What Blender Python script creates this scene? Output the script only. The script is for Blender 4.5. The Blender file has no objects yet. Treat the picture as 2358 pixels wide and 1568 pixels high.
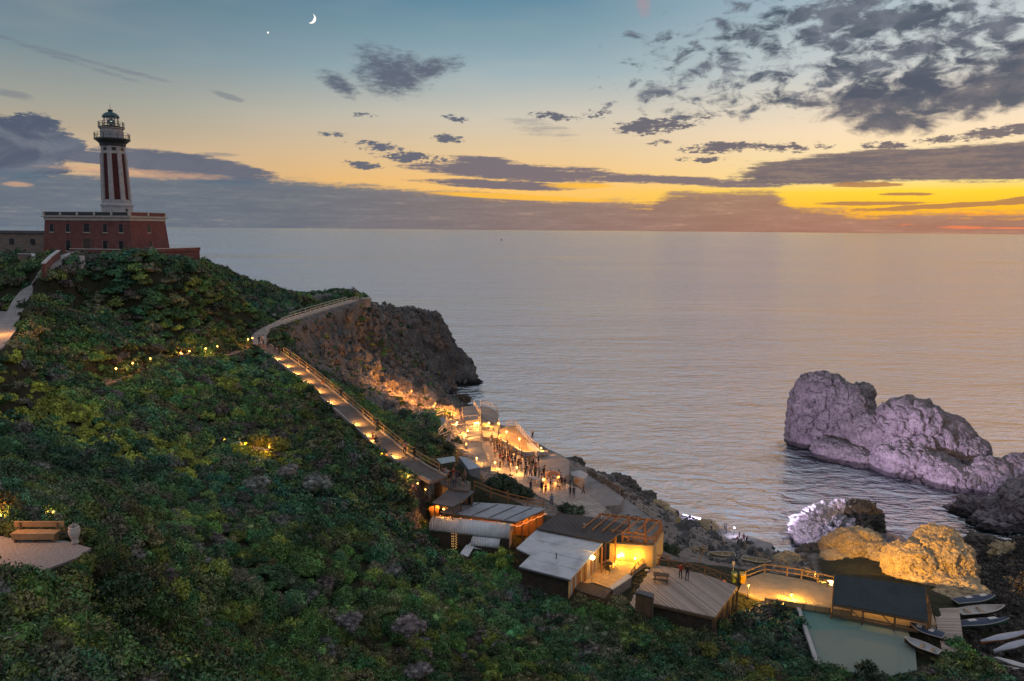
import bpy, math, random
import numpy as np
from mathutils import Vector, Matrix
R = math.radians
random.seed(7)
rng = np.random.default_rng(11)
SC = bpy.context.scene
COL = SC.collection

# ---------------------------------------------------------------- camera
W0, H0, F0 = 2358.0, 1568.0, 1684.0        # picture size the measurements refer to, focal length in the same unit
CAM_H = 53.0
PITCH, ROLL = R(8.62), R(0.47)
cd = bpy.data.cameras.new('camera'); cam = bpy.data.objects.new('camera', cd); COL.objects.link(cam)
cd.sensor_width = 36.0; cd.lens = 36.0*F0/W0; cd.clip_start = 0.5; cd.clip_end = 120000
fw = Vector((0, math.cos(PITCH), -math.sin(PITCH)))
rt0 = Vector((1, 0, 0)); up0 = Vector((0, math.sin(PITCH), math.cos(PITCH)))
rt = rt0*math.cos(ROLL) + up0*math.sin(ROLL)
up = up0*math.cos(ROLL) - rt0*math.sin(ROLL)
CAMLOC = Vector((0, 0, CAM_H))
cam.matrix_world = Matrix(((rt.x, up.x, -fw.x, 0), (rt.y, up.y, -fw.y, 0), (rt.z, up.z, -fw.z, CAM_H), (0, 0, 0, 1)))
SC.camera = cam

def ray(x, y):
    return (fw + rt*((x-W0/2)/F0) - up*((y-H0/2)/F0))
def P(x, y, d):                            # survey point: seen in direction (x, y), d metres north of the viewpoint
    r = ray(x, y); return CAMLOC + r*(d/r.y)
def PZ(x, y, z):                           # survey point at the height z
    r = ray(x, y); return CAMLOC + r*((z-CAM_H)/r.z)
def azel(x, y):
    r = ray(x, y).normalized()
    return math.degrees(math.atan2(r.x, r.y)), math.degrees(math.asin(r.z))

# ---------------------------------------------------------------- node helper
class NB:
    def __init__(s, nt): s.nt = nt; s.n = nt.nodes; s.l = nt.links
    def new(s, t, **kw):
        n = s.n.new(t)
        for k, v in kw.items(): setattr(n, k, v)
        return n
    def put(s, sock, v):
        if isinstance(v, bpy.types.NodeSocket): s.l.new(v, sock)
        elif v is not None:
            if sock.type == 'RGBA' and len(v) == 3: v = (*v, 1)
            sock.default_value = v
    def m(s, op, a, b=None, c=None, clamp=False):
        n = s.new('ShaderNodeMath', operation=op); n.use_clamp = clamp
        s.put(n.inputs[0], a)
        if b is not None: s.put(n.inputs[1], b)
        if c is not None: s.put(n.inputs[2], c)
        return n.outputs[0]
    def sm(s, x, a, b):
        n = s.new('ShaderNodeMapRange', interpolation_type='SMOOTHSTEP')
        s.put(n.inputs['Value'], x); s.put(n.inputs['From Min'], a); s.put(n.inputs['From Max'], b)
        return n.outputs[0]
    def lin(s, x, a, b, c=0.0, d=1.0):
        n = s.new('ShaderNodeMapRange')
        s.put(n.inputs['Value'], x); s.put(n.inputs['From Min'], a); s.put(n.inputs['From Max'], b)
        s.put(n.inputs['To Min'], c); s.put(n.inputs['To Max'], d)
        return n.outputs[0]
    def mix(s, f, a, b, bt='MIX'):
        n = s.new('ShaderNodeMix', data_type='RGBA', blend_type=bt)
        s.put(n.inputs[0], f); s.put(n.inputs[6], a); s.put(n.inputs[7], b)
        return n.outputs[2]
    def noise(s, vec, scale, detail=4, rough=0.55, dist=0.0, out=0):
        n = s.new('ShaderNodeTexNoise')
        if vec is not None: s.put(n.inputs['Vector'], vec)
        n.inputs['Scale'].default_value = scale; n.inputs['Detail'].default_value = detail
        n.inputs['Roughness'].default_value = rough; n.inputs['Distortion'].default_value = dist
        return n.outputs[out]
    def comb(s, x, y, z=0.0):
        n = s.new('ShaderNodeCombineXYZ'); s.put(n.inputs[0], x); s.put(n.inputs[1], y); s.put(n.inputs[2], z)
        return n.outputs[0]
    def vmul(s, v, k):
        n = s.new('ShaderNodeVectorMath', operation='MULTIPLY'); s.put(n.inputs[0], v); n.inputs[1].default_value = k
        return n.outputs[0]
    def ramp(s, x, stops):
        n = s.new('ShaderNodeValToRGB'); e = n.color_ramp.elements
        while len(e) < len(stops): e.new(0.5)
        for i, (p, c) in enumerate(stops): e[i].position = p; e[i].color = (*c, 1)
        s.put(n.inputs[0], x); return n.outputs[0]
    def bump(s, h, strength=0.5, dist=0.1, normal=None):
        n = s.new('ShaderNodeBump'); n.inputs['Strength'].default_value = strength; n.inputs['Distance'].default_value = dist
        s.put(n.inputs['Height'], h)
        if normal is not None: s.put(n.inputs['Normal'], normal)
        return n.outputs[0]

# ---------------------------------------------------------------- dusk sky
world = bpy.data.worlds.new('World'); SC.world = world; world.use_nodes = True
nb = NB(world.node_tree); world.node_tree.nodes.clear()
SUN_AZ, SUN_EL = 29.0, 1.5
def build_sky():
    tc = nb.new('ShaderNodeTexCoord'); sep = nb.new('ShaderNodeSeparateXYZ'); nb.l.new(tc.outputs['Generated'], sep.inputs[0])
    X, Y, Z = sep.outputs
    az = nb.m('MULTIPLY', nb.m('ARCTAN2', X, Y), 180/math.pi)
    el = nb.m('MULTIPLY', nb.m('ARCSINE', Z), 180/math.pi)
    t = nb.m('POWER', nb.m('DIVIDE', nb.m('MAXIMUM', el, 0.0), 90.0), 0.5)
    def pos(e): return math.sqrt(max(e, 0)/90.0)
    def rp(st): return nb.ramp(t, [(pos(e), c) for e, c in st])  # stops out of view are brightened and pinked to light sea and land
    L = rp([(0, (.50,.33,.22)), (3, (.62,.40,.22)), (5.2, (.55,.41,.27)), (8, (.36,.36,.31)), (11.5, (.19,.27,.31)), (17, (.085,.17,.245)), (23, (.40,.46,.55)), (40, (.44,.51,.60)), (90, (.36,.43,.53))])
    C = rp([(0, (.95,.42,.06)), (2.2, (1.0,.56,.12)), (3.8, (.95,.56,.19)), (5.8, (.80,.58,.33)), (8.4, (.62,.57,.47)), (11.5, (.33,.44,.48)), (17, (.10,.24,.34)), (23, (.50,.53,.60)), (45, (.46,.52,.60)), (90, (.36,.43,.53))])
    Rr = rp([(0, (1.0,.25,.04)), (1.6, (1.0,.50,.03)), (2.8, (1.0,.68,.04)), (3.8, (1.0,.78,.36)), (7, (.97,.76,.52)), (11, (.62,.64,.62)), (17, (.36,.49,.57)), (23, (1.0,.56,.45)), (34, (.82,.52,.48)), (52, (.48,.48,.53)), (90, (.36,.43,.53))])
    E = rp([(0, (.42,.41,.47)), (8, (.50,.47,.52)), (25, (.46,.47,.55)), (60, (.42,.49,.58)), (90, (.36,.43,.53))])
    g = nb.mix(nb.sm(az, -34, 2), L, C)
    g = nb.mix(nb.sm(az, 0, 30), g, Rr)
    g = nb.mix(nb.sm(nb.m('ABSOLUTE', az), 45, 125), g, E)
    # high haze tint variation
    uv = nb.comb(az, el)
    wis = nb.noise(nb.vmul(uv, (.035, .16, 0)), 1.0, 3, .6)
    g = nb.mix(nb.m('MULTIPLY', nb.sm(wis, .45, .75), .13), g, (.95,.72,.55))
    # noise fields that break up the clouds
    def n2d(fa, fe, off, det, ro, ds=0.0):
        v = nb.comb(nb.m('MULTIPLY_ADD', az, fa, off), nb.m('MULTIPLY_ADD', el, fe, off*.7))
        n = nb.new('ShaderNodeTexNoise', noise_dimensions='2D'); nb.l.new(v, n.inputs['Vector'])
        n.inputs['Scale'].default_value = 1; n.inputs['Detail'].default_value = det; n.inputs['Roughness'].default_value = ro; n.inputs['Distortion'].default_value = ds
        return n.outputs[0]
    n1 = n2d(.75, 2.0, 3.3, 5, .66)
    n2 = n2d(.30, .62, 15.0, 4, .6, .4)
    n3 = n2d(.22, 2.6, 29.0, 5, .66)
    n4 = n2d(1.7, 5.5, 41.0, 4, .65)
    n1 = nb.m('MULTIPLY_ADD', nb.m('SUBTRACT', n4, .5), .55, n1)
    n3 = nb.m('MULTIPLY_ADD', nb.m('SUBTRACT', n4, .5), .35, n3)
    def ell(x, y, rx, ry, rot=0.0, w=1.0):
        a, e = azel(x, y)
        k = math.degrees(1/F0)*math.cos(R(a))
        rx *= k; ry *= k
        c, sn = math.cos(R(rot)), math.sin(R(rot))
        p = nb.m('MULTIPLY_ADD', az, c/rx, nb.m('MULTIPLY_ADD', el, sn/rx, -(a*c+e*sn)/rx))
        q = nb.m('MULTIPLY_ADD', az, -sn/ry, nb.m('MULTIPLY_ADD', el, c/ry, -(-a*sn+e*c)/ry))
        return nb.m('MULTIPLY_ADD', nb.m('MULTIPLY_ADD', p, p, nb.m('MULTIPLY', q, q)), -w, w)
    def group(es, noise, amp, lo, hi, opac=1.0):
        f = None
        for e in es:
            v = nb.m('MAXIMUM', ell(*e), -1.2)
            f = v if f is None else nb.m('MAXIMUM', f, v)
        f = nb.m('MULTIPLY_ADD', nb.m('SUBTRACT', noise, .5), amp, f)
        return nb.m('MULTIPLY', nb.sm(f, lo, hi), opac)
    # colour of clouds: slate high up, mauve to russet low near the sunset
    warm = nb.sm(az, -22, 26)
    lowc = nb.mix(warm, (.095,.14,.20), (.30,.165,.135))
    midc = nb.mix(warm, (.10,.125,.18), (.135,.12,.15))
    hic = nb.mix(nb.sm(n2, .35, .7), (.066,.09,.13), (.15,.17,.215))
    def lay(g, d, c): return nb.mix(d, g, c)
    # thin dark streaks above the bank, left part
    d = group([(60, 105, 330, 9, -14, .75), (200, 140, 210, 7, -10, .8), (20, 215, 60, 14, -10, .8), (525, 222, 45, 8, -14, .9), (500, 356, 60, 6, 0, .8), (1240, 295, 110, 26, -10, .55)], n3, 1.6, .15, .9, .5)
    g = lay(g, d, (.16,.18,.23))
    # isolated dark clouds
    d = group([(905, 170, 88, 52, 0, 1.15), (985, 160, 85, 26, 14, 1), (862, 135, 50, 32, -20, .7), (782, 195, 48, 22, -28, 1), (765, 180, 30, 12, 0, .6)], n1, 1.9, -.25, 1.15, .93)
    g = lay(g, d, midc)
    d = group([(870, 337, 70, 12, -4, 1), (945, 362, 85, 14, -3, 1), (835, 381, 50, 10, -3, 1), (1030, 318, 42, 11, -2, 1), (1050, 274, 35, 8, -3, .8), (765, 308, 40, 6, 0, .7), (840, 266, 30, 6, 0, .7), (1280, 268, 70, 10, -4, .9), (1375, 263, 40, 10, 0, .8),
               (1500, 290, 100, 19, 3, 1.1), (1560, 277, 90, 12, 5, .8), (1665, 338, 105, 14, 3, 1.1), (1615, 368, 60, 8, 0, .9), (1515, 328, 30, 8, 0, .9), (1830, 340, 90, 12, 2, .7), (2030, 335, 60, 10, 0, .8)], n1, 3.4, .15, .8, .95)
    g = lay(g, d, midc)
    # altocumulus field, upper right
    a1 = n2d(.55, 1.1, 2.0, 5, .6, .25)
    d = group([(1660, 165, 190, 75, -18, .55), (1760, 80, 130, 75, 10, .75), (1540, 215, 110, 50, 0, .45), (2010, 45, 250, 85, -4, 1.25), (2290, 80, 120, 80, 25, 1.0), (2080, 160, 250, 85, 0, 1.0), (1870, 205, 200, 60, 0, .6), (1700, 240, 150, 30, 0, .35)], a1, 4.5, .0, 1.2, .95)
    g = lay(g, d, hic)
    d = group([(2090, 230, 240, 52, 0, 1.2), (2040, 275, 125, 38, -8, 1.1), (2280, 205, 230, 60, 8, 1.2), (2350, 150, 120, 60, 0, 1.0)], a1, 2.6, -.25, 1.0, .96)
    g = lay(g, d, nb.mix(nb.sm(n2, .4, .75), (.078,.098,.14), (.165,.155,.18)))
    d = group([(2330, 300, 150, 16, 6, 1), (2200, 318, 90, 10, 4, .7)], n1, 3.0, .1, .7, .93)
    g = lay(g, d, midc)
    # left cumulus and its bank
    d = group([(50, 330, 115, 62, 0, 1.2), (80, 295, 55, 38, 0, 1.0), (140, 330, 60, 25, -6, .9), (40, 375, 110, 40, 0, 1)], n1, 1.7, -.05, .45, .97)
    g = lay(g, d, nb.mix(nb.sm(n2, .35, .7), (.075,.10,.155), (.15,.175,.225)))
    d = group([(430, 385, 210, 34, -6, 1.2), (230, 363, 110, 15, 0, 1)], n3, 1.6, -.05, .5, .96)
    g = lay(g, d, nb.mix(n2, (.085,.11,.17), (.16,.17,.215)))
    # streaky clouds in the middle
    d = group([(1180, 395, 260, 24, -3, 1.15), (1120, 372, 90, 12, -4, 1), (1150, 425, 210, 11, -2, 1.2), (1500, 413, 220, 11, -2, 1.2), (1330, 405, 130, 16, -2, 1), (1720, 424, 120, 9, 0, 1)], n3, 2.4, -.05, .7, .95)
    g = lay(g, d, nb.mix(warm, (.14,.14,.19), (.20,.155,.175)))
    # long dark band on the right
    d = group([(2120, 378, 420, 40, 1, 1.3), (1960, 396, 280, 26, 2, 1.2), (2340, 372, 300, 46, 0, 1.3), (1790, 400, 90, 10, 4, .8)], n3, 1.5, -.05, .45, .97)
    g = lay(g, d, nb.mix(nb.sm(n3, .35, .7), (.125,.115,.145), (.23,.175,.165)))
    # bank on the horizon: its top edge falls to the right, with a step near the sunset
    a_l = azel(0, 420)[0]
    top = nb.m('ADD', nb.lin(az, azel(620, 0)[0], azel(1420, 0)[0], 3.55, 2.15), 0.0)
    top = nb.m('MAXIMUM', top, nb.m('MULTIPLY', nb.m('MULTIPLY', nb.sm(az, azel(1390, 450)[0], azel(1560, 450)[0]), nb.sm(az, azel(1935, 450)[0], azel(1760, 450)[0])), 2.95))
    top = nb.m('MULTIPLY', top, nb.lin(az, azel(1780, 450)[0], azel(1960, 450)[0], 1.0, .62))
    top = nb.m('MULTIPLY_ADD', nb.m('SUBTRACT', n3, .5), 1.5, top)
    bank = nb.sm(nb.m('SUBTRACT', top, el), -.25, .45)
    bank = nb.m('MULTIPLY', bank, .93)
    bc = nb.mix(nb.sm(n3, .3, .75), lowc, nb.mix(warm, (.13,.175,.225), (.36,.21,.17)))
    bc = nb.mix(nb.m('MULTIPLY', nb.sm(n3, .60, .82), .5), bc, nb.mix(warm, (.30,.27,.27), (.60,.32,.20)))
    g = lay(g, bank, bc)
    # thin bars across the yellow gap and the red embers below
    d = group([(2230, 471, 260, 7, 3, 1), (2000, 468, 130, 5, 0, .9), (2090, 447, 60, 4, 0, .8), (2350, 457, 70, 5, 6, .9), (1990, 425, 80, 7, 0, .8)], n3, 2.4, .0, .5, .9)
    g = lay(g, d, (.42,.20,.09))
    d = group([(2220, 523, 90, 5, 0, .9), (2080, 517, 40, 3.5, 0, .7), (2330, 525, 70, 3, 0, .9), (2280, 492, 110, 3, 0, .7)], n3, 1.5, .2, .8, .75)
    g = lay(g, d, (.95,.22,.08))
    d = group([(1200, 454, 230, 7.5, -2, 1.1), (1330, 428, 90, 8, 0, .8)], n3, 1.4, .05, .7, .9)
    g = lay(g, d, (1.0,.52,.06))
    d = group([(330, 398, 230, 13, -2, .7), (45, 424, 40, 7, 0, .8)], n3, 1.3, .1, .7, .55)
    g = lay(g, d, (.74,.42,.24))
    d = group([(1482, 15, 22, 30, 20, .9)], n1, 1.2, .1, 1.1, .4)
    g = lay(g, d, (.50,.27,.27))
    sky = nb.new('ShaderNodeTexSky', sky_type='NISHITA'); sky.sun_disc = False
    sky.sun_elevation = R(SUN_EL); sky.sun_rotation = R(SUN_AZ); sky.altitude = 60
    out = nb.mix(1.0, g, nb.mix(1.0, sky.outputs[0], (.0015,.0015,.0015), 'MULTIPLY'), 'ADD')
    bg = nb.new('ShaderNodeBackground'); nb.put(bg.inputs[0], out); bg.inputs[1].default_value = 1.0
    wo = nb.new('ShaderNodeOutputWorld'); nb.l.new(bg.outputs[0], wo.inputs[0])
build_sky()
world.cycles.sampling_method = 'MANUAL'; world.cycles.sample_map_resolution = 512

# ---------------------------------------------------------------- sun below the cloud bank, exposure
sl = bpy.data.lights.new('sun', 'SUN'); sl.energy = 0.012; sl.angle = R(30); sl.color = (1.0, .62, .34)
sun = bpy.data.objects.new('sun', sl); COL.objects.link(sun)
sd = Vector((math.sin(R(SUN_AZ))*math.cos(R(SUN_EL+3)), math.cos(R(SUN_AZ))*math.cos(R(SUN_EL+3)), math.sin(R(SUN_EL+3))))
sun.rotation_euler = sd.to_track_quat('Z', 'Y').to_euler()
vs = SC.view_settings; vs.view_transform = 'Standard'; vs.look = 'None'; vs.gamma = 1; vs.use_curve_mapping = False
vs.exposure = 0.0
SC.cycles.use_denoising = True
SC.cycles.max_bounces = 6; SC.cycles.diffuse_bounces = 2; SC.cycles.glossy_bounces = 3; SC.cycles.transparent_max_bounces = 6
SC.cycles.sample_clamp_indirect = 3.0
SC.cycles.caustics_reflective = False; SC.cycles.caustics_refractive = False

# ---------------------------------------------------------------- noise for geometry
def _h(ix, iy, iz, seed):
    n = (ix.astype(np.int64)*374761393 + iy.astype(np.int64)*668265263 + iz.astype(np.int64)*2147483647 + seed*1274126177) & 0xffffffff
    n = ((n ^ (n >> 13))*1274126177) & 0xffffffff
    n = (n ^ (n >> 16)) & 0xffff
    return n/32767.5 - 1.0
def vnoise(p, seed=0):
    p = np.asarray(p, float); i = np.floor(p); f = p-i; u = f*f*f*(f*(f*6-15)+10)
    ix, iy, iz = i[:, 0].astype(int), i[:, 1].astype(int), i[:, 2].astype(int)
    r = 0
    for a in (0, 1):
        for b in (0, 1):
            for c in (0, 1):
                w = (u[:, 0] if a else 1-u[:, 0])*(u[:, 1] if b else 1-u[:, 1])*(u[:, 2] if c else 1-u[:, 2])
                r = r + w*_h(ix+a, iy+b, iz+c, seed)
    return r
def fbm(p, oct=4, seed=0, gain=.5, lac=2.03):
    p = np.asarray(p, float); a = 1.0; s = 0; t = 0
    for k in range(oct):
        s = s + a*vnoise(p + 17.3*k, seed+k); t += a; a *= gain; p = p*lac
    return s/t
def ridged(p, oct=4, seed=0, gain=.5):
    p = np.asarray(p, float); a = 1.0; s = 0; t = 0
    for k in range(oct):
        s = s + a*(1-np.abs(vnoise(p + 11.7*k, seed+k))*2); t += a; a *= gain; p = p*2.07
    return s/t
def facets(p, seed=0):                      # planes tilted at random inside jittered cells: broken, angular relief
    p = np.asarray(p, float); i = np.floor(p).astype(int); f1 = np.full(len(p), 9.0); r = np.zeros(len(p))
    for a in (-1, 0, 1):
        for b in (-1, 0, 1):
            for c in (-1, 0, 1):
                ix, iy, iz = i[:, 0]+a, i[:, 1]+b, i[:, 2]+c
                q = np.stack([ix+.5+.48*_h(ix, iy, iz, seed), iy+.5+.48*_h(ix, iy, iz, seed+7), iz+.5+.48*_h(ix, iy, iz, seed+13)], 1)
                e = p-q; d = np.linalg.norm(e, axis=1); k = d < f1
                v = e[:, 0]*_h(ix, iy, iz, seed+21)+e[:, 1]*_h(ix, iy, iz, seed+33)+e[:, 2]*_h(ix, iy, iz, seed+41)+.35*_h(ix, iy, iz, seed+55)
                r = np.where(k, v, r); f1 = np.where(k, d, f1)
    return r
def worley(p, seed=0):                     # F1, F2 distances to jittered cell points
    p = np.asarray(p, float); i = np.floor(p).astype(int)
    f1 = np.full(len(p), 9.0); f2 = np.full(len(p), 9.0)
    for a in (-1, 0, 1):
        for b in (-1, 0, 1):
            for c in (-1, 0, 1):
                ix, iy, iz = i[:, 0]+a, i[:, 1]+b, i[:, 2]+c
                q = np.stack([ix+.5+.45*_h(ix, iy, iz, seed), iy+.5+.45*_h(ix, iy, iz, seed+7), iz+.5+.45*_h(ix, iy, iz, seed+13)], 1)
                d = np.linalg.norm(p-q, axis=1)
                f2 = np.where(d < f1, f1, np.minimum(f2, d)); f1 = np.minimum(f1, d)
    return f1, f2

# ---------------------------------------------------------------- object helpers
def tag(o, label=None, cat=None, group=None, kind=None):
    if label: o['label'] = label
    if cat: o['category'] = cat
    if group: o['group'] = group
    if kind: o['kind'] = kind
    return o
def empty(name, loc, label=None, cat=None, group=None, rz=0.0):
    o = bpy.data.objects.new(name, None); COL.objects.link(o); o.location = loc; o.rotation_euler = (0, 0, rz)
    o.empty_display_size = .3
    return tag(o, label, cat, group)
def np_mesh(name, V, Fq, mat=None, smooth=False):
    me = bpy.data.meshes.new(name)
    V = np.asarray(V, np.float32); Fq = np.asarray(Fq, np.int32)
    k = Fq.shape[1]
    me.vertices.add(len(V)); me.vertices.foreach_set('co', V.ravel())
    me.loops.add(Fq.size); me.loops.foreach_set('vertex_index', Fq.ravel())
    me.polygons.add(len(Fq)); me.polygons.foreach_set('loop_start', np.arange(0, Fq.size, k, dtype=np.int32))
    me.update(calc_edges=True)
    me.polygons.foreach_set('use_smooth', np.full(len(Fq), smooth))
    if mat: me.materials.append(mat)
    return me
def link(name, me, parent=None, loc=None):
    o = bpy.data.objects.new(name, me); COL.objects.link(o)
    if parent: o.parent = parent
    if loc is not None: o.location = loc
    return o
class MB:                                   # collects shapes, builds ONE mesh object
    def __init__(s, org=(0, 0, 0)): s.v = []; s.f = []; s.mi = []; s.org = Vector(org); s.cur = 0
    def add(s, vs, fs):
        b = len(s.v); s.v += [Vector(v)-s.org for v in vs]; s.f += [[i+b for i in f] for f in fs]; s.mi += [s.cur]*len(fs)
        return s
    def hexa(s, lo, hi):                    # two quads (lists of four points), bottom and top
        return s.add(list(lo)+list(hi), [(3, 2, 1, 0), (4, 5, 6, 7), (0, 1, 5, 4), (1, 2, 6, 5), (2, 3, 7, 6), (3, 0, 4, 7)])
    def box(s, c, size, rz=0.0):
        c = Vector(c); x, y, z = [k/2 for k in size]; ca, sa = math.cos(rz), math.sin(rz)
        def q(a, b, d): return c + Vector((a*ca-b*sa, a*sa+b*ca, d))
        return s.hexa([q(-x, -y, -z), q(x, -y, -z), q(x, y, -z), q(-x, y, -z)], [q(-x, -y, z), q(x, -y, z), q(x, y, z), q(-x, y, z)])
    def beam(s, p, q, w, h=None):
        h = h or w; p = Vector(p); q = Vector(q); d = (q-p).normalized()
        a = d.cross(Vector((0, 0, 1)))
        a = Vector((1, 0, 0)) if a.length < 1e-4 else a.normalized()
        b = a.cross(d); a = a*(w/2); b = b*(h/2)
        return s.hexa([p-a-b, p+a-b, p+a+b, p-a+b], [q-a-b, q+a-b, q+a+b, q-a+b])
    def tube(s, p, q, r, r2=None, n=8, cap=True):
        p = Vector(p); q = Vector(q); r2 = r if r2 is None else r2; d = (q-p).normalized()
        a = d.cross(Vector((0, 0, 1)))
        a = Vector((1, 0, 0)) if a.length < 1e-4 else a.normalized()
        b = d.cross(a); vs = []; fs = []
        for c, rr in ((p, r), (q, r2)):
            for i in range(n):
                t = 2*math.pi*i/n; vs.append(c + a*(rr*math.cos(t)) + b*(rr*math.sin(t)))
        for i in range(n): fs.append((i, (i+1) % n, n+(i+1) % n, n+i))
        if cap: fs += [tuple(range(n-1, -1, -1)), tuple(range(n, 2*n))]
        return s.add(vs, fs)
    def pipe(s, pts, r, n=6):
        for a, b in zip(pts[:-1], pts[1:]): s.tube(a, b, r, n=n)
        return s
    def lathe(s, c, prof, n=16, a0=0.0, sq=None):
        c = Vector(c); vs = []; fs = []
        for r, z in prof:
            for i in range(n):
                t = a0 + 2*math.pi*i/n; vs.append(c + Vector((r*math.cos(t), r*math.sin(t), z)))
        for k in range(len(prof)-1):
            for i in range(n): fs.append((k*n+i, k*n+(i+1) % n, (k+1)*n+(i+1) % n, (k+1)*n+i))
        fs.append(tuple(range(n-1, -1, -1))); fs.append(tuple(range((len(prof)-1)*n, len(prof)*n)))
        return s.add(vs, fs)
    def prism(s, pts, z0, z1=None):         # polygon (3-D points): top at their own heights, bottom z0 below / at z0
        pts = [Vector(p) for p in pts]; n = len(pts)
        ar = sum(pts[i].x*pts[(i+1) % n].y-pts[(i+1) % n].x*pts[i].y for i in range(n))
        if ar < 0: pts = pts[::-1]
        lo = [Vector((p.x, p.y, z0)) for p in pts]
        fs = [tuple(range(n, 2*n)), tuple(range(n-1, -1, -1))] + [(i, (i+1) % n, n+(i+1) % n, n+i) for i in range(n)]
        return s.add(lo+pts, fs)
    def slab(s, quad, th):                  # sheet with thickness below it
        q = [Vector(p) for p in quad]; n = (q[1]-q[0]).cross(q[2]-q[0]).normalized()
        if n.z < 0: q = q[::-1]; n = -n
        k = len(q); lo = [p-n*th for p in q]
        fs = [tuple(range(k, 2*k)), tuple(range(k-1, -1, -1))] + [(i, (i+1) % k, k+(i+1) % k, k+i) for i in range(k)]
        return s.add(lo+q, fs)
    def ico(s, c, r, sub=1, sc=(1, 1, 1), jit=0.0):
        import bmesh
        bm = bmesh.new(); bmesh.ops.create_icosphere(bm, subdivisions=sub, radius=1)
        c = Vector(c)
        vs = [c + Vector((v.co.x*sc[0], v.co.y*sc[1], v.co.z*sc[2]))*r*(1+jit*random.uniform(-1, 1)) for v in bm.verts]
        fs = [[v.index for v in f.verts] for f in bm.faces]; bm.free()
        return s.add(vs, fs)
    def mesh(s, name, mats=None, smooth=False):
        me = bpy.data.meshes.new(name); me.from_pydata([tuple(v) for v in s.v], [], s.f)
        if mats:
            for m in (mats if isinstance(mats, (list, tuple)) else [mats]): me.materials.append(m)
        me.polygons.foreach_set('material_index', s.mi)
        if smooth: me.polygons.foreach_set('use_smooth', [True]*len(s.f))
        me.update(); return me
    def build(s, name, mats=None, parent=None, smooth=False, loc=None):
        return link(name, s.mesh(name, mats, smooth), parent, loc)

def copy_tree(o, parent=None):
    c = o.copy(); COL.objects.link(c); c.parent = parent
    for ch in o.children: copy_tree(ch, c)
    return c

# ---------------------------------------------------------------- materials
MATS = {}
def pm(name, col, col2=None, scale=2.0, rough=.8, bump=0.0, bscale=None, detail=5, metal=0.0, coord='Object', spec=.3):
    if name in MATS: return MATS[name]
    m = bpy.data.materials.new(name); m.use_nodes = True; b = NB(m.node_tree); bs = m.node_tree.nodes['Principled BSDF']
    bs.inputs['Roughness'].default_value = rough; bs.inputs['Metallic'].default_value = metal
    bs.inputs['Specular IOR Level'].default_value = spec
    tc = b.new('ShaderNodeTexCoord').outputs[coord]
    if col2 is None: col2 = tuple(c*.7 for c in col)
    n = b.noise(tc, scale, detail, .6)
    c = b.mix(b.sm(n, .3, .7), col, col2)
    n_f = b.noise(tc, scale*9, 3, .6)
    c = b.mix(b.lin(n_f, .3, .7, 0, .35), c, tuple(x*.45 for x in col))
    b.put(bs.inputs['Base Color'], c)
    if bump: b.put(bs.inputs['Normal'], b.bump(b.noise(tc, bscale or scale*4, 6, .65), .8, bump))
    MATS[name] = m; return m
def glow(name, col, strength):
    if name in MATS: return MATS[name]
    m = bpy.data.materials.new(name); m.use_nodes = True; bs = m.node_tree.nodes['Principled BSDF']
    bs.inputs['Base Color'].default_value = (*col, 1)
    bs.inputs['Emission Color'].default_value = (*col, 1); bs.inputs['Emission Strength'].default_value = strength
    MATS[name] = m; return m
# ---------------------------------------------------------------- sea
def sea_material():
    m = bpy.data.materials.new('sea water'); m.use_nodes = True; b = NB(m.node_tree); bs = m.node_tree.nodes['Principled BSDF']
    geo = b.new('ShaderNodeNewGeometry').outputs['Position']
    w1 = b.noise(b.vmul(geo, (.19, .36, .2)), 1.0, 3, .55, .6)
    w2 = b.noise(b.vmul(geo, (.7, 1.5, 1)), 1.0, 4, .6, .5)
    w3 = b.noise(b.vmul(geo, (.034, .075, .1)), 1.0, 3, .55, .5)
    w0 = b.noise(b.vmul(geo, (.006, .024, .1)), 1.0, 3, .6, .4)
    lane = b.noise(b.vmul(geo, (.0016, .011, .01)), 1.0, 5, .6, .3)
    lane2 = b.noise(b.vmul(geo, (.0004, .004, .01)), 1.0, 4, .6, .3)
    k = b.lin(b.m('ADD', b.m('MULTIPLY', lane, .6), b.m('MULTIPLY', lane2, .5)), .42, .64, .10, 1.15)
    h = b.m('ADD', b.m('MULTIPLY', w1, 1.7), b.m('ADD', b.m('MULTIPLY', w2, .34), b.m('MULTIPLY_ADD', w3, 2.6, b.m('MULTIPLY', w0, 4.0))))
    bp = b.new('ShaderNodeBump'); bp.inputs['Distance'].default_value = 1.15
    dist = b.new('ShaderNodeVectorMath', operation='LENGTH'); b.put(dist.inputs[0], geo)
    k = b.m('MULTIPLY', k, b.lin(dist.outputs['Value'], 120, 1500, 1.0, 1.6))
    b.put(bp.inputs['Strength'], k); b.put(bp.inputs['Height'], h)
    b.put(bs.inputs['Normal'], bp.outputs[0])
    bs.inputs['Base Color'].default_value = (.040, .080, .100, 1)
    bs.inputs['Roughness'].default_value = .09; bs.inputs['IOR'].default_value = 3.2
    gl = b.new('ShaderNodeBsdfGlossy'); gl.inputs['Color'].default_value = (.86, .90, .95, 1); gl.inputs['Roughness'].default_value = .11
    b.put(gl.inputs['Normal'], bp.outputs[0])
    mx = b.new('ShaderNodeMixShader'); mx.inputs[0].default_value = .66
    b.l.new(bs.outputs[0], mx.inputs[1]); b.l.new(gl.outputs[0], mx.inputs[2])
    b.l.new(mx.outputs[0], m.node_tree.nodes['Material Output'].inputs[0])
    return m
M_SEA = sea_material()
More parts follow.
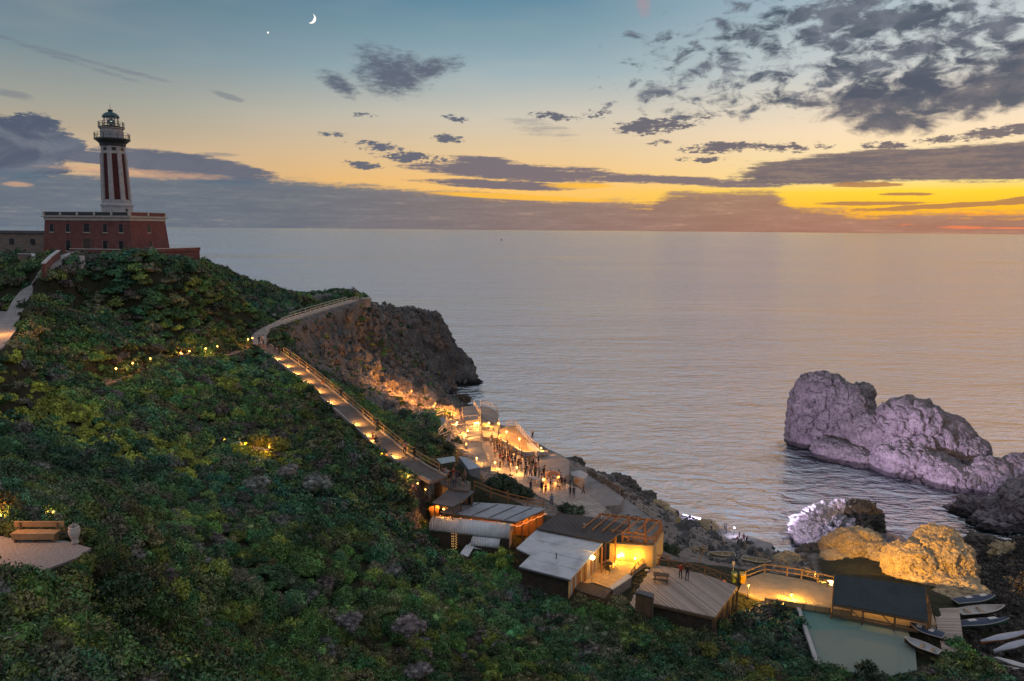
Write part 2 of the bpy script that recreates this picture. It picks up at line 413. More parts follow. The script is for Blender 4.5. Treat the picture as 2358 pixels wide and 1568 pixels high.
def build_sea():
    v = [(0, 150, 0)]; f = []; n = 96
    rs = [3, 30, 60, 120, 240, 480, 960, 2000, 5000, 14000, 40000, 90000]
    for r in rs:
        for i in range(n):
            t = 2*math.pi*i/n; v.append((r*math.cos(t), 150+r*math.sin(t), 0))
    me = bpy.data.meshes.new('sea')
    f = [(0, 1+i, 1+(i+1) % n) for i in range(n)]
    for k in range(len(rs)-1):
        for i in range(n): f.append((1+k*n+i, 1+(k+1)*n+i, 1+(k+1)*n+(i+1) % n, 1+k*n+(i+1) % n))
    me.from_pydata(v, [], f); me.materials.append(M_SEA); me.update()
    tag(link('sea', me), kind='structure')
build_sea()
# moon and the evening star, far outside everything else
def build_moon():
    c = CAMLOC + ray(716, 42).normalized()*20000
    r = 9.0/F0*20000*1.08
    u = rt*math.cos(R(-25)) + up*math.sin(R(-25)); w = -rt*math.sin(R(-25)) + up*math.cos(R(-25))
    n = 24; ou = []; inn = []
    for i in range(n+1):
        t = R(-92+184*i/n)
        ou.append(c + (u*math.cos(t) + w*math.sin(t))*r); inn.append(c + (u*(math.cos(t)*.56) + w*math.sin(t))*r)
    mb = MB(c); dz = fw*(r*.3)
    for i in range(n): mb.hexa([ou[i], ou[i+1], inn[i+1], inn[i]], [ou[i]+dz, ou[i+1]+dz, inn[i+1]+dz, inn[i]+dz])
    tag(mb.build('moon', glow('moonlight', (1.0, .95, .82), 1.15), loc=c), 'bright crescent moon high in the blue dusk sky', 'moon')
    c = CAMLOC + ray(617, 75).normalized()*20000
    tag(MB(c).ico(c, 1.9/F0*20000, 2).build('star', glow('starlight', (1, .97, .9), 1.0), loc=c), 'tiny bright evening star beside the crescent moon', 'star')
build_moon()
# ---------------------------------------------------------------- the ground: survey points, interpolated
CP = []
def cp(x, y, d=None, z=None):
    p = P(x, y, d) if d is not None else PZ(x, y, z)
    CP.append((p.x, p.y, p.z))
for a in [  # left edge and foreground
    (0,585,132),(0,660,112),(0,720,100),(0,850,76),(0,1000,56),(0,1110,44),(0,1190,36),
    (150,690,112),(150,850,86),(150,1000,66),(150,1130,48),(230,1180,42),(0,1400,20.5),(0,1568,16.5),(150,1400,22),(150,1568,18.5),
    (300,640,130),(300,720,117),(300,860,94),(300,1000,70),(300,1120,57),(300,1250,42),(300,1400,30),(300,1568,25),
    (450,660,138),(450,760,122),(450,850,104),(450,1000,80),(450,1200,56),(450,1400,42),(450,1568,34),
    (560,650,160),(600,700,158),(600,880,108),(600,1000,86),(600,1200,61),(600,1400,47),(600,1568,39),
    (750,980,95),(750,1100,77),(750,1250,61),(750,1400,51),(750,1568,43),
    (840,1000,95),(900,1100,82),(900,1250,68.5),(900,1400,55.5),(900,1568,46),(960,1170,79.5),
    (1000,1290,74),(1100,1330,71.5),(1100,1450,59),(1100,1568,49),(1250,1400,66.5),(1300,1568,52),(1390,1440,62),(1500,1500,60),(1500,1568,56),
    # crest and the far side behind it
    (455,603,150),(520,628,160),(600,662,172),(690,690,186),(760,692,192),(840,690,198),
    # upper path and knoll
    (590,775,130),(640,745,141),(690,728,155),(755,708,172),(815,690,192),(600,745,146),
    (860,698,208),(910,706,220),(950,722,230),(1000,744,238),(1030,764,243),(1058,790,248),(1076,812,252),(1083,838,255),(1076,866,257),(1046,890,243),
    (700,800,148),(780,760,175),(850,790,185),(900,780,200),(950,800,212),(1010,830,232),(970,860,214),
    (800,870,142),(740,850,132),(860,830,165),(900,880,160),(880,930,128),(900,960,118),(950,1010,106),(960,900,164),(1000,880,190),(1025,905,190),(980,940,146),(1030,940,143),(1050,965,136),(930,960,122),(1000,862,225),
    # right edge and the slope above the coves
    (2340,1330,92),(2300,1290,102),(2358,1240,106),(2300,1420,80),(2330,1480,72),(2250,1330,95),(2358,1568,60),(2280,1540,66),
    ]: cp(*a)
for a in [ # places of known height
    (30,1255,40.6),(150,1290,40.4),(0,1250,40.8),(200,1260,40.2),(60,1310,40.2),
    (20,745,40.8),(60,690,42.8),(100,640,45.2),(140,600,47.6),(250,596,47.6),(330,600,47.5),(440,600,47.0),
    (1000,970,20.5),(1080,950,18.5),(1070,1010,18.6),(1110,1060,18.0),(1150,1000,17.0),(1200,1020,16.8),(1180,1080,16.5),(1250,1045,16.4),(1230,1110,16.2),(1290,1080,14.6),
    (1300,1150,15.2),(1340,1100,13.8),(1370,1180,14.0),(1420,1150,12.6),(1470,1180,11.6),(1100,1100,19.5),(1040,1110,22.5),(1000,1090,24.3),(1140,1120,18.0),
    (1040,1190,18.2),(1000,1240,17.6),(1060,1290,17.0),(1190,1300,16.8),(1000,1195,18.6),(1200,1230,17.6),(1300,1240,16.6),(1260,1190,16.4),(1400,1300,16.9),(1480,1320,16.2),(1500,1250,14.2),(1560,1240,11.0),(1600,1270,11.5),
    (1650,1370,15.0),(1700,1420,14.2),(1560,1450,14.0),(1450,1420,16.2),(1350,1400,17.2),(1300,1370,17.6),
    (1760,1340,14.9),(1820,1380,14.9),(1880,1400,14.9),(1750,1420,14.4),(1820,1460,14.0),(1800,1520,14.6),(1700,1500,15.2),(1900,1568,14.2),(2050,1400,14.9),(2130,1420,14.6),
    (1900,1450,13.7),(2000,1480,13.7),(2100,1540,13.5),(2190,1450,13.0),(2190,1400,13.2),(2250,1400,12.6),(2250,1490,13.0),
    (1640,1290,9.5),(1740,1305,9.0),(1700,1280,8.0),(1850,1320,9.0),(1600,1235,7.5),(1680,1250,4.5),(1760,1275,4.5),(1540,1180,7.0),(1500,1150,5.0),(1560,1195,3.5),(1640,1222,3.0),(1740,1252,2.4),(1900,1310,8.0),(1960,1290,7.0),(2060,1280,6.0),(2180,1310,7.5),(2220,1330,9),
    ]: cp(a[0], a[1], None, a[2])
for a in [ # sea floor seen through the shoreline: pushes the ground under water
    (1100,900),(1130,870),(1180,950),(1260,1000),(1340,1050),(1430,1085),(1500,1120),(1560,1160),(1650,1190),(1760,1230),(1800,1265),(1850,1150),(1300,880),(1500,980),(1700,1060),(1900,1150),(2000,1150),(2120,1200),(2200,1250),(2060,1215),(2240,1275),(1140,800),(1160,700),(1065,915),(2300,1000),(2358,900),(1100,640)]:
    p = PZ(a[0], a[1], 0); CP.append((p.x, p.y, -3.0))
for x, y in [(-2,270),(-30,292),(-60,302),(-95,305),(-130,262),(-150,230),(0,300),(60,260),(60,320),(-160,300)]: CP.append((x, y, -4.0))
for x, y, z in [(-60,232,16),(-85,225,20),(-105,200,30),(-110,170,40),(-125,150,43),(-125,120,44),(-110,90,43),(-80,60,42),(-55,40,42),(-45,20,42),(-20,12,38),(10,25,30),(30,35,24),(50,45,18),(-100,245,6),(60,60,14),(70,75,13),(85,95,12),(62,50,16)]: CP.append((x, y, z))
CP = np.array(CP)
def _phi(r): return np.sqrt(r*r+9.0)
_A = _phi(np.linalg.norm(CP[:, None, :2]-CP[None, :, :2], axis=2))
_w = np.linalg.solve(np.block([[_A+np.eye(len(CP))*-.35, np.ones((len(CP), 1))], [np.ones((1, len(CP))), np.zeros((1, 1))]]), np.append(CP[:, 2], 0))
def ground0(xy):
    xy = np.atleast_2d(np.asarray(xy, float)); o = np.empty(len(xy))
    for s in range(0, len(xy), 20000):
        q = xy[s:s+20000]
        o[s:s+20000] = _phi(np.linalg.norm(q[:, None]-CP[None, :, :2], axis=2)) @ _w[:-1] + _w[-1]
    return o
def in_poly(xy, poly):
    poly = np.array([(p[0], p[1]) for p in poly]); x, y = xy[:, 0], xy[:, 1]; r = np.zeros(len(xy), bool)
    j = len(poly)-1
    for i in range(len(poly)):
        xi, yi = poly[i]; xj, yj = poly[j]
        r ^= ((yi > y) != (yj > y)) & (x < (xj-xi)*(y-yi)/((yj-yi) or 1e-9)+xi); j = i
    return r
def poly_dist(xy, poly, closed=True):
    d = np.full(len(xy), 1e9); pts = [np.array((p[0], p[1])) for p in poly]
    for a, b in zip(pts, pts[1:]+(pts[:1] if closed else [])):
        ab = b-a; t = np.clip(((xy-a)@ab)/max(ab@ab, 1e-9), 0, 1)
        d = np.minimum(d, np.linalg.norm(xy-(a+t[:, None]*ab), axis=1))
    return d
def line_near(xy, pts):                    # distance to a 3-D polyline in plan, and its height there
    d = np.full(len(xy), 1e9); z = np.zeros(len(xy))
    for a, b in zip(pts[:-1], pts[1:]):
        a2, b2 = np.array(a[:2]), np.array(b[:2]); ab = b2-a2
        t = np.clip(((xy-a2)@ab)/max(ab@ab, 1e-9), 0, 1)
        dd = np.linalg.norm(xy-(a2+t[:, None]*ab), axis=1); zz = a[2]+(b[2]-a[2])*t
        k = dd < d; d[k] = dd[k]; z[k] = zz[k]
    return d, z
def smooth_line(pts, step=1.0):            # Catmull-Rom through survey points
    pts = [Vector(p) for p in pts]; q = [pts[0]*2-pts[1]]+pts+[pts[-1]*2-pts[-2]]; o = []
    for i in range(1, len(q)-2):
        n = max(2, int((q[i+1]-q[i]).length/step))
        for k in range(n):
            t = k/n; a, b, c, d = q[i-1], q[i], q[i+1], q[i+2]
            o.append(.5*((2*b)+(c-a)*t+(2*a-5*b+4*c-d)*t*t+(3*b-a-3*c+d)*t**3))
    o.append(pts[-1]); return o
# ways over the hill
UP_PATH = smooth_line([P(600,792,127), P(598,770,132), P(640,745,141), P(690,728,155), P(755,708,172), P(815,691,191)])
STAIR = smooth_line([P(604,796,126), P(652,828,118.5), P(700,864,112), P(748,904,106), P(800,948,100), P(846,988,95), P(905,1038,89), P(960,1078,85), P(1010,1104,82.5)])
LAMP_PATH = smooth_line([P(600,796,126.5), P(560,807,121), P(500,822,116), P(430,835,111), P(345,853,103), P(300,866,97), P(262,880,91), P(235,897,85)])
LIGHT_PATH = smooth_line([PZ(5,760,40.7), PZ(30,725,41.3), PZ(48,690,42.6), PZ(70,662,44.0), PZ(88,640,45.4), PZ(112,618,46.7), PZ(150,590,48.0), PZ(172,582,48.2)])
FLATS = []                                 # (polygon, height): levelled ground
def flat(px, z): FLATS.append(([PZ(x, y, z) for x, y in px], z)); return FLATS[-1][0]
BENCH_FLAT = flat([(-120,1235),(0,1232),(60,1243),(150,1243),(215,1262),(180,1285),(80,1322),(-20,1328),(-120,1330)], 40.5)
SQUARE_FLAT = flat([(-60,712),(40,716),(38,760),(10,800),(-60,840)], 40.8)
SAND = flat([(1700,1362),(1712,1334),(1760,1318),(1830,1330),(1925,1350),(2040,1370),(2150,1388),(2160,1440),(2080,1438),(1962,1416),(1843,1397),(1760,1384)], 15.0)
GREENF = flat([(1838,1403),(1919,1411),(2087,1443),(2108,1500),(2112,1542),(2050,1556),(1884,1540)], 14.70)
YARDF = flat([(2085,1440),(2150,1436),(2180,1512),(2112,1548)], 14.55)
HUTF = flat([(984,1196),(990,1152),(1042,1112),(1098,1128),(1092,1158),(1040,1196)], 19.4)
SHEDF = flat([(985,1262),(1000,1196),(1100,1178),(1258,1192),(1250,1222),(1200,1298),(1150,1306),(1060,1316)], 17.4)
PAVF = flat([(1200,1340),(1190,1300),(1240,1250),(1400,1285),(1480,1292),(1500,1300),(1440,1390),(1385,1402),(1290,1368)], 17.1)
PLAZA = flat([(1106,1003),(1140,1016),(1150,1022),(1200,1048),(1232,1066),(1262,1098),(1335,1125),(1395,1170),(1385,1195),(1330,1195),(1280,1160),(1215,1130),(1150,1090),(1128,1072),(1112,1040)], 16.3)
def ground(xy, detail=True):
    xy = np.atleast_2d(np.asarray(xy, float))
    z = ground0(xy)
    for line, w in ((UP_PATH, 2.0), (STAIR, 2.2), (LAMP_PATH, 1.4), (LIGHT_PATH, 1.8)):
        d, lz = line_near(xy, line); k = np.clip((w+2.2-d)/2.2, 0, 1); k = k*k*(3-2*k); z = z*(1-k)+(lz-.25)*k
    for poly, fz in FLATS:
        ins = in_poly(xy, poly); d = np.where(ins, 0, poly_dist(xy, poly)); k = np.clip(1-d/2.5, 0, 1); k = k*k*(3-2*k); z = z*(1-k)+(fz-.12)*k
    return z
def gz(x, y): return float(ground([(x, y)])[0])

# rocky parts, in plan
ROCKY = [[P(*q) for q in ((665,790,138),(720,745,164),(790,722,182),(830,688,200),(860,685,226),(950,710,252),(1040,760,266),(1110,800,272),(1100,880,262),(1065,915,238),(1075,945,170),(1060,960,138),(1000,950,140),(950,975,118),(880,955,118),(800,880,132),(720,840,130))]]
def rock_mask(xy):
    m = np.zeros(len(xy))
    for poly in ROCKY:
        ins = in_poly(xy, poly); d = poly_dist(xy, poly)
        m = np.maximum(m, np.clip(np.where(ins, .5+d/6, .5-d/6), 0, 1))
    return m
BUILT = [[PZ(x, y, z) for x, y, z in ((960,985,20.5),(1010,955,20),(1075,925,17),(1150,940,10),(1260,1020,8),(1340,1070,6),(1500,1130,0),(1650,1190,0),(1800,1240,0),(1880,1300,6),(1900,1330,12),(1700,1310,13),(1540,1290,15),(1420,1205,16),(1250,1175,17),(1120,1120,18),(1060,1040,19))]]
def build_ground():
    xs = np.arange(-150, 96, .6); ys = np.concatenate([np.arange(12, 150, .6), np.arange(150, 305, .75)])
    X, Y = np.meshgrid(xs, ys); xy = np.stack([X.ravel(), Y.ravel()], 1)
    z = ground(xy); g = z.reshape(X.shape)
    gy, gx = np.gradient(g, ys, xs)
    slope = np.sqrt(gx**2+gy**2).ravel()
    rm = rock_mask(xy)
    shore = np.clip((9.0-z)/5, 0, 1)*np.clip((slope-.12)/.3, 0, 1)
    steep = np.clip((slope-1.5)/.5, 0, 1)*(z < 30)
    rock = np.clip(np.maximum(np.maximum(rm, shore), steep), 0, 1)
    built = np.zeros(len(xy))
    for poly in BUILT: ins = in_poly(xy, poly); built = np.maximum(built, np.clip(np.where(ins, .5+poly_dist(xy, poly)/3, .5-poly_dist(xy, poly)/3), 0, 1))
    for poly, fz in FLATS: rock = np.where(in_poly(xy, poly), 0, rock)
    keep = np.ones(len(xy))
    for line, w in ((UP_PATH, 2.6), (STAIR, 2.8), (LAMP_PATH, 1.8), (LIGHT_PATH, 2.0)):
        d, _ = line_near(xy, line); keep *= np.clip((d-w)/2, 0, 1)
    for poly, fz in FLATS:
        d = np.where(in_poly(xy, poly), 0, poly_dist(xy, poly)); keep *= np.clip(d/2, 0, 1)
    V = np.stack([xy[:, 0], xy[:, 1], z], 1)
    N = np.stack([-gx.ravel(), -gy.ravel(), np.ones(len(xy))], 1); N /= np.linalg.norm(N, axis=1)[:, None]
    q = V*np.array([1, 1, 1.3])
    far = np.clip((np.hypot(xy[:, 0], xy[:, 1])-140)/50, 0, 1)
    crag = fbm(q/11, 3, 3)*1.2 + (ridged(q/6.0, 4, 9)-.35)*1.0 + (fbm(q/np.array([17, 17, 26]), 2, 15)*2.4 - 1.2)*far + facets(q/np.array([2.6, 2.6, 1.7])+fbm(q/4, 2, 6)[:, None]*.3, 61)*.75 + facets(q/np.array([6.5, 6.5, 4.5]), 67)*1.3*far
    f1, f2 = worley(q/np.array([3.6, 3.6, 3.0]) + fbm(q/5, 2, 5)[:, None]*.35, 4)
    crag += (np.clip(f2-f1, 0, .5)-.28)*2.2 - .3
    V = V + N*((np.clip(np.maximum(rock, built*.55), 0, 1)*crag*keep*(1-.55*built))[:, None])
    rock = np.maximum(rock, built*.95)
    soft = fbm(q/7, 4, 21)*.55
    V[:, 2] += soft*(1-rock)*keep
    nx, ny = len(xs), len(ys)
    global SURF; SURF = (xs, ys, V[:, 2].reshape(ny, nx).copy())
    i = np.arange(nx*ny).reshape(ny, nx)
    Fq = np.stack([i[:-1, :-1].ravel(), i[:-1, 1:].ravel(), i[1:, 1:].ravel(), i[1:, :-1].ravel()], 1)
    # leave out what lies deep under the sea
    hi = V[:, 2][Fq].max(1) > -2.5
    me = np_mesh('hillside', V, Fq[hi], None, True)
    at = me.attributes.new('rock', 'FLOAT', 'POINT'); at.data.foreach_set('value', rock.astype(np.float32))
    at2 = me.attributes.new('shelf', 'FLOAT', 'POINT'); at2.data.foreach_set('value', built.astype(np.float32))
    m = bpy.data.materials.new('hillside earth and rock'); m.use_nodes = True; b = NB(m.node_tree); bs = m.node_tree.nodes['Principled BSDF']
    pos = b.new('ShaderNodeNewGeometry').outputs['Position']
    ra = b.new('ShaderNodeAttribute', attribute_name='rock').outputs['Fac']
    n1 = b.noise(pos, .22, 5, .62); n2 = b.noise(pos, 1.5, 5, .65)
    rockc = b.mix(b.sm(n1, .32, .68), (.150, .150, .152), (.088, .092, .096))
    rockc = b.mix(b.sm(n2, .48, .72), rockc, (.05, .058, .045))
    rockc = b.mix(b.m('MULTIPLY', b.sm(b.noise(pos, .09, 3), .54, .68), .45), rockc, (.23, .16, .115))
    sh = b.new('ShaderNodeAttribute', attribute_name='shelf').outputs['Fac']
    rockc = b.mix(b.m('MULTIPLY', sh, .75), rockc, b.mix(b.sm(n2, .4, .66), (.30, .265, .235), (.15, .135, .125)))
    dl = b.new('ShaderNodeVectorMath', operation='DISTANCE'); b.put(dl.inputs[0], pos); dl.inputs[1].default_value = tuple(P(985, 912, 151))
    rockc = b.mix(b.sm(dl.outputs['Value'], 19, 10), rockc, b.mix(b.sm(n2, .42, .66), (.42, .34, .26), (.20, .16, .125)))  # rock paled around the lamps: their light put into the colour
    earth = b.mix(b.sm(n2, .35, .7), (.034, .034, .020), (.020, .028, .013))
    sp = b.new('ShaderNodeSeparateXYZ'); b.l.new(pos, sp.inputs[0])
    c = b.mix(b.sm(b.m('MULTIPLY_ADD', b.m('SUBTRACT', n2, .5), .8, ra), .35, .6), earth, rockc)
    wet = b.sm(b.m('MULTIPLY_ADD', b.m('SUBTRACT', n1, .5), 3.0, sp.outputs[2]), 2.6, .6)
    c = b.mix(wet, c, (.016, .016, .018))
    b.put(bs.inputs['Base Color'], c); bs.inputs['Roughness'].default_value = .9; bs.inputs['Specular IOR Level'].default_value = .2
    cr = b.new('ShaderNodeTexVoronoi', feature='DISTANCE_TO_EDGE'); b.put(cr.inputs['Vector'], b.mix(.25, pos, b.noise(pos, .8, 3, .6, out=1))); cr.inputs['Scale'].default_value = .75
    h = b.m('ADD', b.m('MULTIPLY', b.noise(pos, 1.2, 8, .68), 1.2), b.m('MULTIPLY', b.sm(cr.outputs['Distance'], 0, .14), .35))
    b.put(bs.inputs['Normal'], b.bump(h, 1.0, .55))
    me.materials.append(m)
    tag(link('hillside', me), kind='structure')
build_ground()
def surf_z(xy):                            # height of the finished, broken ground
    xs, ys, Z = SURF; i = np.clip(np.searchsorted(xs, xy[:, 0]), 0, len(xs)-1); j = np.clip(np.searchsorted(ys, xy[:, 1]), 0, len(ys)-1)
    return Z[j, i]
# ---------------------------------------------------------------- scrub
def leaf_material(name, base):
    m = bpy.data.materials.new(name); m.use_nodes = True; b = NB(m.node_tree); bs = m.node_tree.nodes['Principled BSDF']
    tint = b.new('ShaderNodeAttribute', attribute_name='tint', attribute_type='INSTANCER').outputs['Color']
    g = b.new('ShaderNodeNewGeometry'); isl = g.outputs['Random Per Island']
    n = b.noise(g.outputs['Position'], .8, 3, .6)
    k = b.m('MULTIPLY', b.lin(isl, 0, 1, .45, 1.65), b.lin(n, .3, .7, .7, 1.35))
    c = b.mix(1.0, tint, b.comb(k, k, k), 'MULTIPLY')
    hs = b.new('ShaderNodeHueSaturation'); b.put(hs.inputs['Hue'], b.lin(b.m('FRACT', b.m('MULTIPLY', isl, 7.3)), 0, 1, .482, .518)); b.put(hs.inputs['Color'], c)
    b.put(bs.inputs['Base Color'], hs.outputs[0]); bs.inputs['Roughness'].default_value = .55; bs.inputs['Specular IOR Level'].default_value = .35
    return m
M_LEAF = leaf_material('leaves', None)
M_TWIG = pm('twig bark', (.10, .085, .07), (.06, .05, .04), 6, .9)
def make_shrub(name, n_leaf, leaf, clumps, flat, seed, core=True, slim=.5):
    r = np.random.default_rng(seed)
    # a crown of uneven clumps over a rough dome
    cs = []
    for k in range(clumps):
        a = r.uniform(0, 2*math.pi); e = math.asin(r.uniform(.0, 1.0)); q = r.uniform(.5, .86)
        cs.append(((q*math.cos(a)*math.cos(e), q*math.sin(a)*math.cos(e), flat*q*math.sin(e)+.12), r.uniform(.15, .42)))
    per = n_leaf//clumps; C = []; D = []
    for c, rad in cs:
        d = r.normal(size=(per, 3)); d /= np.linalg.norm(d, axis=1)[:, None]; d[:, 2] = np.abs(d[:, 2])*.9-.15
        C.append(np.array(c)+d*rad*(np.clip(r.normal(1.0, .24, (per, 1)), .55, 1.7))*np.array([1, 1, 1.12])); D.append(d+r.normal(0, .45, (per, 3)))
    C = np.concatenate(C); D = np.concatenate(D); D /= np.linalg.norm(D, axis=1)[:, None]
    C[:, 2] = np.maximum(C[:, 2], .02)
    up_ = r.normal(size=C.shape); T = np.cross(D, up_); T /= np.linalg.norm(T, axis=1)[:, None]; B = np.cross(D, T)
    s = leaf*r.uniform(.6, 1.35, (len(C), 1)); a = T*s; w = B*s*slim
    V = np.stack([C-a, C-w*.9+D*s*.12, C+a, C+w*.9+D*s*.12], 1).reshape(-1, 3)
    F = np.arange(len(V)).reshape(-1, 4)
    mb = MB()
    if core:
        for c, rad in cs: mb.ico(c, rad*.60, 1, (1, 1, .85), .2)
        mb.ico((0, 0, .28*flat), .62, 1, (1, 1, flat*.75), .1)
    me = bpy.data.meshes.new(name)
    nv = len(V)
    allV = [tuple(v) for v in V]+[tuple(v) for v in mb.v]; allF = [tuple(f) for f in F]+[tuple(i+nv for i in f) for f in mb.f]
    me.from_pydata(allV, [], allF); me.materials.append(M_LEAF); me.update()
    return me
SHRUBS = {
 'leafy': [make_shrub('leafy shrub crown', 1300, .085, 22, .8, 10+k) for k in range(4)],
 'dome': [make_shrub('domed shrub crown', 1500, .055, 34, .72, 30+k, slim=.28) for k in range(2)],
 'spiky': [make_shrub('spiky shrub crown', 900, .15, 16, .95, 50+k, slim=.16) for k in range(2)],
 'far': [make_shrub('far shrub crown', 420, .14, 13, .75, 70+k) for k in range(4)],
}
def unlinked(meshes, cname):
    c = bpy.data.collections.new(cname)
    for i, me in enumerate(meshes):
        o = bpy.data.objects.new(me.name, me); c.objects.link(o)
    return c
def scatter_object(name, meshes, pts, scl, rot, tint, label, cat):
    c = unlinked(meshes, name+' kinds')
    me = bpy.data.meshes.new(name); me.vertices.add(len(pts)); me.vertices.foreach_set('co', np.asarray(pts, np.float32).ravel())
    def at(n, t, v, key='vector'): a = me.attributes.new(n, t, 'POINT'); a.data.foreach_set(key, np.asarray(v, np.float32).ravel())
    at('scl', 'FLOAT_VECTOR', scl); at('rot', 'FLOAT_VECTOR', rot); at('tint', 'FLOAT_VECTOR', tint)
    pk = me.attributes.new('pick', 'INT', 'POINT'); pk.data.foreach_set('value', rng.integers(0, len(meshes), len(pts)).astype(np.int32))
    o = link(name, me)
    ng = bpy.data.node_groups.new(name+' scatter', 'GeometryNodeTree')
    ng.interface.new_socket('Geometry', in_out='INPUT', socket_type='NodeSocketGeometry'); ng.interface.new_socket('Geometry', in_out='OUTPUT', socket_type='NodeSocketGeometry')
    N = ng.nodes; gi = N.new('NodeGroupInput'); go = N.new('NodeGroupOutput'); ip = N.new('GeometryNodeInstanceOnPoints'); ci = N.new('GeometryNodeCollectionInfo')
    ci.inputs['Collection'].default_value = c; ci.inputs['Separate Children'].default_value = True; ci.inputs['Reset Children'].default_value = True
    def na(n, t): q = N.new('GeometryNodeInputNamedAttribute'); q.data_type = t; q.inputs[0].default_value = n; return [x for x in q.outputs if x.enabled][0]
    L = ng.links
    L.new(gi.outputs[0], ip.inputs['Points']); L.new(ci.outputs[0], ip.inputs['Instance']); ip.inputs['Pick Instance'].default_value = True
    L.new(na('pick', 'INT'), ip.inputs['Instance Index']); L.new(na('scl', 'FLOAT_VECTOR'), ip.inputs['Scale'])
    er = N.new('FunctionNodeEulerToRotation'); L.new(na('rot', 'FLOAT_VECTOR'), er.inputs[0]); L.new(er.outputs[0], ip.inputs['Rotation'])
    L.new(ip.outputs[0], go.inputs[0])
    md = o.modifiers.new('scatter', 'NODES'); md.node_group = ng
    return tag(o, label, cat, kind='stuff')

NOVEG = [[PZ(x, y, z) for x, y, z in ((1010,1060,19),(990,1085,23.5),(1030,1130,22.5),(992,1150,19.5),(982,1240,17.6),(1045,1296,17),(1130,1290,17),(1185,1280,17),(1200,1335,17),(1290,1385,17),(1385,1418,16.5),(1440,1420,16),(1500,1440,15.5),(1545,1445,15),(1640,1470,14.5),(1715,1400,14.3),(1770,1395,14.3),(1830,1410,14),(1880,1545,13.5),(2060,1552,13.4),(2110,1550,13.3),(2180,1515,13.0),(2240,1515,13),(2235,1400,12.6),(2225,1340,9),(2250,1290,5),(2250,1240,0),(1900,1200,0),(1500,1130,0),(1250,1000,0),(1100,915,0),(1070,930,10),(1000,990,19),(1030,1030,19))]]
def seen(xyz, mx=140, my=160):
    v = np.asarray(xyz)-np.array(CAMLOC); x = v@np.array(rt); y = v@np.array(up); d = v@np.array(fw)
    px = W0/2+F0*x/d; py = H0/2-F0*y/d
    return (d > 5) & (px > -mx) & (px < W0+mx) & (py < H0+my) & (py > -50)
YELLOW = [[P(*q) for q in ((-40,835,78),(60,850,76),(200,900,74),(330,960,70),(420,1000,72),(480,1040,70),(440,1075,64),(300,1030,62),(120,960,60),(-40,930,60))],
          [P(*q) for q in ((478,862,104),(540,880,103),(560,905,97),(500,900,96))],
          [P(*q) for q in ((520,1010,79),(600,990,82),(670,1015,80),(660,1050,76),(530,1045,75))]]
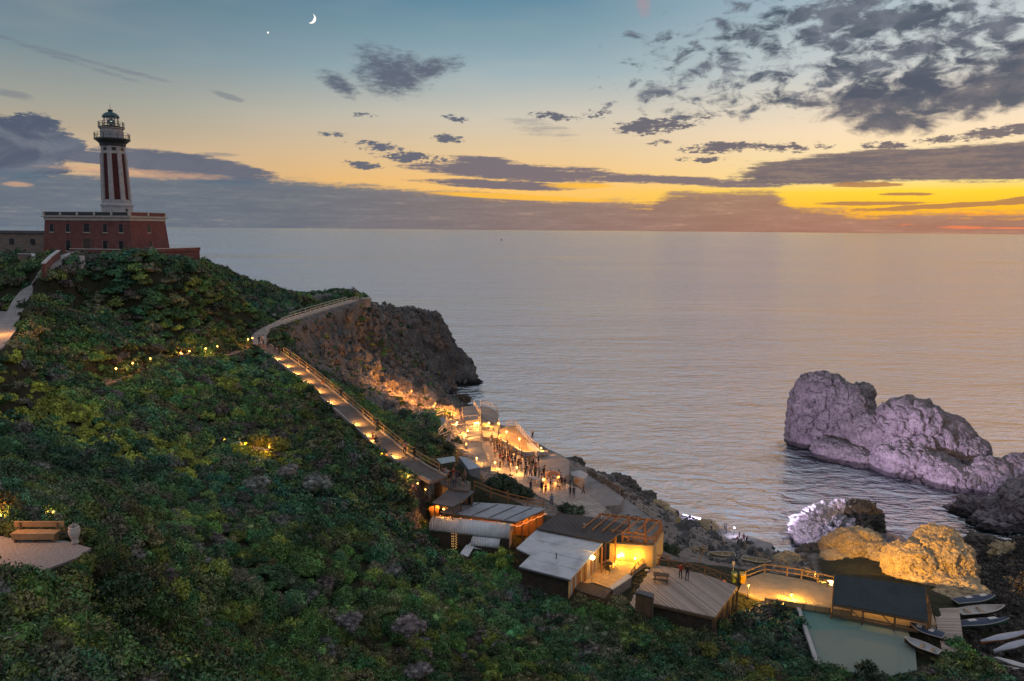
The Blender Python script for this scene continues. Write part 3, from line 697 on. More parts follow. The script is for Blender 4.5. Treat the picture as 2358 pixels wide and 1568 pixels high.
def plant():
    step = .92
    gx_, gy_ = np.meshgrid(np.arange(-140, 80, step), np.arange(14, 232, step))
    xy = np.stack([gx_.ravel(), gy_.ravel()], 1)+rng.uniform(-.42, .42, (gx_.size, 2))*step
    xy = np.concatenate([xy, np.column_stack([rng.uniform(-32, 14, 2600), rng.uniform(13, 46, 2600)]), np.column_stack([rng.uniform(-24, -4, 1500), rng.uniform(14, 33, 1500)])])
    z = ground(xy); xyz = np.column_stack([xy, z])
    keep = (z > 2.2) & seen(xyz)
    for poly in NOVEG: keep &= ~in_poly(xy, poly)
    for poly, fz in FLATS:
        if poly is HUTF or poly is SHEDF or poly is PAVF: continue
        keep &= ~(in_poly(xy, poly) | (poly_dist(xy, poly) < .5))
    for line, w in ((UP_PATH, 2.0), (STAIR, 2.0), (LAMP_PATH, 1.2), (LIGHT_PATH, 1.7)):
        d, _ = line_near(xy, line); keep &= d > w
    hp = [(p.x, p.y) for p in LH_CLEAR]; keep &= ~in_poly(xy, hp)
    rm = rock_mask(xy); pr = rng.uniform(0, 1, len(xy))
    clump = fbm(np.column_stack([xy/9, np.zeros(len(xy))]), 3, 77)
    keep &= pr > np.clip((rm-.2)*1.6, 0, .93-.25*(clump > .1))
    d = np.hypot(xy[:, 0], xy[:, 1])
    # keep fewer, larger plants far away
    keep &= rng.uniform(0, 1, len(xy)) < np.interp(d, [0, 55, 110, 240], [.90, .88, .78, .66])
    xy, z, rm, d, xyz = xy[keep], z[keep], rm[keep], d[keep], xyz[keep]; n = len(xy)
    patch = fbm(np.column_stack([xy/13, np.zeros(n)]), 3, 55); patch2 = fbm(np.column_stack([xy/4.5, np.zeros(n)]), 2, 91)
    big = .56+.40*patch2+rng.uniform(0, .55, n)
    size = np.clip(big, .32, 1.5)*np.interp(d, [20, 60, 150], [1.0, 1.12, 1.35])*np.where(rm > .4, .6, 1)
    pal = np.array([(.020,.050,.018),(.030,.066,.022),(.028,.064,.026),(.056,.078,.020),(.042,.056,.030),(.050,.050,.034),(.016,.052,.026),(.012,.028,.014)])*1.35
    tint = pal[rng.integers(0, len(pal), n)]*rng.uniform(.8, 2.4, (n, 1))
    tint = np.where((patch > .18)[:, None], tint*np.array([1.25, 1.18, .85]), tint)
    tint = np.where((patch < -.2)[:, None], tint*np.array([.8, .95, 1.15]), tint)
    bd = poly_dist(xy, BENCH_FLAT); size = np.where(bd < 1.3, np.minimum(size, .5), size)
    yel = np.zeros(n, bool)
    for poly in YELLOW: yel |= in_poly(xy, poly)
    yk = yel & (rng.uniform(0, 1, n) < .78)
    tint[yk] = np.array([.24,.28,.045])*rng.uniform(.45, 1.3, (yk.sum(), 1)); size[yk] *= .8
    tint = tint*(1+.55*fbm(np.column_stack([xy/16, np.zeros(n)]), 2, 133))[:, None]*np.interp(d, [20, 60], [.74, 1.0])[:, None]
    cove = xy[:, 0] > 44
    tint[cove] = np.array([.060,.052,.046])*rng.uniform(.5, 1.5, (cove.sum(), 1)); size[cove] *= .8
    grey = (rng.uniform(0, 1, n) < .032) & ~yk
    tint[grey] = np.array([.105,.112,.105])*rng.uniform(.7, 1.3, (grey.sum(), 1))*np.array([1.05,1,1])
    mauve = (rng.uniform(0, 1, n) < .026) & ~yk & ~grey
    tint[mauve] = np.array([.095,.078,.074])*rng.uniform(.7, 1.3, (mauve.sum(), 1))
    kind = np.where(grey | mauve, 1, np.where(rng.uniform(0, 1, n) < .14, 2, 0))
    rot = np.column_stack([rng.normal(0, .12, n), rng.normal(0, .12, n), rng.uniform(0, 6.28, n)])
    scl = np.column_stack([size*rng.uniform(.85, 1.2, n), size*rng.uniform(.85, 1.2, n), size*rng.uniform(.75, 1.25, n)])
    xyz[:, 2] = np.where(rm > .3, np.minimum(xyz[:, 2], surf_z(xy)), xyz[:, 2])-.1*size
    # the plants that show largest: each an object of its own
    app = size/np.linalg.norm(xyz-np.array(CAMLOC), axis=1)
    app[~seen(xyz, -10, -5)] = 0
    ind = np.argsort(-app)[:260]
    mask = np.zeros(n, bool); mask[ind] = True
    info = {0: ('scrub_shrub', 'dark green leafy shrub, one of many in the dense foreground scrub', 'dark green shrubs of the foreground scrub', 'leafy'),
            1: ('pale_shrub', 'pale grey domed shrub among the dark green foreground scrub', 'pale domed shrubs of the foreground scrub', 'dome'),
            2: ('spiky_shrub', 'shrub with long thin spiky leaves in the foreground scrub', 'spiky shrubs of the foreground scrub', 'spiky')}
    for i in ind:
        nm, lb, gr, kd = info[int(kind[i])]
        o = link(nm, SHRUBS[kd][int(rng.integers(0, len(SHRUBS[kd])))], None, xyz[i]); o.rotation_euler = rot[i]; o.scale = scl[i]
        o['tint'] = [float(t) for t in tint[i]]
        tag(o, lb, 'shrub', gr)
    near = ~mask & (d < 70); far = ~mask & ~near
    for sel, k, meshes, nm, lb in ((near & (kind == 0), 0, SHRUBS['leafy'], 'scrub', 'dense dark green scrub covering the near slope'),
                        (near & (kind == 1), 1, SHRUBS['dome'], 'pale_scrub', 'pale grey bushes scattered through the dark scrub'),
                        (near & (kind == 2), 2, SHRUBS['spiky'], 'spiky_scrub', 'spiky leaved growth scattered through the near scrub'),
                        (far, 3, SHRUBS['far'], 'hill_scrub', 'dark green scrub covering the hill below the lighthouse')):
        if sel.sum(): scatter_object(nm, meshes, xyz[sel], scl[sel], rot[sel], tint[sel], lb, 'scrub')
    print('plants', n, 'near', near.sum(), 'far', far.sum())
LH_CLEAR = [P(70,560,128), P(300,600,131), P(462,598,142), P(470,590,170), P(40,560,175), P(-60,560,160), P(-60,556,135)]
plant()
# ---------------------------------------------------------------- rocks standing in and by the sea
def rock_material(name, c1, c2, c3, wet=1.2, scale=1.0):
    m = bpy.data.materials.new(name); m.use_nodes = True; b = NB(m.node_tree); bs = m.node_tree.nodes['Principled BSDF']
    g = b.new('ShaderNodeNewGeometry'); pos = g.outputs['Position']
    n1 = b.noise(pos, .35*scale, 5, .6); n2 = b.noise(pos, 2.0*scale, 6, .68)
    c = b.mix(b.sm(n1, .35, .65), c1, c2); c = b.mix(b.m('MULTIPLY', b.sm(n2, .50, .68), .8), c, c3)
    st = b.noise(b.vmul(pos, (1.4*scale, 1.4*scale, .22*scale)), 1.0, 5, .65, .5)
    c = b.mix(b.m('MULTIPLY', b.sm(st, .52, .72), .45), c, tuple(x*.45 for x in c2))
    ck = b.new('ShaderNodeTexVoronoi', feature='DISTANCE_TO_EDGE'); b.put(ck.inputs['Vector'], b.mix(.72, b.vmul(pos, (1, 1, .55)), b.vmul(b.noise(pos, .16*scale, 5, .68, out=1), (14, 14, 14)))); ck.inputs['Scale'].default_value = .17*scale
    c = b.mix(b.m('MULTIPLY', b.m('MULTIPLY', b.sm(ck.outputs['Distance'], .035, .004), .7), b.sm(b.noise(pos, .3*scale, 3), .42, .6)), c, tuple(x*.16 for x in c2))  # crack lines: shade of the clefts and dirt, painted into the colour
    sp = b.new('ShaderNodeSeparateXYZ'); b.l.new(pos, sp.inputs[0])
    hz = b.m('MULTIPLY_ADD', b.m('SUBTRACT', n1, .5), 1.6, sp.outputs[2])
    c = b.mix(b.sm(hz, wet+.5, wet-.1), c, tuple(x*.30 for x in c2))
    c = b.mix(b.sm(hz, .55, .15), c, (.012, .012, .013))
    b.put(bs.inputs['Base Color'], c); bs.inputs['Roughness'].default_value = .85; bs.inputs['Specular IOR Level'].default_value = .25
    v = b.new('ShaderNodeTexVoronoi', feature='DISTANCE_TO_EDGE'); b.put(v.inputs['Vector'], b.mix(.3, pos, b.noise(pos, .6*scale, 3, .6, out=1))); v.inputs['Scale'].default_value = .42*scale
    h = b.m('ADD', b.m('MULTIPLY', n2, .55), b.m('ADD', b.m('MULTIPLY', b.sm(v.outputs['Distance'], 0, .05), .22), b.m('MULTIPLY', st, .35)))
    b.put(bs.inputs['Normal'], b.bump(h, 1.0, .6/scale))
    return m
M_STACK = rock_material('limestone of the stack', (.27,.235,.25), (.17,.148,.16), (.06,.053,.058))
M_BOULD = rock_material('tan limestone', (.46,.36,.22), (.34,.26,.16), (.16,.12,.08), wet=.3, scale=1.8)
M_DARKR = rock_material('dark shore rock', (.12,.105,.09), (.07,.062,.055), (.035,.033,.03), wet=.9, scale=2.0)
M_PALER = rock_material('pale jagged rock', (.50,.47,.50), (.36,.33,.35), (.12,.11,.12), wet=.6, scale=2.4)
_ico = {}
def ico_np(sub):
    if sub not in _ico:
        import bmesh
        bm = bmesh.new(); bmesh.ops.create_icosphere(bm, subdivisions=sub, radius=1)
        _ico[sub] = (np.array([v.co[:] for v in bm.verts]), np.array([[v.index for v in f.verts] for f in bm.faces])); bm.free()
    return _ico[sub]
def rock_lobe(c, axes, rz, sub, seed, amp=.18, fine=.06, crack=.05, sq=2.4, cell=2.2, tilt=0.0):
    U, F = ico_np(sub)
    k = (np.abs(U)**sq).sum(1)**(-1/sq)       # boxier than an ellipsoid
    L = U*k[:, None]*np.array(axes)
    if tilt: ct, st_ = math.cos(tilt), math.sin(tilt); L = np.column_stack([L[:, 0]*ct-L[:, 2]*st_, L[:, 1], L[:, 0]*st_+L[:, 2]*ct])
    ca, sa = math.cos(rz), math.sin(rz)
    L = np.column_stack([L[:, 0]*ca-L[:, 1]*sa, L[:, 0]*sa+L[:, 1]*ca, L[:, 2]])
    Wd = L+np.array(c); s = float(np.mean(axes))
    nrm = L/np.maximum(np.linalg.norm(L, axis=1), 1e-6)[:, None]
    d = fbm(Wd/(s*.9), 3, seed)*amp*s + (ridged(Wd/(s*.28), 4, seed+3)-.3)*fine*s*1.6
    f1, f2 = worley(Wd/cell + fbm(Wd/(cell*.8), 2, seed+5)[:, None]*.4, seed+9)
    d += (np.clip(f2-f1, 0, .13)/.13-1)*crack*s*.8 + (np.clip(f2-f1, 0, .4)/.4-1)*crack*s*.35 + vnoise(Wd/(cell*.12), seed+2)*fine*.22*s - np.clip(.16-np.abs(vnoise(Wd/(cell*1.1)+fbm(Wd/(cell*.5), 3, seed+21)[:, None]*.35, seed+22)), 0, .16)*crack*s*5
    d += facets(Wd/np.array([cell*.62, cell*.62, cell*.85])+fbm(Wd/cell, 2, seed+31)[:, None]*.25, seed+40)*fine*s*2.0 + facets(Wd/(cell*.24), seed+60)*fine*s*.75
    return Wd+nrm*d[:, None], F
def rock_object(name, lobes, mat, label, cat='rock', group=None):
    V = []; F = []; n = 0
    for lb in lobes:
        v, f = rock_lobe(*lb[:-1], **lb[-1]) if isinstance(lb[-1], dict) else rock_lobe(*lb)
        V.append(v); F.append(f+n); n += len(v)
    V = np.concatenate(V); org = np.array([V[:, 0].mean(), V[:, 1].mean(), max(0, V[:, 2].min())])
    me = np_mesh(name, V-org, np.concatenate(F), mat, False)
    return tag(link(name, me, None, Vector(org)), label, cat, group)
def lobe(x, y, d, w, h, dep, rz=0.0, sub=6, seed=1, **kw):   # centre seen at (x, y) at distance d; half sizes in picture units
    p = P(x, y, d); k = d/math.cos(math.atan2(p.x, p.y))/F0
    return (tuple(p), (w*k*1.02, dep, h*k*1.04), rz, sub, seed, kw)
STACK_RZ = R(-38)
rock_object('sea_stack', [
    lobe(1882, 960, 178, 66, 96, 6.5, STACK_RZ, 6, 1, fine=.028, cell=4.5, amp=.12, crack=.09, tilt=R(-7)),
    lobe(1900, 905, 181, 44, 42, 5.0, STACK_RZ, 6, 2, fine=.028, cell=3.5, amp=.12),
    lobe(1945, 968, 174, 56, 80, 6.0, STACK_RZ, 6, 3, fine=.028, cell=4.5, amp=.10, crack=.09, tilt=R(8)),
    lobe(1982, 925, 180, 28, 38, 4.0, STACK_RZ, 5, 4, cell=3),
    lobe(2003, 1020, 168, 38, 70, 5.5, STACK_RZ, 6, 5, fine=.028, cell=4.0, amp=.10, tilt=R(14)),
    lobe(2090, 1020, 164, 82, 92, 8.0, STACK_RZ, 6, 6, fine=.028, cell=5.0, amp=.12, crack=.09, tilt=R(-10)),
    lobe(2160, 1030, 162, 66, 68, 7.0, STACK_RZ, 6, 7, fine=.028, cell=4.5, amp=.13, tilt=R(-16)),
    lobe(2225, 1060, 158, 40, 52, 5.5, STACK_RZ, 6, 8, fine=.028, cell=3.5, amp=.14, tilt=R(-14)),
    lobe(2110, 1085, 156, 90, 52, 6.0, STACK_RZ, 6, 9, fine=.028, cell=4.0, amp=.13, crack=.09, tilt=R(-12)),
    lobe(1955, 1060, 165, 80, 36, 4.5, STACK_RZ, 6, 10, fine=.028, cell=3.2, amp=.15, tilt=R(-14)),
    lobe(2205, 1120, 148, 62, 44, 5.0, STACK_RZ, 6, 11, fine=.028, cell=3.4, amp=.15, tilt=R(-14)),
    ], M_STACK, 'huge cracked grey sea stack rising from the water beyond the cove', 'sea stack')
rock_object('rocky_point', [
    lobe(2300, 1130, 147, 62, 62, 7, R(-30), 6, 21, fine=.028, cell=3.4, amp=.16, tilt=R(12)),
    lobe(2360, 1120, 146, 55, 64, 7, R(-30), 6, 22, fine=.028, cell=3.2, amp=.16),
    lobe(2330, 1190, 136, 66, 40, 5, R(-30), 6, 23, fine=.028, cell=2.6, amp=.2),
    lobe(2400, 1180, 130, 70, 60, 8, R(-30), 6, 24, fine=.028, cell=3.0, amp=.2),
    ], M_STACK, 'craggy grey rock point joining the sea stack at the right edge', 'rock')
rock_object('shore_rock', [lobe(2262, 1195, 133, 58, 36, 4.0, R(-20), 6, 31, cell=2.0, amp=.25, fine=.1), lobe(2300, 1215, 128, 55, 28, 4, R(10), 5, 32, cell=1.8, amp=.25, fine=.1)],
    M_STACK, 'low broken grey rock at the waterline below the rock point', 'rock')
rock_object('islet_rock', [lobe(2120, 1142, 148, 26, 9, 2.0, R(-20), 5, 33, cell=1.2, amp=.3, fine=.12), lobe(2095, 1146, 147, 13, 6, 1.2, 0, 4, 34, cell=1.0, amp=.3)],
    M_DARKR, 'small low rocks awash at the foot of the sea stack', 'rock')
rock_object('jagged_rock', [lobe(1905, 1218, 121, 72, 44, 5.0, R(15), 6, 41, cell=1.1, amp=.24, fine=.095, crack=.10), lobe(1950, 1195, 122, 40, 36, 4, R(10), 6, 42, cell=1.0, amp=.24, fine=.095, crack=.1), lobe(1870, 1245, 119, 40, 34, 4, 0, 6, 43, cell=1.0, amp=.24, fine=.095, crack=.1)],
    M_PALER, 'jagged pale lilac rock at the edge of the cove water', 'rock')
rock_object('dark_rock', [lobe(1872, 1288, 108, 38, 26, 3, 0, 5, 45, cell=1.4, amp=.2)], M_DARKR, 'black hollow rock in front of the jagged pale rock', 'rock')
rock_object('dark_rock', [lobe(1985, 1208, 119, 34, 42, 4.5, R(10), 6, 44, cell=1.6, amp=.2, fine=.1)],
    M_DARKR, 'dark shadowed rock behind the jagged pale rock', 'rock')
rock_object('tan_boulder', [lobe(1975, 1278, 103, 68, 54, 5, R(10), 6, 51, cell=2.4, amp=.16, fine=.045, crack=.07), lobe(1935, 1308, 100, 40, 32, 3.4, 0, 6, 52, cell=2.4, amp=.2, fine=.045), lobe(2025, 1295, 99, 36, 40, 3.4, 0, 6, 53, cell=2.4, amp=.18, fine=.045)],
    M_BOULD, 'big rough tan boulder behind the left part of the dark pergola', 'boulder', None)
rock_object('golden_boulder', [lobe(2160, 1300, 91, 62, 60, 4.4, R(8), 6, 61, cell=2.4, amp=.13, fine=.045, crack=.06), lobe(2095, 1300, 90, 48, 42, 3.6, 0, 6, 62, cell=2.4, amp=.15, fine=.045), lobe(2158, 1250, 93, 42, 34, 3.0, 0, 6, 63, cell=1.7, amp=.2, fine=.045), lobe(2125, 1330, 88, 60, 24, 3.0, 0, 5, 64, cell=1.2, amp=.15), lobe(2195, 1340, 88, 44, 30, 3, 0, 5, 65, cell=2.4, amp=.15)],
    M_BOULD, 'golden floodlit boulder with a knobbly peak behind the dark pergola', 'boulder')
_p = P(2152, 1238, 93)
_mb = MB(_p).lathe(_p-Vector((0, 0, 1.2)), [(.32, 0), (.30, 1.0), (.22, 1.7), (.12, 2.3), (.03, 2.75)], 7)
tag(_mb.build('rock_pinnacle', M_BOULD, loc=_p), 'thin pointed stone standing upright on top of the golden boulder', 'stone')
rock_object('flat_rock', [lobe(2215, 1358, 84, 48, 14, 2.2, R(-5), 5, 66, cell=1.2, amp=.15), lobe(2180, 1375, 82, 34, 12, 1.6, 0, 5, 67, cell=1.2, amp=.15)], M_BOULD, 'low flat floodlit rock right of the dark pergola', 'rock')
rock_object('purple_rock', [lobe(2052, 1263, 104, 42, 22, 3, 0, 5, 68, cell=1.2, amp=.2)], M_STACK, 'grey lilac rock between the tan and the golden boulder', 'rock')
rock_object('round_boulder', [lobe(1818, 1305, 100, 34, 28, 2.4, 0, 5, 71, cell=1.4, amp=.16), lobe(1790, 1315, 98, 22, 18, 2, 0, 5, 72, cell=1.4, amp=.16)], M_BOULD, 'brown rounded boulder beside the ramp below the sand terrace', 'boulder')
rock_object('quay_boulder', [lobe(1626, 1218, 118, 27, 20, 2.2, 0, 5, 73, cell=1.6, amp=.16), lobe(1605, 1224, 117, 16, 14, 1.6, 0, 5, 74, cell=1.6, amp=.16)], M_BOULD, 'brown boulder lying on the concrete quay near the swimmers ladder', 'boulder')
for i, (x, y, d, w, h, dep) in enumerate([(1410,1108,140,46,12,3),(1375,1098,142,24,9,2),(1445,1128,136,34,11,2.5),(1480,1142,134,32,8,2.4),(1062,918,206,10,9,3),(1325,1068,146,12,14,2),(1225,1032,150,18,8,2.2),(1545,1186,130,14,8,1.6)]):
    rock_object('shore_rock', [lobe(x, y, d, w, h, dep, R(20*i), 5, 80+i, cell=1.5, amp=.28, fine=.14)], M_DARKR,
        ['dark jagged shore rock below the lower terrace railing', 'dark low rock beside the lit booth', 'dark ragged reef rock running out from the shore', 'dark reef tip pointing out into the sea', 'small black sea rock at the foot of the headland cliff', 'dark pointed rock behind the grey concrete platform', 'dark rock below the end of the orange terrace railing', 'small dark rock at the end of the purple light strip'][i], 'rock')
for i, (x, y, d, w, h, dep, lb) in enumerate([(1505,1172,124,34,16,2.4,'brown shore crag beside the steel stairs'),(1530,1185,122,26,14,2.2,'brown crag above the purple light strip'),(2335,1290,103,34,26,3,'tan boulder on the right edge above the cove'),(2350,1320,97,24,18,2,'rounded tan boulder below the right edge crag'),(2225,1290,108,30,20,2.4,'mossy dark boulder at the end of the cove'),(2270,1260,112,36,20,3,'dark mossy rock on the far side of the cove')]):
    rock_object('crag', [lobe(x, y, d, w, h, dep, R(25*i), 5, 90+i, cell=1.4, amp=.24, fine=.12)], M_BOULD if i < 4 else M_DARKR, lb, 'rock')
# loose stones over the rocky knoll
def scree():
    ms = []
    for k in range(4):
        v, f = rock_lobe((0, 0, 0), (1, .8, .7), 0, 3, 200+k, .35, .2, .1, 2.2, .7)
        ms.append(np_mesh('stone', v, f, M_SCREE, False))
    xy = np.column_stack([rng.uniform(-75, 5, 9000), rng.uniform(100, 246, 9000)])
    rm = rock_mask(xy); z = ground(xy); xyz = np.column_stack([xy, z]); k = (rm > .55) & (z > 1) & seen(xyz)
    for line, w in ((UP_PATH, 2.2), (STAIR, 2.2)): k &= line_near(xy, line)[0] > w
    xyz = xyz[k]; n = len(xyz); s = np.exp(rng.normal(-.95, .5, n))
    xyz[:, 2] = np.minimum(surf_z(xyz[:, :2]), xyz[:, 2]+.6) - .15*s
    scatter_object('scree', ms, xyz, np.column_stack([s*1.2, s, s*.9]), rng.uniform(0, 6.28, (n, 3)), np.ones((n, 3)), 'broken stones and outcrops over the rocky knoll', 'stones')
def _scm():
    m = bpy.data.materials.new('scree stone'); m.use_nodes = True; b = NB(m.node_tree); bs = m.node_tree.nodes['Principled BSDF']
    pos = b.new('ShaderNodeNewGeometry').outputs['Position']
    n = b.noise(pos, .25, 5, .6); r = b.new('ShaderNodeObjectInfo').outputs['Random']
    c = b.mix(b.sm(n, .3, .7), (.165,.162,.160), (.10,.102,.106)); c = b.mix(b.m('MULTIPLY', r, .5), c, (.085,.078,.07))
    c = b.mix(b.m('MULTIPLY', b.sm(b.noise(pos, .09, 3), .5, .65), .5), c, (.235,.165,.12))
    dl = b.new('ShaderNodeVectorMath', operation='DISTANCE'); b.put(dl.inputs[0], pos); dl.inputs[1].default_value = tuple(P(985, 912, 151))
    c = b.mix(b.sm(dl.outputs['Value'], 19, 10), c, b.mix(r, (.44, .36, .27), (.24, .19, .15)))  # stones near the lamps paled too, lamplight painted into their colour
    b.put(bs.inputs['Base Color'], c); bs.inputs['Roughness'].default_value = .9
    b.put(bs.inputs['Normal'], b.bump(b.noise(pos, 3, 6, .7), 1, .2)); return m
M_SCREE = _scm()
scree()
def shore_stones():
    ms = []
    for k in range(3):
        v, f = rock_lobe((0, 0, 0), (1, .8, .65), 0, 3, 240+k, .35, .2, .1, 2.2, .7); ms.append(np_mesh('stone', v, f, M_SCREE, False))
    xy = np.column_stack([rng.uniform(10, 62, 2300), rng.uniform(84, 135, 2300)]); z = surf_z(xy); k = in_poly(xy, BUILT[0]) & (z > .4) & (z < 12.5)
    for poly, fz in FLATS: k &= ~(in_poly(xy, poly) | (poly_dist(xy, poly) < .6))
    xy, z = xy[k], z[k]; n = len(xy); s = np.exp(rng.normal(-1.4, .55, n)); xyz = np.column_stack([xy, z+.05])
    scatter_object('shore_rubble', ms, xyz, np.column_stack([s*1.2, s, s*.8]), rng.uniform(0, 6.28, (n, 3)), np.ones((n, 3)), 'broken stones over the rock shelf between deck and quay', 'stones')
shore_stones()
# ---------------------------------------------------------------- shared materials of the built things
def brick_material(name, c1, c2, mortar, scale=1.0):
    m = bpy.data.materials.new(name); m.use_nodes = True; b = NB(m.node_tree); bs = m.node_tree.nodes['Principled BSDF']
    tc = b.new('ShaderNodeTexCoord').outputs['Object']; s = b.new('ShaderNodeSeparateXYZ'); b.l.new(tc, s.inputs[0])
    v = b.comb(b.m('ADD', s.outputs[0], s.outputs[1]), s.outputs[2], 0)
    t = b.new('ShaderNodeTexBrick'); b.put(t.inputs['Vector'], v); t.inputs['Scale'].default_value = scale
    t.inputs['Mortar Size'].default_value = .012; t.inputs['Brick Width'].default_value = .5; t.inputs['Row Height'].default_value = .2
    b.put(t.inputs['Color1'], c1); b.put(t.inputs['Color2'], c2); b.put(t.inputs['Mortar'], mortar)
    n = b.noise(tc, .7, 5, .65); n2 = b.noise(tc, 3.5, 4, .65)
    c = b.mix(b.m('MULTIPLY', b.sm(n, .4, .7), .6), t.outputs['Color'], tuple(x*.45 for x in c1))
    c = b.mix(b.m('MULTIPLY', b.sm(n2, .55, .75), .5), c, (.30, .24, .21))
    b.put(bs.inputs['Base Color'], c); bs.inputs['Roughness'].default_value = .9
    b.put(bs.inputs['Normal'], b.bump(b.m('ADD', t.outputs['Fac'], n2), .5, .03)); return m
def plank_material(name, col, width=.14, ang=0.0, dark=.55):
    m = bpy.data.materials.new(name); m.use_nodes = True; b = NB(m.node_tree); bs = m.node_tree.nodes['Principled BSDF']
    tc = b.new('ShaderNodeTexCoord').outputs['Object']; s = b.new('ShaderNodeSeparateXYZ'); b.l.new(tc, s.inputs[0])
    u = b.m('MULTIPLY_ADD', s.outputs[0], math.cos(ang)/width, b.m('MULTIPLY', s.outputs[1], math.sin(ang)/width))
    w = b.m('MULTIPLY_ADD', s.outputs[0], -math.sin(ang), b.m('MULTIPLY', s.outputs[1], math.cos(ang)))
    fl = b.m('FLOOR', u); fr = b.m('FRACT', u)
    wn = b.new('ShaderNodeTexWhiteNoise', noise_dimensions='1D'); b.put(wn.inputs['W'], fl)
    k = b.lin(wn.outputs['Value'], 0, 1, .65, 1.25)
    gr = b.noise(b.comb(b.m('MULTIPLY', u, 1.2), b.m('MULTIPLY', w, .5), fl), 3.0, 4, .6)
    k = b.m('MULTIPLY', k, b.lin(gr, .3, .7, .7, 1.2))
    gap = b.m('MULTIPLY', b.sm(fr, 0, .08), b.sm(fr, 1, .92))
    k = b.m('MULTIPLY', k, b.lin(gap, 0, 1, .2, 1))
    b.put(bs.inputs['Base Color'], b.mix(1.0, col, b.comb(k, k, k), 'MULTIPLY')); bs.inputs['Roughness'].default_value = .75
    b.put(bs.inputs['Normal'], b.bump(gap, .6, .02)); return m
def sheet_material(name, col, pitch=.18, ang=0.0, rough=.6, rust=(.16,.10,.06), ridge=.03):
    m = bpy.data.materials.new(name); m.use_nodes = True; b = NB(m.node_tree); bs = m.node_tree.nodes['Principled BSDF']
    tc = b.new('ShaderNodeTexCoord').outputs['Object']; s = b.new('ShaderNodeSeparateXYZ'); b.l.new(tc, s.inputs[0])
    u = b.m('MULTIPLY_ADD', s.outputs[0], math.cos(ang)/pitch, b.m('MULTIPLY', s.outputs[1], math.sin(ang)/pitch))
    h = b.m('SINE', b.m('MULTIPLY', u, 6.283))
    n = b.noise(tc, .55, 5, .65, .4); n2 = b.noise(tc, 3, 5, .7)
    c = b.mix(b.m('MULTIPLY', b.sm(n, .42, .68), .6), col, tuple(x*.5 for x in col))
    c = b.mix(b.m('MULTIPLY', b.sm(n2, .55, .75), .35), c, rust)
    b.put(bs.inputs['Base Color'], c); bs.inputs['Roughness'].default_value = rough
    b.put(bs.inputs['Normal'], b.bump(b.m('MULTIPLY_ADD', n2, .6, h), .7, ridge)); return m
M_BRICK = brick_material('red brick', (.17,.048,.042), (.12,.036,.034), (.17,.12,.11))
M_STONEW = brick_material('rough stone wall', (.21,.165,.13), (.14,.115,.10), (.17,.15,.13), .6)
M_WHITE = pm('weathered white plaster', (.42,.42,.43), (.30,.31,.32), 1.2, .85)
M_TRIM = pm('pale stone trim', (.50,.47,.43), (.38,.36,.34), 1.5, .85)
M_DARKI = pm('dark painted iron', (.03,.045,.05), (.02,.03,.033), 3, .5)
M_TEAL = pm('teal lantern copper', (.05,.11,.12), (.03,.07,.08), 2, .45, metal=.3)
M_RED = pm('dark red panel', (.085,.020,.022), (.055,.014,.016), 1.3, .8, .02)
M_WIN = pm('dark window', (.012,.014,.018), None, 2, .2)
M_CONC = pm('worn concrete', (.30,.27,.24), (.20,.18,.165), .5, .9, .05, 2.5)
M_CONC2 = pm('grey concrete slab', (.24,.23,.225), (.15,.145,.14), .35, .9, .06, 1.5)
M_PAVE = pm('pale paving', (.34,.30,.27), (.25,.22,.2), .8, .9, .04, 3)
M_ASPH = pm('grey brown path surface', (.135,.115,.105), (.095,.083,.076), .9, .9, .03, 4)
M_SAND = pm('trodden sand', (.40,.31,.20), (.30,.235,.15), .9, .95, .10, 2.6)
M_GRAV = pm('pale gravel', (.34,.32,.31), (.20,.19,.19), 9, .95, .08, 14)
def jointed(name, col, w, h, ang):
    m = bpy.data.materials.new(name); m.use_nodes = True; b = NB(m.node_tree); bs = m.node_tree.nodes['Principled BSDF']
    tc = b.new('ShaderNodeTexCoord').outputs['Object']; mp = b.new('ShaderNodeMapping'); b.l.new(tc, mp.inputs[0]); mp.inputs[2].default_value = (0, 0, ang)
    t = b.new('ShaderNodeTexBrick'); b.l.new(mp.outputs[0], t.inputs['Vector']); t.inputs['Scale'].default_value = 1; t.inputs['Brick Width'].default_value = w; t.inputs['Row Height'].default_value = h; t.inputs['Mortar Size'].default_value = .035
    b.put(t.inputs['Color1'], col); b.put(t.inputs['Color2'], tuple(x*.78 for x in col)); b.put(t.inputs['Mortar'], tuple(x*.4 for x in col))
    n = b.noise(tc, .6, 5, .65); n2 = b.noise(tc, 5, 5, .65)
    c = b.mix(b.m('MULTIPLY', b.sm(n, .42, .68), .6), t.outputs['Color'], tuple(x*.55 for x in col)); c = b.mix(b.m('MULTIPLY', b.sm(n2, .5, .75), .35), c, tuple(x*.4 for x in col))
    b.put(bs.inputs['Base Color'], c); bs.inputs['Roughness'].default_value = .88; b.put(bs.inputs['Normal'], b.bump(b.m('MULTIPLY_ADD', t.outputs['Fac'], -1.0, n2), .5, .03)); return m
M_PAVE = jointed('pale jointed paving', (.36,.315,.28), 1.4, .9, R(35)); M_CONC2 = jointed('grey concrete slabs', (.25,.24,.235), 3.2, 2.4, R(-28)); M_TILE = jointed('terrace tiles', (.46,.31,.155), .9, .9, R(40))
M_RAILW = pm('pale painted rail', (.55,.50,.44), (.42,.38,.33), 3, .7)
M_WOOD = pm('brown timber', (.20,.125,.07), (.13,.08,.045), 3, .75, .02, 8)
M_WOODL = pm('warm pale timber', (.36,.25,.14), (.26,.17,.09), 3, .75, .02, 8)
M_WOODO = pm('orange stained timber', (.36,.17,.06), (.27,.12,.045), 3, .7, .02, 8)
M_DECK = plank_material('deck planks', (.30,.255,.22), .16, R(22))
M_BOARD = plank_material('boardwalk planks', (.36,.30,.26), .2, R(95))
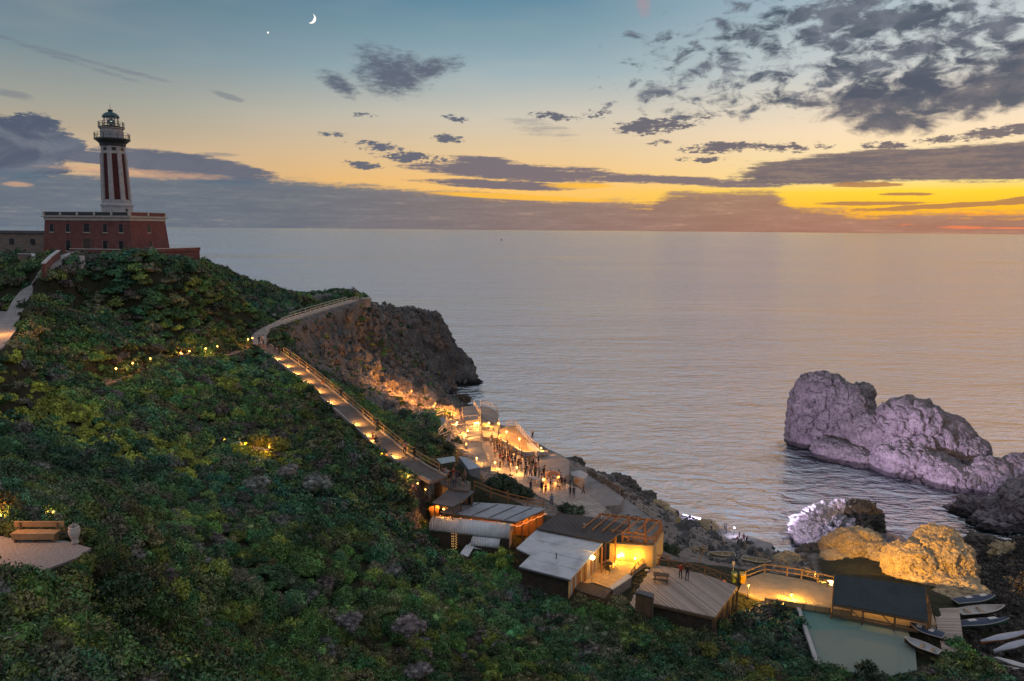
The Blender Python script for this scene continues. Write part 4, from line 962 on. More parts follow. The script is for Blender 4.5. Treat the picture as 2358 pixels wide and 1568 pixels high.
M_DROOF = sheet_material('dark brown felt roof', (.055,.048,.045), .5, R(20), .85, (.09,.075,.06), .02)
M_GROOF = sheet_material('pale grey sheet roof', (.44,.46,.49), .9, R(-60), .7, (.28,.27,.26), .015)
M_CORR = sheet_material('grey corrugated sheet', (.27,.30,.335), .25, R(-62), .5, (.13,.10,.075), .04)
M_BARREL = sheet_material('pale weathered sheet', (.52,.55,.58), .30, R(0), .6, (.2,.19,.17), .03)
M_SLATE = sheet_material('dark grey sheet', (.085,.088,.095), .3, R(-62), .7, (.08,.07,.06), .03)
M_STORE = pm('dark brown board', (.085,.065,.05), (.05,.04,.032), 2, .85, .02)
M_YELLW = pm('ochre plaster', (.55,.40,.19), (.46,.32,.14), 1.2, .9)
M_NET = sheet_material('dark shade mat', (.028,.045,.05), .22, R(15), .9, (.045,.05,.05), .04)
M_GREEN = None

# ---------------------------------------------------------------- lighthouse
def build_lighthouse():
    C = P(304, 583, 141); z0 = C.z
    v = Vector((.20, .98, 0)).normalized(); u = Vector((-v.y, v.x, 0)).normalized()
    Wd, Dp = 19.0, 10.2
    T = empty('lighthouse', Vector((C.x, C.y, z0)), 'tall lighthouse with dark red panels above a red brick house on the hilltop', 'lighthouse'); O = T.location.copy()
    def at(a, b, z, off=0.0):               # a along the front, b along the side; off = distance outside the rectangle
        return O + u*a + v*b + Vector((0, 0, z))
    def ring(o, z): return [at(-o, -o, z), at(Wd+o, -o, z), at(Wd+o, Dp+o, z), at(-o, Dp+o, z)]
    MB(O).hexa(ring(.62, -2.5), ring(0, 6.15)).build('wall', M_BRICK, T)
    mb = MB(O); mb.hexa(ring(.10, 6.15), ring(.10, 6.75)); mb.hexa(ring(.42, 6.75), ring(.46, 6.95)); mb.hexa(ring(.06, 6.95), ring(.06, 7.10)); mb.build('cornice', M_TRIM, T)
    pr = empty('parapet', (0, 0, 0)); pr.parent = T
    def run(a0, b0, a1, b1, n):
        for i in range(n):
            t0, t1 = i/n, (i+1)/n
            p = lambda t: at(a0+(a1-a0)*t, b0+(b1-b0)*t, 7.1)
            d = (p(t1)-p(t0)).normalized()
            MB(O).beam(p(t0)+d*.3+Vector((0,0,.32)), p(t1)-d*.3+Vector((0,0,.32)), .22, .62).build('panel', M_DARKI if (a0 or a1) else M_BRICK, pr)
            MB(O).box(p(t0)+Vector((0, 0, .34)), (.42, .42, .68), math.atan2(u.y, u.x)).build('pier', M_TRIM, pr)
    run(0, 0, Wd, 0, 5); run(0, Dp, 0, 0, 2); run(Wd, 0, Wd, Dp, 2); run(Wd, Dp, 0, Dp, 5)
    mb = MB(O)
    for a0, b0, a1, b1 in ((-.15, 0, Wd+.15, 0), (0, .15, 0, Dp-.15), (Wd, .15, Wd, Dp-.15), (-.15, Dp, Wd+.15, Dp)): mb.beam(at(a0, b0, 7.80), at(a1, b1, 7.80), .34, .10)
    mb.build('coping', M_TRIM, T)
    def opening(nm, a, b, z, w, h, side, door=False):
        lean = .62*(6.15-z)/8.65
        n = -v if side == 0 else -u; t = u if side == 0 else v
        c = (at(a, 0, z) if side == 0 else at(0, b, z)) + n*(lean+.0)
        k = empty(nm, c-O); k.parent = T
        q = Vector(c)
        def bx(s, x0, x1, y0, y1, d0, d1): 
            return s.hexa([q+t*x0+n*d0+Vector((0,0,y0)), q+t*x1+n*d0+Vector((0,0,y0)), q+t*x1+n*d1+Vector((0,0,y0)), q+t*x0+n*d1+Vector((0,0,y0))],
                          [q+t*x0+n*d0+Vector((0,0,y1)), q+t*x1+n*d0+Vector((0,0,y1)), q+t*x1+n*d1+Vector((0,0,y1)), q+t*x0+n*d1+Vector((0,0,y1))])
        s = MB(c); bx(s, -w/2, w/2, -h/2, h/2, -.3, .06)
        seg = 8
        pts = [q+n*.06+t*(w/2*math.cos(math.pi*i/seg))+Vector((0, 0, h/2+w*.32*math.sin(math.pi*i/seg))) for i in range(seg+1)]
        s.add(pts+[p-n*.3 for p in pts], [tuple(range(seg+1))]+[(i, i+1, seg+1+i+1, seg+1+i) for i in range(seg)])
        s.build('door_leaf' if door else 'pane', M_STORE if door else M_WIN, k)
        if not door: bx(MB(c), -w/2-.12, w/2+.12, -h/2-.16, -h/2, -.2, .14).build('sill', M_TRIM, k)
        s = MB(c); bx(s, -w/2-.12, -w/2, -h/2, h/2, -.2, .10); bx(s, w/2, w/2+.12, -h/2, h/2, -.2, .10); s.build('frame', M_STONEW, k)
    for i, a in enumerate((17.4, 13.7, 9.5, 5.4, 1.9)):
        opening('window', a, 0, 4.55, 1.25 if i == 2 else .85, 1.25, 0)
    for i, a in enumerate((13.7, 9.5, 5.4, 1.9)):
        opening('door' if i == 1 else 'window', a, 0, 1.15, 1.7 if i == 1 else 1.0, 2.1 if i == 1 else 1.7, 0, i == 1)
    opening('window', 0, 5.0, 4.5, .75, 1.2, 1); opening('window', 0, 5.0, 1.6, .6, .9, 1)
    # tower
    tc = P(270, 480, 146.5); tc.z = z0; c0 = tc-O
    n8 = 8; fa = math.atan2(-tc.y, -tc.x)+R(4); a8 = fa+math.pi/8
    def octg(nm, prof, mat, par=T, n=8, a0=None): return MB(O).lathe(tc, prof, n, a8 if a0 is None else a0).build(nm, mat, par)
    tw = empty('tower', tc-O); tw.parent = T
    def tp(nm, prof, mat, n=8, a0=None): return MB(tc).lathe(tc, prof, n, a8 if a0 is None else a0).build(nm, mat, tw)
    tp('plinth', [(3.02, 7.0), (3.02, 9.35), (3.22, 9.4), (3.22, 9.7), (2.85, 9.95), (2.85, 10.7)], M_WHITE)
    tp('panel', [(2.62, 10.6), (2.28, 19.9)], M_RED)
    mb = MB(tc)
    for i in range(8):
        a = a8+2*math.pi*i/8
        p0 = tc+Vector((2.72*math.cos(a), 2.72*math.sin(a), 10.6)); p1 = tc+Vector((2.36*math.cos(a), 2.36*math.sin(a), 20.0))
        r = Vector((math.cos(a), math.sin(a), 0)); s = Vector((-math.sin(a), math.cos(a), 0))
        q = lambda p, w: [p-s*w-r*.42, p-s*w+r*.05, p+s*w+r*.05, p+s*w-r*.42]
        mb.hexa(q(p0, .44), q(p1, .38))
    mb.build('pilaster', M_WHITE, tw)
    tp('frieze', [(2.40, 19.85), (2.40, 20.1), (2.34, 20.15), (2.30, 21.35)], M_WHITE)
    for i in range(8):
        a = a8+math.pi/8+2*math.pi*i/8; r = Vector((math.cos(a), math.sin(a), 0))
        MB(tc).box(tc+r*2.12+Vector((0, 0, 20.75)), (.12, .72, .62), a).build('window', M_WIN, tw)
    MB(tc).box(tc+Vector((math.cos(fa+.5)*2.8, math.sin(fa+.5)*2.8, 8.4)), (.3, .6, .9), fa+.5).build('window', M_WIN, tw)
    tp('gallery', [(2.34, 21.35), (2.42, 21.9), (3.15, 22.55), (3.30, 22.6), (3.30, 22.85), (2.2, 22.86)], M_DARKI, 16)
    def rail(nm, r, z, h, n, extra=()):
        mb = MB(tc)
        for zz in (h, h*.55):
            for i in range(n):
                a, b = 2*math.pi*i/n, 2*math.pi*(i+1)/n
                mb.tube(tc+Vector((r*math.cos(a), r*math.sin(a), z+zz)), tc+Vector((r*math.cos(b), r*math.sin(b), z+zz)), .035, n=5)
        for i in range(n): a = 2*math.pi*i/n; mb.tube(tc+Vector((r*math.cos(a), r*math.sin(a), z)), tc+Vector((r*math.cos(a), r*math.sin(a), z+h)), .045 if i % 2 else .075, n=5)
        mb.build(nm, M_DARKI, tw)
    rail('railing', 3.2, 22.85, 1.05, 16)
    tp('drum', [(2.15, 22.86), (2.10, 24.75), (2.34, 24.85), (2.34, 25.05), (1.2, 25.06)], M_WHITE, 20)
    tp('ledge', [(2.42, 25.06), (2.42, 25.2), (1.3, 25.21)], M_DARKI, 20)
    rail('railing', 2.3, 25.2, .95, 14)
    la = empty('lantern', (0, 0, 25.2)); la.parent = tw; la.scale = (1, 1, .88); lo = tc+Vector((0, 0, 25.2))
    MB(lo).lathe(lo, [(1.38, 0), (1.38, .28), (1.2, .3)], 12).build('base', M_DARKI, la)
    mb = MB(lo)
    for i in range(12): a = 2*math.pi*i/12; mb.tube(lo+Vector((1.32*math.cos(a), 1.32*math.sin(a), .2)), lo+Vector((1.32*math.cos(a), 1.32*math.sin(a), 2.15)), .045, n=5)
    for zz in (.85, 1.5):
        for i in range(12): a, b = 2*math.pi*i/12, 2*math.pi*(i+1)/12; mb.tube(lo+Vector((1.32*math.cos(a), 1.32*math.sin(a), zz)), lo+Vector((1.32*math.cos(b), 1.32*math.sin(b), zz)), .02, n=4)
    mb.build('glazing_bar', M_DARKI, la)
    gm = bpy.data.materials.new('lantern glass'); gm.use_nodes = True; nt = NB(gm.node_tree)
    tr = nt.new('ShaderNodeBsdfTransparent'); gl = nt.new('ShaderNodeBsdfGlossy'); gl.inputs['Roughness'].default_value = .03; mx = nt.new('ShaderNodeMixShader'); mx.inputs[0].default_value = .12
    nt.l.new(tr.outputs[0], mx.inputs[1]); nt.l.new(gl.outputs[0], mx.inputs[2]); nt.l.new(mx.outputs[0], gm.node_tree.nodes['Material Output'].inputs[0])
    mb = MB(lo); n = 12
    pts = [lo+Vector((1.29*math.cos(2*math.pi*i/n), 1.29*math.sin(2*math.pi*i/n), z)) for z in (.25, 2.1) for i in range(n)]
    mb.add(pts, [(i, (i+1) % n, n+(i+1) % n, n+i) for i in range(n)]); mb.build('glass', gm, la)
    lm = pm('green lens', (.03,.12,.10), (.015,.06,.055), 4, .12); MB(lo).lathe(lo, [(.2, .2), (.28, .5), (.5, .75), (.62, 1.05), (.62, 1.35), (.48, 1.7), (.2, 1.9), (.1, 2.15)], 14).build('lens', lm, la)
    glm = glow('beacon light', (.75, 1.0, .85), 1.2); MB(lo).lathe(lo+Vector((0, 0, 0))+Vector((math.cos(fa)*.60, math.sin(fa)*.60, 0)), [(.02, 1.05), (.12, 1.1), (.12, 1.25), (.02, 1.3)], 8).build('bulb', glm, la)
    MB(lo).lathe(lo, [(1.50, 2.08), (1.62, 2.12), (1.60, 2.22), (1.46, 2.6), (1.15, 2.98), (.78, 3.22), (.42, 3.32), (.42, 3.62), (.52, 3.66), (.46, 3.85), (.10, 3.95)], 18).build('dome', M_TEAL, la, True)
    MB(lo).tube(lo+Vector((0, 0, 3.9)), lo+Vector((0, 0, 5.4)), .045, .015, 5).build('spire', M_DARKI, la)
    # brick terrace round the house
    tz = z0+.18
    c1 = P(313, 586, 136.3); c1.z = tz; c2 = c1+v*19.2; c0_ = P(163, 586, 138.5); c0_.z = tz
    q = [c0_, c1, c2, c2+u*30, c0_+v*20+u*6]
    w = empty('terrace_wall', Vector((c1.x, c1.y, tz-4)), 'brick retaining wall of the platform around the lighthouse house', 'wall')
    wo = w.location.copy()
    MB(wo).prism(q, tz-4.5).build('masonry', M_BRICK, w)
    mb = MB(wo)
    for a, b in ((c0_, c1), (c1, c2)): mb.beam(a+Vector((0,0,.30)), b+Vector((0,0,.30)), .45, .6)
    mb.build('parapet', M_BRICK, w)
    mb = MB(wo)
    for a, b in ((c0_, c1), (c1, c2)): mb.beam(a+Vector((0,0,.66)), b+Vector((0,0,.66)), .55, .12)
    mb.build('coping', M_TRIM, w)
    tw.scale = (.97, .97, .957)
    # low stone annex on the left
    a0 = O+u*(Wd+.6)+v*1.5; an = empty('annex', a0+Vector((0,0,-2)), 'long low stone outbuilding left of the lighthouse house', 'building'); ao = an.location.copy()
    a1 = a0+u*22
    def rc(o, z): return [a0-v*o+Vector((0,0,z)), a1-v*o+Vector((0,0,z)), a1+v*(7+o)+Vector((0,0,z)), a0+v*(7+o)+Vector((0,0,z))]
    MB(ao).hexa(rc(.1, -3), rc(0, 3.55)).build('wall', M_STONEW, an)
    MB(ao).hexa(rc(.3, 3.55), rc(.3, 4.05)).build('roof', M_SLATE, an)
    for a in (4, 9, 14):
        p = a0+u*a-v*.1+Vector((0,0,1.9)); MB(ao).box(p, (.9, .2, 1.1), math.atan2(u.y, u.x)).build('window', M_WIN, an)
    # gate walls beside the walk up
    def gwall(lbl, pts, h, mat):
        g = empty('boundary_wall', pts[0], lbl, 'wall'); go_ = pts[0].copy(); mb = MB(go_); cp_ = MB(go_)
        for a, b in zip(pts[:-1], pts[1:]):
            mb.beam(a+Vector((0,0,h/2-.5)), b+Vector((0,0,h/2-.5)), .4, h+1); cp_.beam(a+Vector((0,0,h+.07)), b+Vector((0,0,h+.07)), .55, .14)
        mb.build('masonry', mat, g); cp_.build('coping', M_WHITE, g)
    gwall('red brick wall with white coping left of the lighthouse walk', [PZ(101,624,46.6), PZ(118,606,47.3), PZ(136,592,48.0)], 1.0, M_BRICK)
    gwall('low white coped wall right of the lighthouse walk', [PZ(133,617,46.4), PZ(152,598,47.6), PZ(168,590,48.1)], .6, M_WHITE)
    gwall('short brick wall with a pale post beside the walk below the annex', [PZ(45,600,47.2), PZ(78,601,47.2), PZ(81,628,46.0)], 1.1, M_STONEW)
    p = PZ(181, 605, 47.2); g = tag(MB(p).prism([p+Vector((x, y, 0)) for x, y in ((-.9,-.8),(.9,-.8),(.9,.8),(-.9,.8))], p.z-1).hexa([p+Vector((x*.9, y*.9, 0)) for x, y in ((-.9,-.8),(.9,-.8),(.9,.8),(-.9,.8))], [p+Vector((x*.7, y*.7, 1.1)) for x, y in ((-.9,-.8),(.9,-.8),(.9,.8),(-.9,.8))]).build('gate_block', M_WHITE, loc=p), 'white block at the top of the walk below the brick platform', 'wall')
build_lighthouse()

# ---------------------------------------------------------------- paths and terraces
def ribbon(name, line, width, mat, th=.3, lift=.03):
    line = [Vector(p) for p in line]; L = []; Rr_ = []
    for i, p in enumerate(line):
        d = (line[min(i+1, len(line)-1)]-line[max(i-1, 0)]); d.z = 0; d.normalize(); s = Vector((-d.y, d.x, 0))*(width/2)
        L.append(p+s+Vector((0, 0, lift))); Rr_.append(p-s+Vector((0, 0, lift)))
    n = len(line); dz = Vector((0, 0, th)); vs = L+Rr_+[p-dz for p in L]+[p-dz for p in Rr_]
    fs = []
    for i in range(n-1):
        fs += [(i, n+i, n+i+1, i+1), (2*n+i, i, i+1, 2*n+i+1), (n+i, 3*n+i, 3*n+i+1, n+i+1)]
    fs += [(0, 2*n, 3*n, n), (n-1, 2*n-1, 4*n-1, 3*n-1)]
    mb = MB(line[0]); mb.add(vs, fs); return tag(mb.build(name, mat, loc=line[0]), kind='structure'), L, Rr_
UP_R = ribbon('path', UP_PATH, 2.6, M_PAVE)
ST_R = ribbon('path', STAIR, 2.7, M_ASPH)
LP_R = ribbon('path', LAMP_PATH, 1.8, M_ASPH)
LI_R = ribbon('path', LIGHT_PATH, 1.8, M_CONC2)
def kerb(line, w, h, mat, lb):
    mb = MB(line[0])
    for a, b in zip(line[:-1], line[1:]): mb.beam(a+Vector((0,0,h/2-.1)), b+Vector((0,0,h/2-.1)), w, h+.2)
    return tag(mb.build('kerb', mat, loc=line[0]), kind='structure')
kerb(ST_R[1], .25, .18, M_CONC, ''); kerb(ST_R[2], .28, .24, M_CONC, '')
def terrace(px, z, depth, mat, name='terrace'):
    q = [PZ(x, y, z) if not isinstance(z, (list, tuple)) else PZ(x, y, z[i]) for i, (x, y) in enumerate(px)]
    c = q[0].copy(); zz = min(p.z for p in q)
    mb = MB(c).prism(q, zz-depth); tag(mb.build(name, mat, loc=c), kind='structure'); return q
T1 = terrace([(952,988),(967,961),(1006,964),(1022,958),(1028,972),(1024,990),(1010,1004),(990,1000)], 20.6, 3, M_CONC2)
T1b = terrace([(1008,1006),(1026,992),(1040,1000),(1034,1020),(1012,1016)], 19.6, 3, M_CONC2)
T2 = terrace([(1058,1046),(1064,1030),(1076,1021),(1108,1016),(1113,1034),(1122,1056),(1130,1074),(1106,1077),(1094,1066)], 18.6, 3, M_CONC)
T3 = terrace([(1146,1006),(1151,989),(1165,983),(1185,981),(1198,996),(1213,1014),(1226,1028),(1240,1037),(1262,1038),(1260,1046),(1232,1047),(1207,1048),(1176,1031),(1154,1018)], 16.9, 4.5, M_TILE)
T4 = terrace([(1063,938),(1090,934),(1098,944),(1106,958),(1098,966),(1072,970),(1066,955)], 18.9, 4, M_CONC)
T5 = terrace([(1106,934),(1124,937),(1143,946),(1148,960),(1146,976),(1130,970),(1108,957)], 17.2, 5, M_CONC)
T6 = terrace([(1219,1049),(1240,1045),(1280,1045),(1312,1060),(1310,1092),(1288,1103),(1248,1087),(1226,1064)], 16.55, 4, M_CONC2)
T7 = terrace([(1290,1108),(1314,1094),(1352,1094),(1400,1122),(1436,1145),(1428,1162),(1380,1168),(1335,1140)], 14.1, 4.5, M_CONC2)
T8 = terrace([(1372,1192),(1382,1170),(1430,1164),(1440,1148),(1468,1170),(1496,1190),(1500,1200),(1440,1206)], 12.8, 5, M_CONC2)
T9 = terrace([(1520,1212),(1512,1200),(1570,1186),(1600,1196),(1640,1212),(1700,1228),(1780,1252),(1786,1272),(1720,1262),(1650,1248),(1580,1250),(1530,1250)], 3.4, 4, M_CONC2, 'quay')
T9b = terrace([(1500,1225),(1525,1202),(1600,1215),(1620,1240),(1600,1262),(1520,1262)], 6.2, 5, M_CONC2, 'quay')
PLZ = terrace([(p[0], p[1]) for p in [(1106,1003),(1140,1016),(1150,1022),(1200,1048),(1232,1066),(1262,1098),(1335,1125),(1395,1170),(1385,1195),(1330,1195),(1280,1160),(1215,1130),(1150,1090),(1128,1072),(1112,1040)]], 16.3, 2.5, M_PAVE, 'plaza')
STEPTOP = terrace([(1066,972),(1098,968),(1106,975),(1104,985),(1070,990)], 18.2, 3, M_CONC)
STEP2 = terrace([(1056,992),(1102,986),(1108,1000),(1104,1014),(1066,1016)], 18.05, 3, M_CONC)
LINK = terrace([(1104,958),(1150,980),(1148,990),(1144,1008),(1112,1006),(1106,975)], 17.0, 3, M_CONC)
LOW = terrace([(1000,1092),(1020,1106),(1060,1098),(1084,1110),(1078,1130),(1046,1126),(1018,1118)], 22.6, 3, M_ASPH, 'landing')
LOWW = MB(T3[0])
for a_, b_ in ((T3[13], T3[12]), (T3[12], T3[11]), (T3[11], T3[10]), (T3[10], T3[9])): LOWW.beam(a_+Vector((0,0,.25)), b_+Vector((0,0,.25)), .35, .62)
tag(LOWW.build('low_wall', M_WHITE, loc=T3[0]), 'low whitewashed wall between the crowd and the orange lit terrace', 'wall')
SANDT = terrace([(1700,1362),(1712,1334),(1760,1318),(1830,1330),(1925,1350),(2040,1370),(2138,1386),(2156,1438),(2086,1441),(1962,1417),(1843,1398),(1760,1385)], 15.08, 1.8, M_SAND, 'sand_terrace')
BENCHG = terrace([(-120,1237),(0,1234),(60,1245),(150,1245),(210,1262),(180,1283),(80,1320),(-20,1326),(-120,1328)], 40.46, .6, M_GRAV, 'gravel_terrace')
SQUARE = terrace([(-60,714),(38,718),(36,760),(8,798),(-60,836)], 40.82, .6, M_GRAV, 'gravel_square')
# green painted platform with its pale edge strip
def green_mat():
    m = bpy.data.materials.new('green painted concrete'); m.use_nodes = True; b = NB(m.node_tree); bs = m.node_tree.nodes['Principled BSDF']
    tc = b.new('ShaderNodeTexCoord').outputs['Object']; s = b.new('ShaderNodeSeparateXYZ'); b.l.new(tc, s.inputs[0])
    n = b.noise(tc, 1.2, 5, .65); n2 = b.noise(tc, 14, 3, .7)
    y = b.m('MULTIPLY_ADD', b.m('SUBTRACT', n, .5), .8, s.outputs[1])
    c = b.mix(b.sm(y, -3.6, -4.0), (.085,.20,.175), (.15,.20,.17))
    c = b.mix(b.m('MULTIPLY', b.sm(n, .45, .7), .5), c, (.13,.20,.18)); c = b.mix(b.m('MULTIPLY', n2, .35), c, (.09,.13,.12))
    b.put(bs.inputs['Base Color'], c); bs.inputs['Roughness'].default_value = .85; return m
M_GREEN = green_mat()
GREENT = terrace([(1838,1403),(1919,1411),(2087,1443),(2108,1500),(2112,1542),(2050,1556),(1884,1540)], 14.82, 2.0, M_GREEN, 'green_platform')
mb = MB(GREENT[0])
for a, b_ in ((GREENT[0], GREENT[6]),): mb.beam(a+Vector((0,0,.12)), b_+Vector((0,0,.12)), .35, .36)
tag(mb.build('kerb', M_WHITE, loc=GREENT[0]), kind='structure')
BOARDW = terrace([(2150,1401),(2208,1399),(2222,1503),(2170,1499),(2157,1440)], [14.75,14.6,14.3,14.5,14.75], .25, M_BOARD, 'boardwalk')
# ---------------------------------------------------------------- sheds, pavilion, decks
UP = Vector((0, 0, 1))
def shed(name, label, cat, roof, zg, th=.12, inset=.35, rm=None, wm=None, wall=True, posts=None, group=None):
    q = [PZ(x, y, z) for x, y, z in roof]; c = sum(q, Vector())/len(q); c = Vector((c.x, c.y, zg))
    T = empty(name, c, label, cat, group)
    MB(c).slab(q, th).build('roof', rm, T)
    iq = [p+(c-p).normalized()*0 for p in q]
    cc = Vector((c.x, c.y, 0))
    iq = [Vector((p.x, p.y, p.z-th-.02))+(cc-Vector((p.x, p.y, 0))).normalized()*inset for p in q]
    if wall: MB(c).prism(iq, zg-1.2).build('wall', wm, T)
    if posts is not None:
        for p in iq:
            MB(c).beam(Vector((p.x, p.y, zg-.8)), p, .14).build('post', posts, T)
    return T, q, iq, c
def fence(name, label, pts, h, gap, levels, mat, r=.045, pr=.06, x=False, cat='railing', group=None, square=True):
    pts = [Vector(p) for p in pts]; org = pts[0].copy(); T = empty(name, org, label, cat, group)
    posts = []
    for a, b in zip(pts[:-1], pts[1:]):
        n = max(1, round((b-a).length/gap)); posts += [a+(b-a)*(i/n) for i in range(n)]
    posts.append(pts[-1])
    for p in posts:
        mb = MB(org)
        if square: mb.beam(p-UP*.2, p+UP*(h+.04), pr*1.7)
        else: mb.tube(p-UP*.2, p+UP*(h+.04), pr, n=6)
        mb.build('post', mat, T)
    for lv in levels:
        mb = MB(org)
        for a, b in zip(posts[:-1], posts[1:]):
            if square: mb.beam(a+UP*h*lv, b+UP*h*lv, r*1.3, r*2.2)
            else: mb.tube(a+UP*h*lv, b+UP*h*lv, r, n=5)
        mb.build('rail', mat, T)
    if x:
        mb = MB(org)
        for a, b in zip(posts[:-1], posts[1:]): mb.beam(a+UP*.1, b+UP*h*.93, r*1.1); mb.beam(a+UP*h*.93, b+UP*.1, r*1.1)
        mb.build('cross_brace', mat, T)
    return T
M_KIOSK_ = pm('galvanised pipe', (.25,.26,.27), (.17,.17,.18), 3, .5)
# dark hut highest in the row
T, q, iq, c = shed('hut', 'dark grey roofed hut at the upper end of the row of sheds', 'hut', [(995,1158,21.9),(1043,1118,22.5),(1092,1131,22.5),(1067,1153,21.9),(1041,1167,21.7)], 19.6, rm=M_SLATE, wm=M_STORE, wall=False, posts=M_WOOD)
MB(c).prism([iq[1], iq[2], iq[2]+Vector((.2,.4,0)), iq[1]+Vector((.2,.4,0))], 19).build('back_wall', M_STORE, T)
# side awning lit orange from inside
a = [PZ(988,1166,20.9), PZ(1010,1160,21.3), PZ(1012,1186,18.6), PZ(990,1188,18.6)]
tag(MB(a[0]).slab(a, .06).build('canvas_screen', pm('orange canvas', (.50,.26,.10), (.38,.19,.07), 3, .8), loc=a[0]), 'orange lit canvas screen hanging at the left end of the hut', 'screen')
# long canopy
T, q, iq, c = shed('canopy', 'long low canopy with a patchy grey sheet roof on posts', 'canopy', [(1014,1178,20.5),(1067,1155,20.9),(1160,1160,20.9),(1258,1171,20.8),(1190,1201,20.4)], 17.9, rm=M_CORR, wall=False, posts=M_WOOD)
for t in (.25, .5, .75):
    p = iq[0].lerp(iq[4], t); MB(c).beam(Vector((p.x, p.y, 17.4)), p, .14).build('post', M_WOOD, T)
    p = iq[4].lerp(iq[3], t); MB(c).beam(Vector((p.x, p.y, 17.4)), p, .14).build('post', M_WOOD, T)
MB(c).beam(iq[0]-UP*.1, iq[4]-UP*.1, .12, .2).beam(iq[4]-UP*.1, iq[3]-UP*.1, .12, .2).build('beam', M_WOOD, T)
for t in (.2, .42, .64, .84):
    a_, b_ = q[1].lerp(q[3], t), q[0].lerp(q[4], t)
    MB(c).beam(a_+UP*.03, b_+UP*.03, .09, .06).build('roof_batten', M_SLATE, T)
pb = [iq[1], iq[2], iq[3]]
MB(c).prism([pb[0], pb[2], pb[2]+Vector((.1,.25,0)), pb[0]+Vector((.1,.25,0))], 17).build('back_wall', M_WOODO, T)
CANOPY_IN = [iq[0].lerp(iq[3], t) for t in (.2, .4, .6, .8)]
# barrel roof
def barrel(name, label, x0, y0, x1, y1, zc, rad, mat, zg, cat='shed', end=True, a0=-8, a1=188, sag=1.0):
    p0 = PZ(x0, y0, zc+rad*.9); p1 = PZ(x1, y1, zc+rad*.9); p0.z = p1.z = zc
    d = (p1-p0).normalized(); s = Vector((d.y, -d.x, 0)); n = 16
    c = p0.copy(); T = empty(name, Vector((c.x, c.y, zg)), label, cat); c = T.location.copy()
    vs = []; fs = []
    for rr in (rad, rad-.06):
        for p in (p0, p1):
            for i in range(n+1): t = R(a0+(a1-a0)*i/n); vs.append(p+s*(rr*math.cos(t))+UP*(rr*sag*math.sin(t)))
    m = n+1
    for i in range(n): fs += [(i, m+i, m+i+1, i+1), (2*m+i, 2*m+i+1, 3*m+i+1, 3*m+i), (i, i+1, 2*m+i+1, 2*m+i), (m+i, 3*m+i, 3*m+i+1, m+i+1)]
    fs += [(0, 2*m, 3*m, m), (n, m+n, 3*m+n, 2*m+n)]
    MB(c).add(vs, fs).build('roof', mat, T, True)
    if end:
        for p, e in ((p0, .25), (p1, -.25)):
            pe = p+d*e; e_ = [pe+s*((rad-.1)*math.cos(R(180*i/n)))+UP*((rad-.1)*sag*math.sin(R(180*i/n))) for i in range(n+1)]
            b = [pe+s*(rad-.1)-UP*(zc-zg+.3), pe-s*(rad-.1)-UP*(zc-zg+.3)]
            pl = e_+[b[1], b[0]]; k = len(pl)
            MB(c).add(pl+[x+d*.12 for x in pl], [tuple(range(k)), tuple(range(2*k-1, k-1, -1))]+[(i, (i+1) % k, k+(i+1) % k, k+i) for i in range(k)]).build('end_wall', M_TRIM, T)
        MB(c).hexa([p0+s*(rad-.2)-UP*(zc-zg+.3), p1+s*(rad-.2)-UP*(zc-zg+.3), p1+s*(rad-.05)-UP*(zc-zg+.3), p0+s*(rad-.05)-UP*(zc-zg+.3)], [p0+s*(rad-.2), p1+s*(rad-.2), p1+s*(rad-.05), p0+s*(rad-.05)]).build('side_wall', M_STORE, T)
    return T
barrel('barrel_shed', 'shed with a long pale half barrel roof in front of the canopy', 995, 1192, 1177, 1209, 18.9, 1.15, M_BARREL, 17.4)
barrel('small_barrel_shed', 'short pale curved roof stepped below the half barrel shed', 1088, 1234, 1152, 1241, 18.1, .8, M_BARREL, 17.0, sag=.8)
a = [PZ(1072,1260,17.9), PZ(1084,1248,18.1), PZ(1150,1256,18.0), PZ(1140,1268,17.6)]
tag(MB(a[0]).slab(a, .06).build('awning', M_BARREL, loc=a[0]), 'pale sheet awning below the short curved roof', 'awning')
a = [PZ(1058,1276,17.6), PZ(1074,1254,18.0), PZ(1092,1258,18.0), PZ(1078,1282,17.4)]
tag(MB(a[0]).slab(a, .06).build('awning', M_BARREL, loc=a[0]), 'narrow tilted white sheet at the foot of the curved sheds', 'awning')
b0 = PZ(1046,1268,17.0); T = empty('string_light_column', b0, 'upright bundle of warm fairy lights under the barrel shed eave', 'lights')
MB(b0).tube(b0, b0+UP*2.1, .05, n=6).build('pole', M_WOOD, T)
mb = MB(b0)
for i in range(46): t = i*.9; mb.ico(b0+Vector((math.cos(t)*.28, math.sin(t)*.28, .1+i*.042)), .028, 1)
mb.build('bulbs', glow('fairy bulbs', (1.0,.55,.18), 2.2), T)
# pavilion
FZ = 17.5
tiles = [PZ(x, y, FZ) for x, y in ((1330,1345),(1368,1341),(1402,1354),(1448,1323),(1476,1302),(1500,1288),(1470,1284),(1405,1286),(1370,1300))]
tag(MB(tiles[0]).prism(tiles, FZ-1.5).build('patio', M_TILE, loc=tiles[0]), kind='structure')
qz = [(1236,1219,20.15),(1388,1250,20.15),(1313,1334,19.75),(1195,1304,19.75),(1222,1278,19.9),(1189,1262,19.9)]
T, q, iq, c = shed('pavilion', 'pavilion with a pale grey roof and a dark brown roof beside the lit patio', 'pavilion', qz, 17.3, th=.16, inset=.45, rm=M_GROOF, wm=M_STORE)
PAV = T
dq = [PZ(x, y, z) for x, y, z in ((1285,1181,20.75),(1375,1192,20.75),(1448,1209,20.75),(1400,1249,20.4),(1236,1217,20.4))]
MB(c).slab(dq, .14).build('upper_roof', M_DROOF, T)
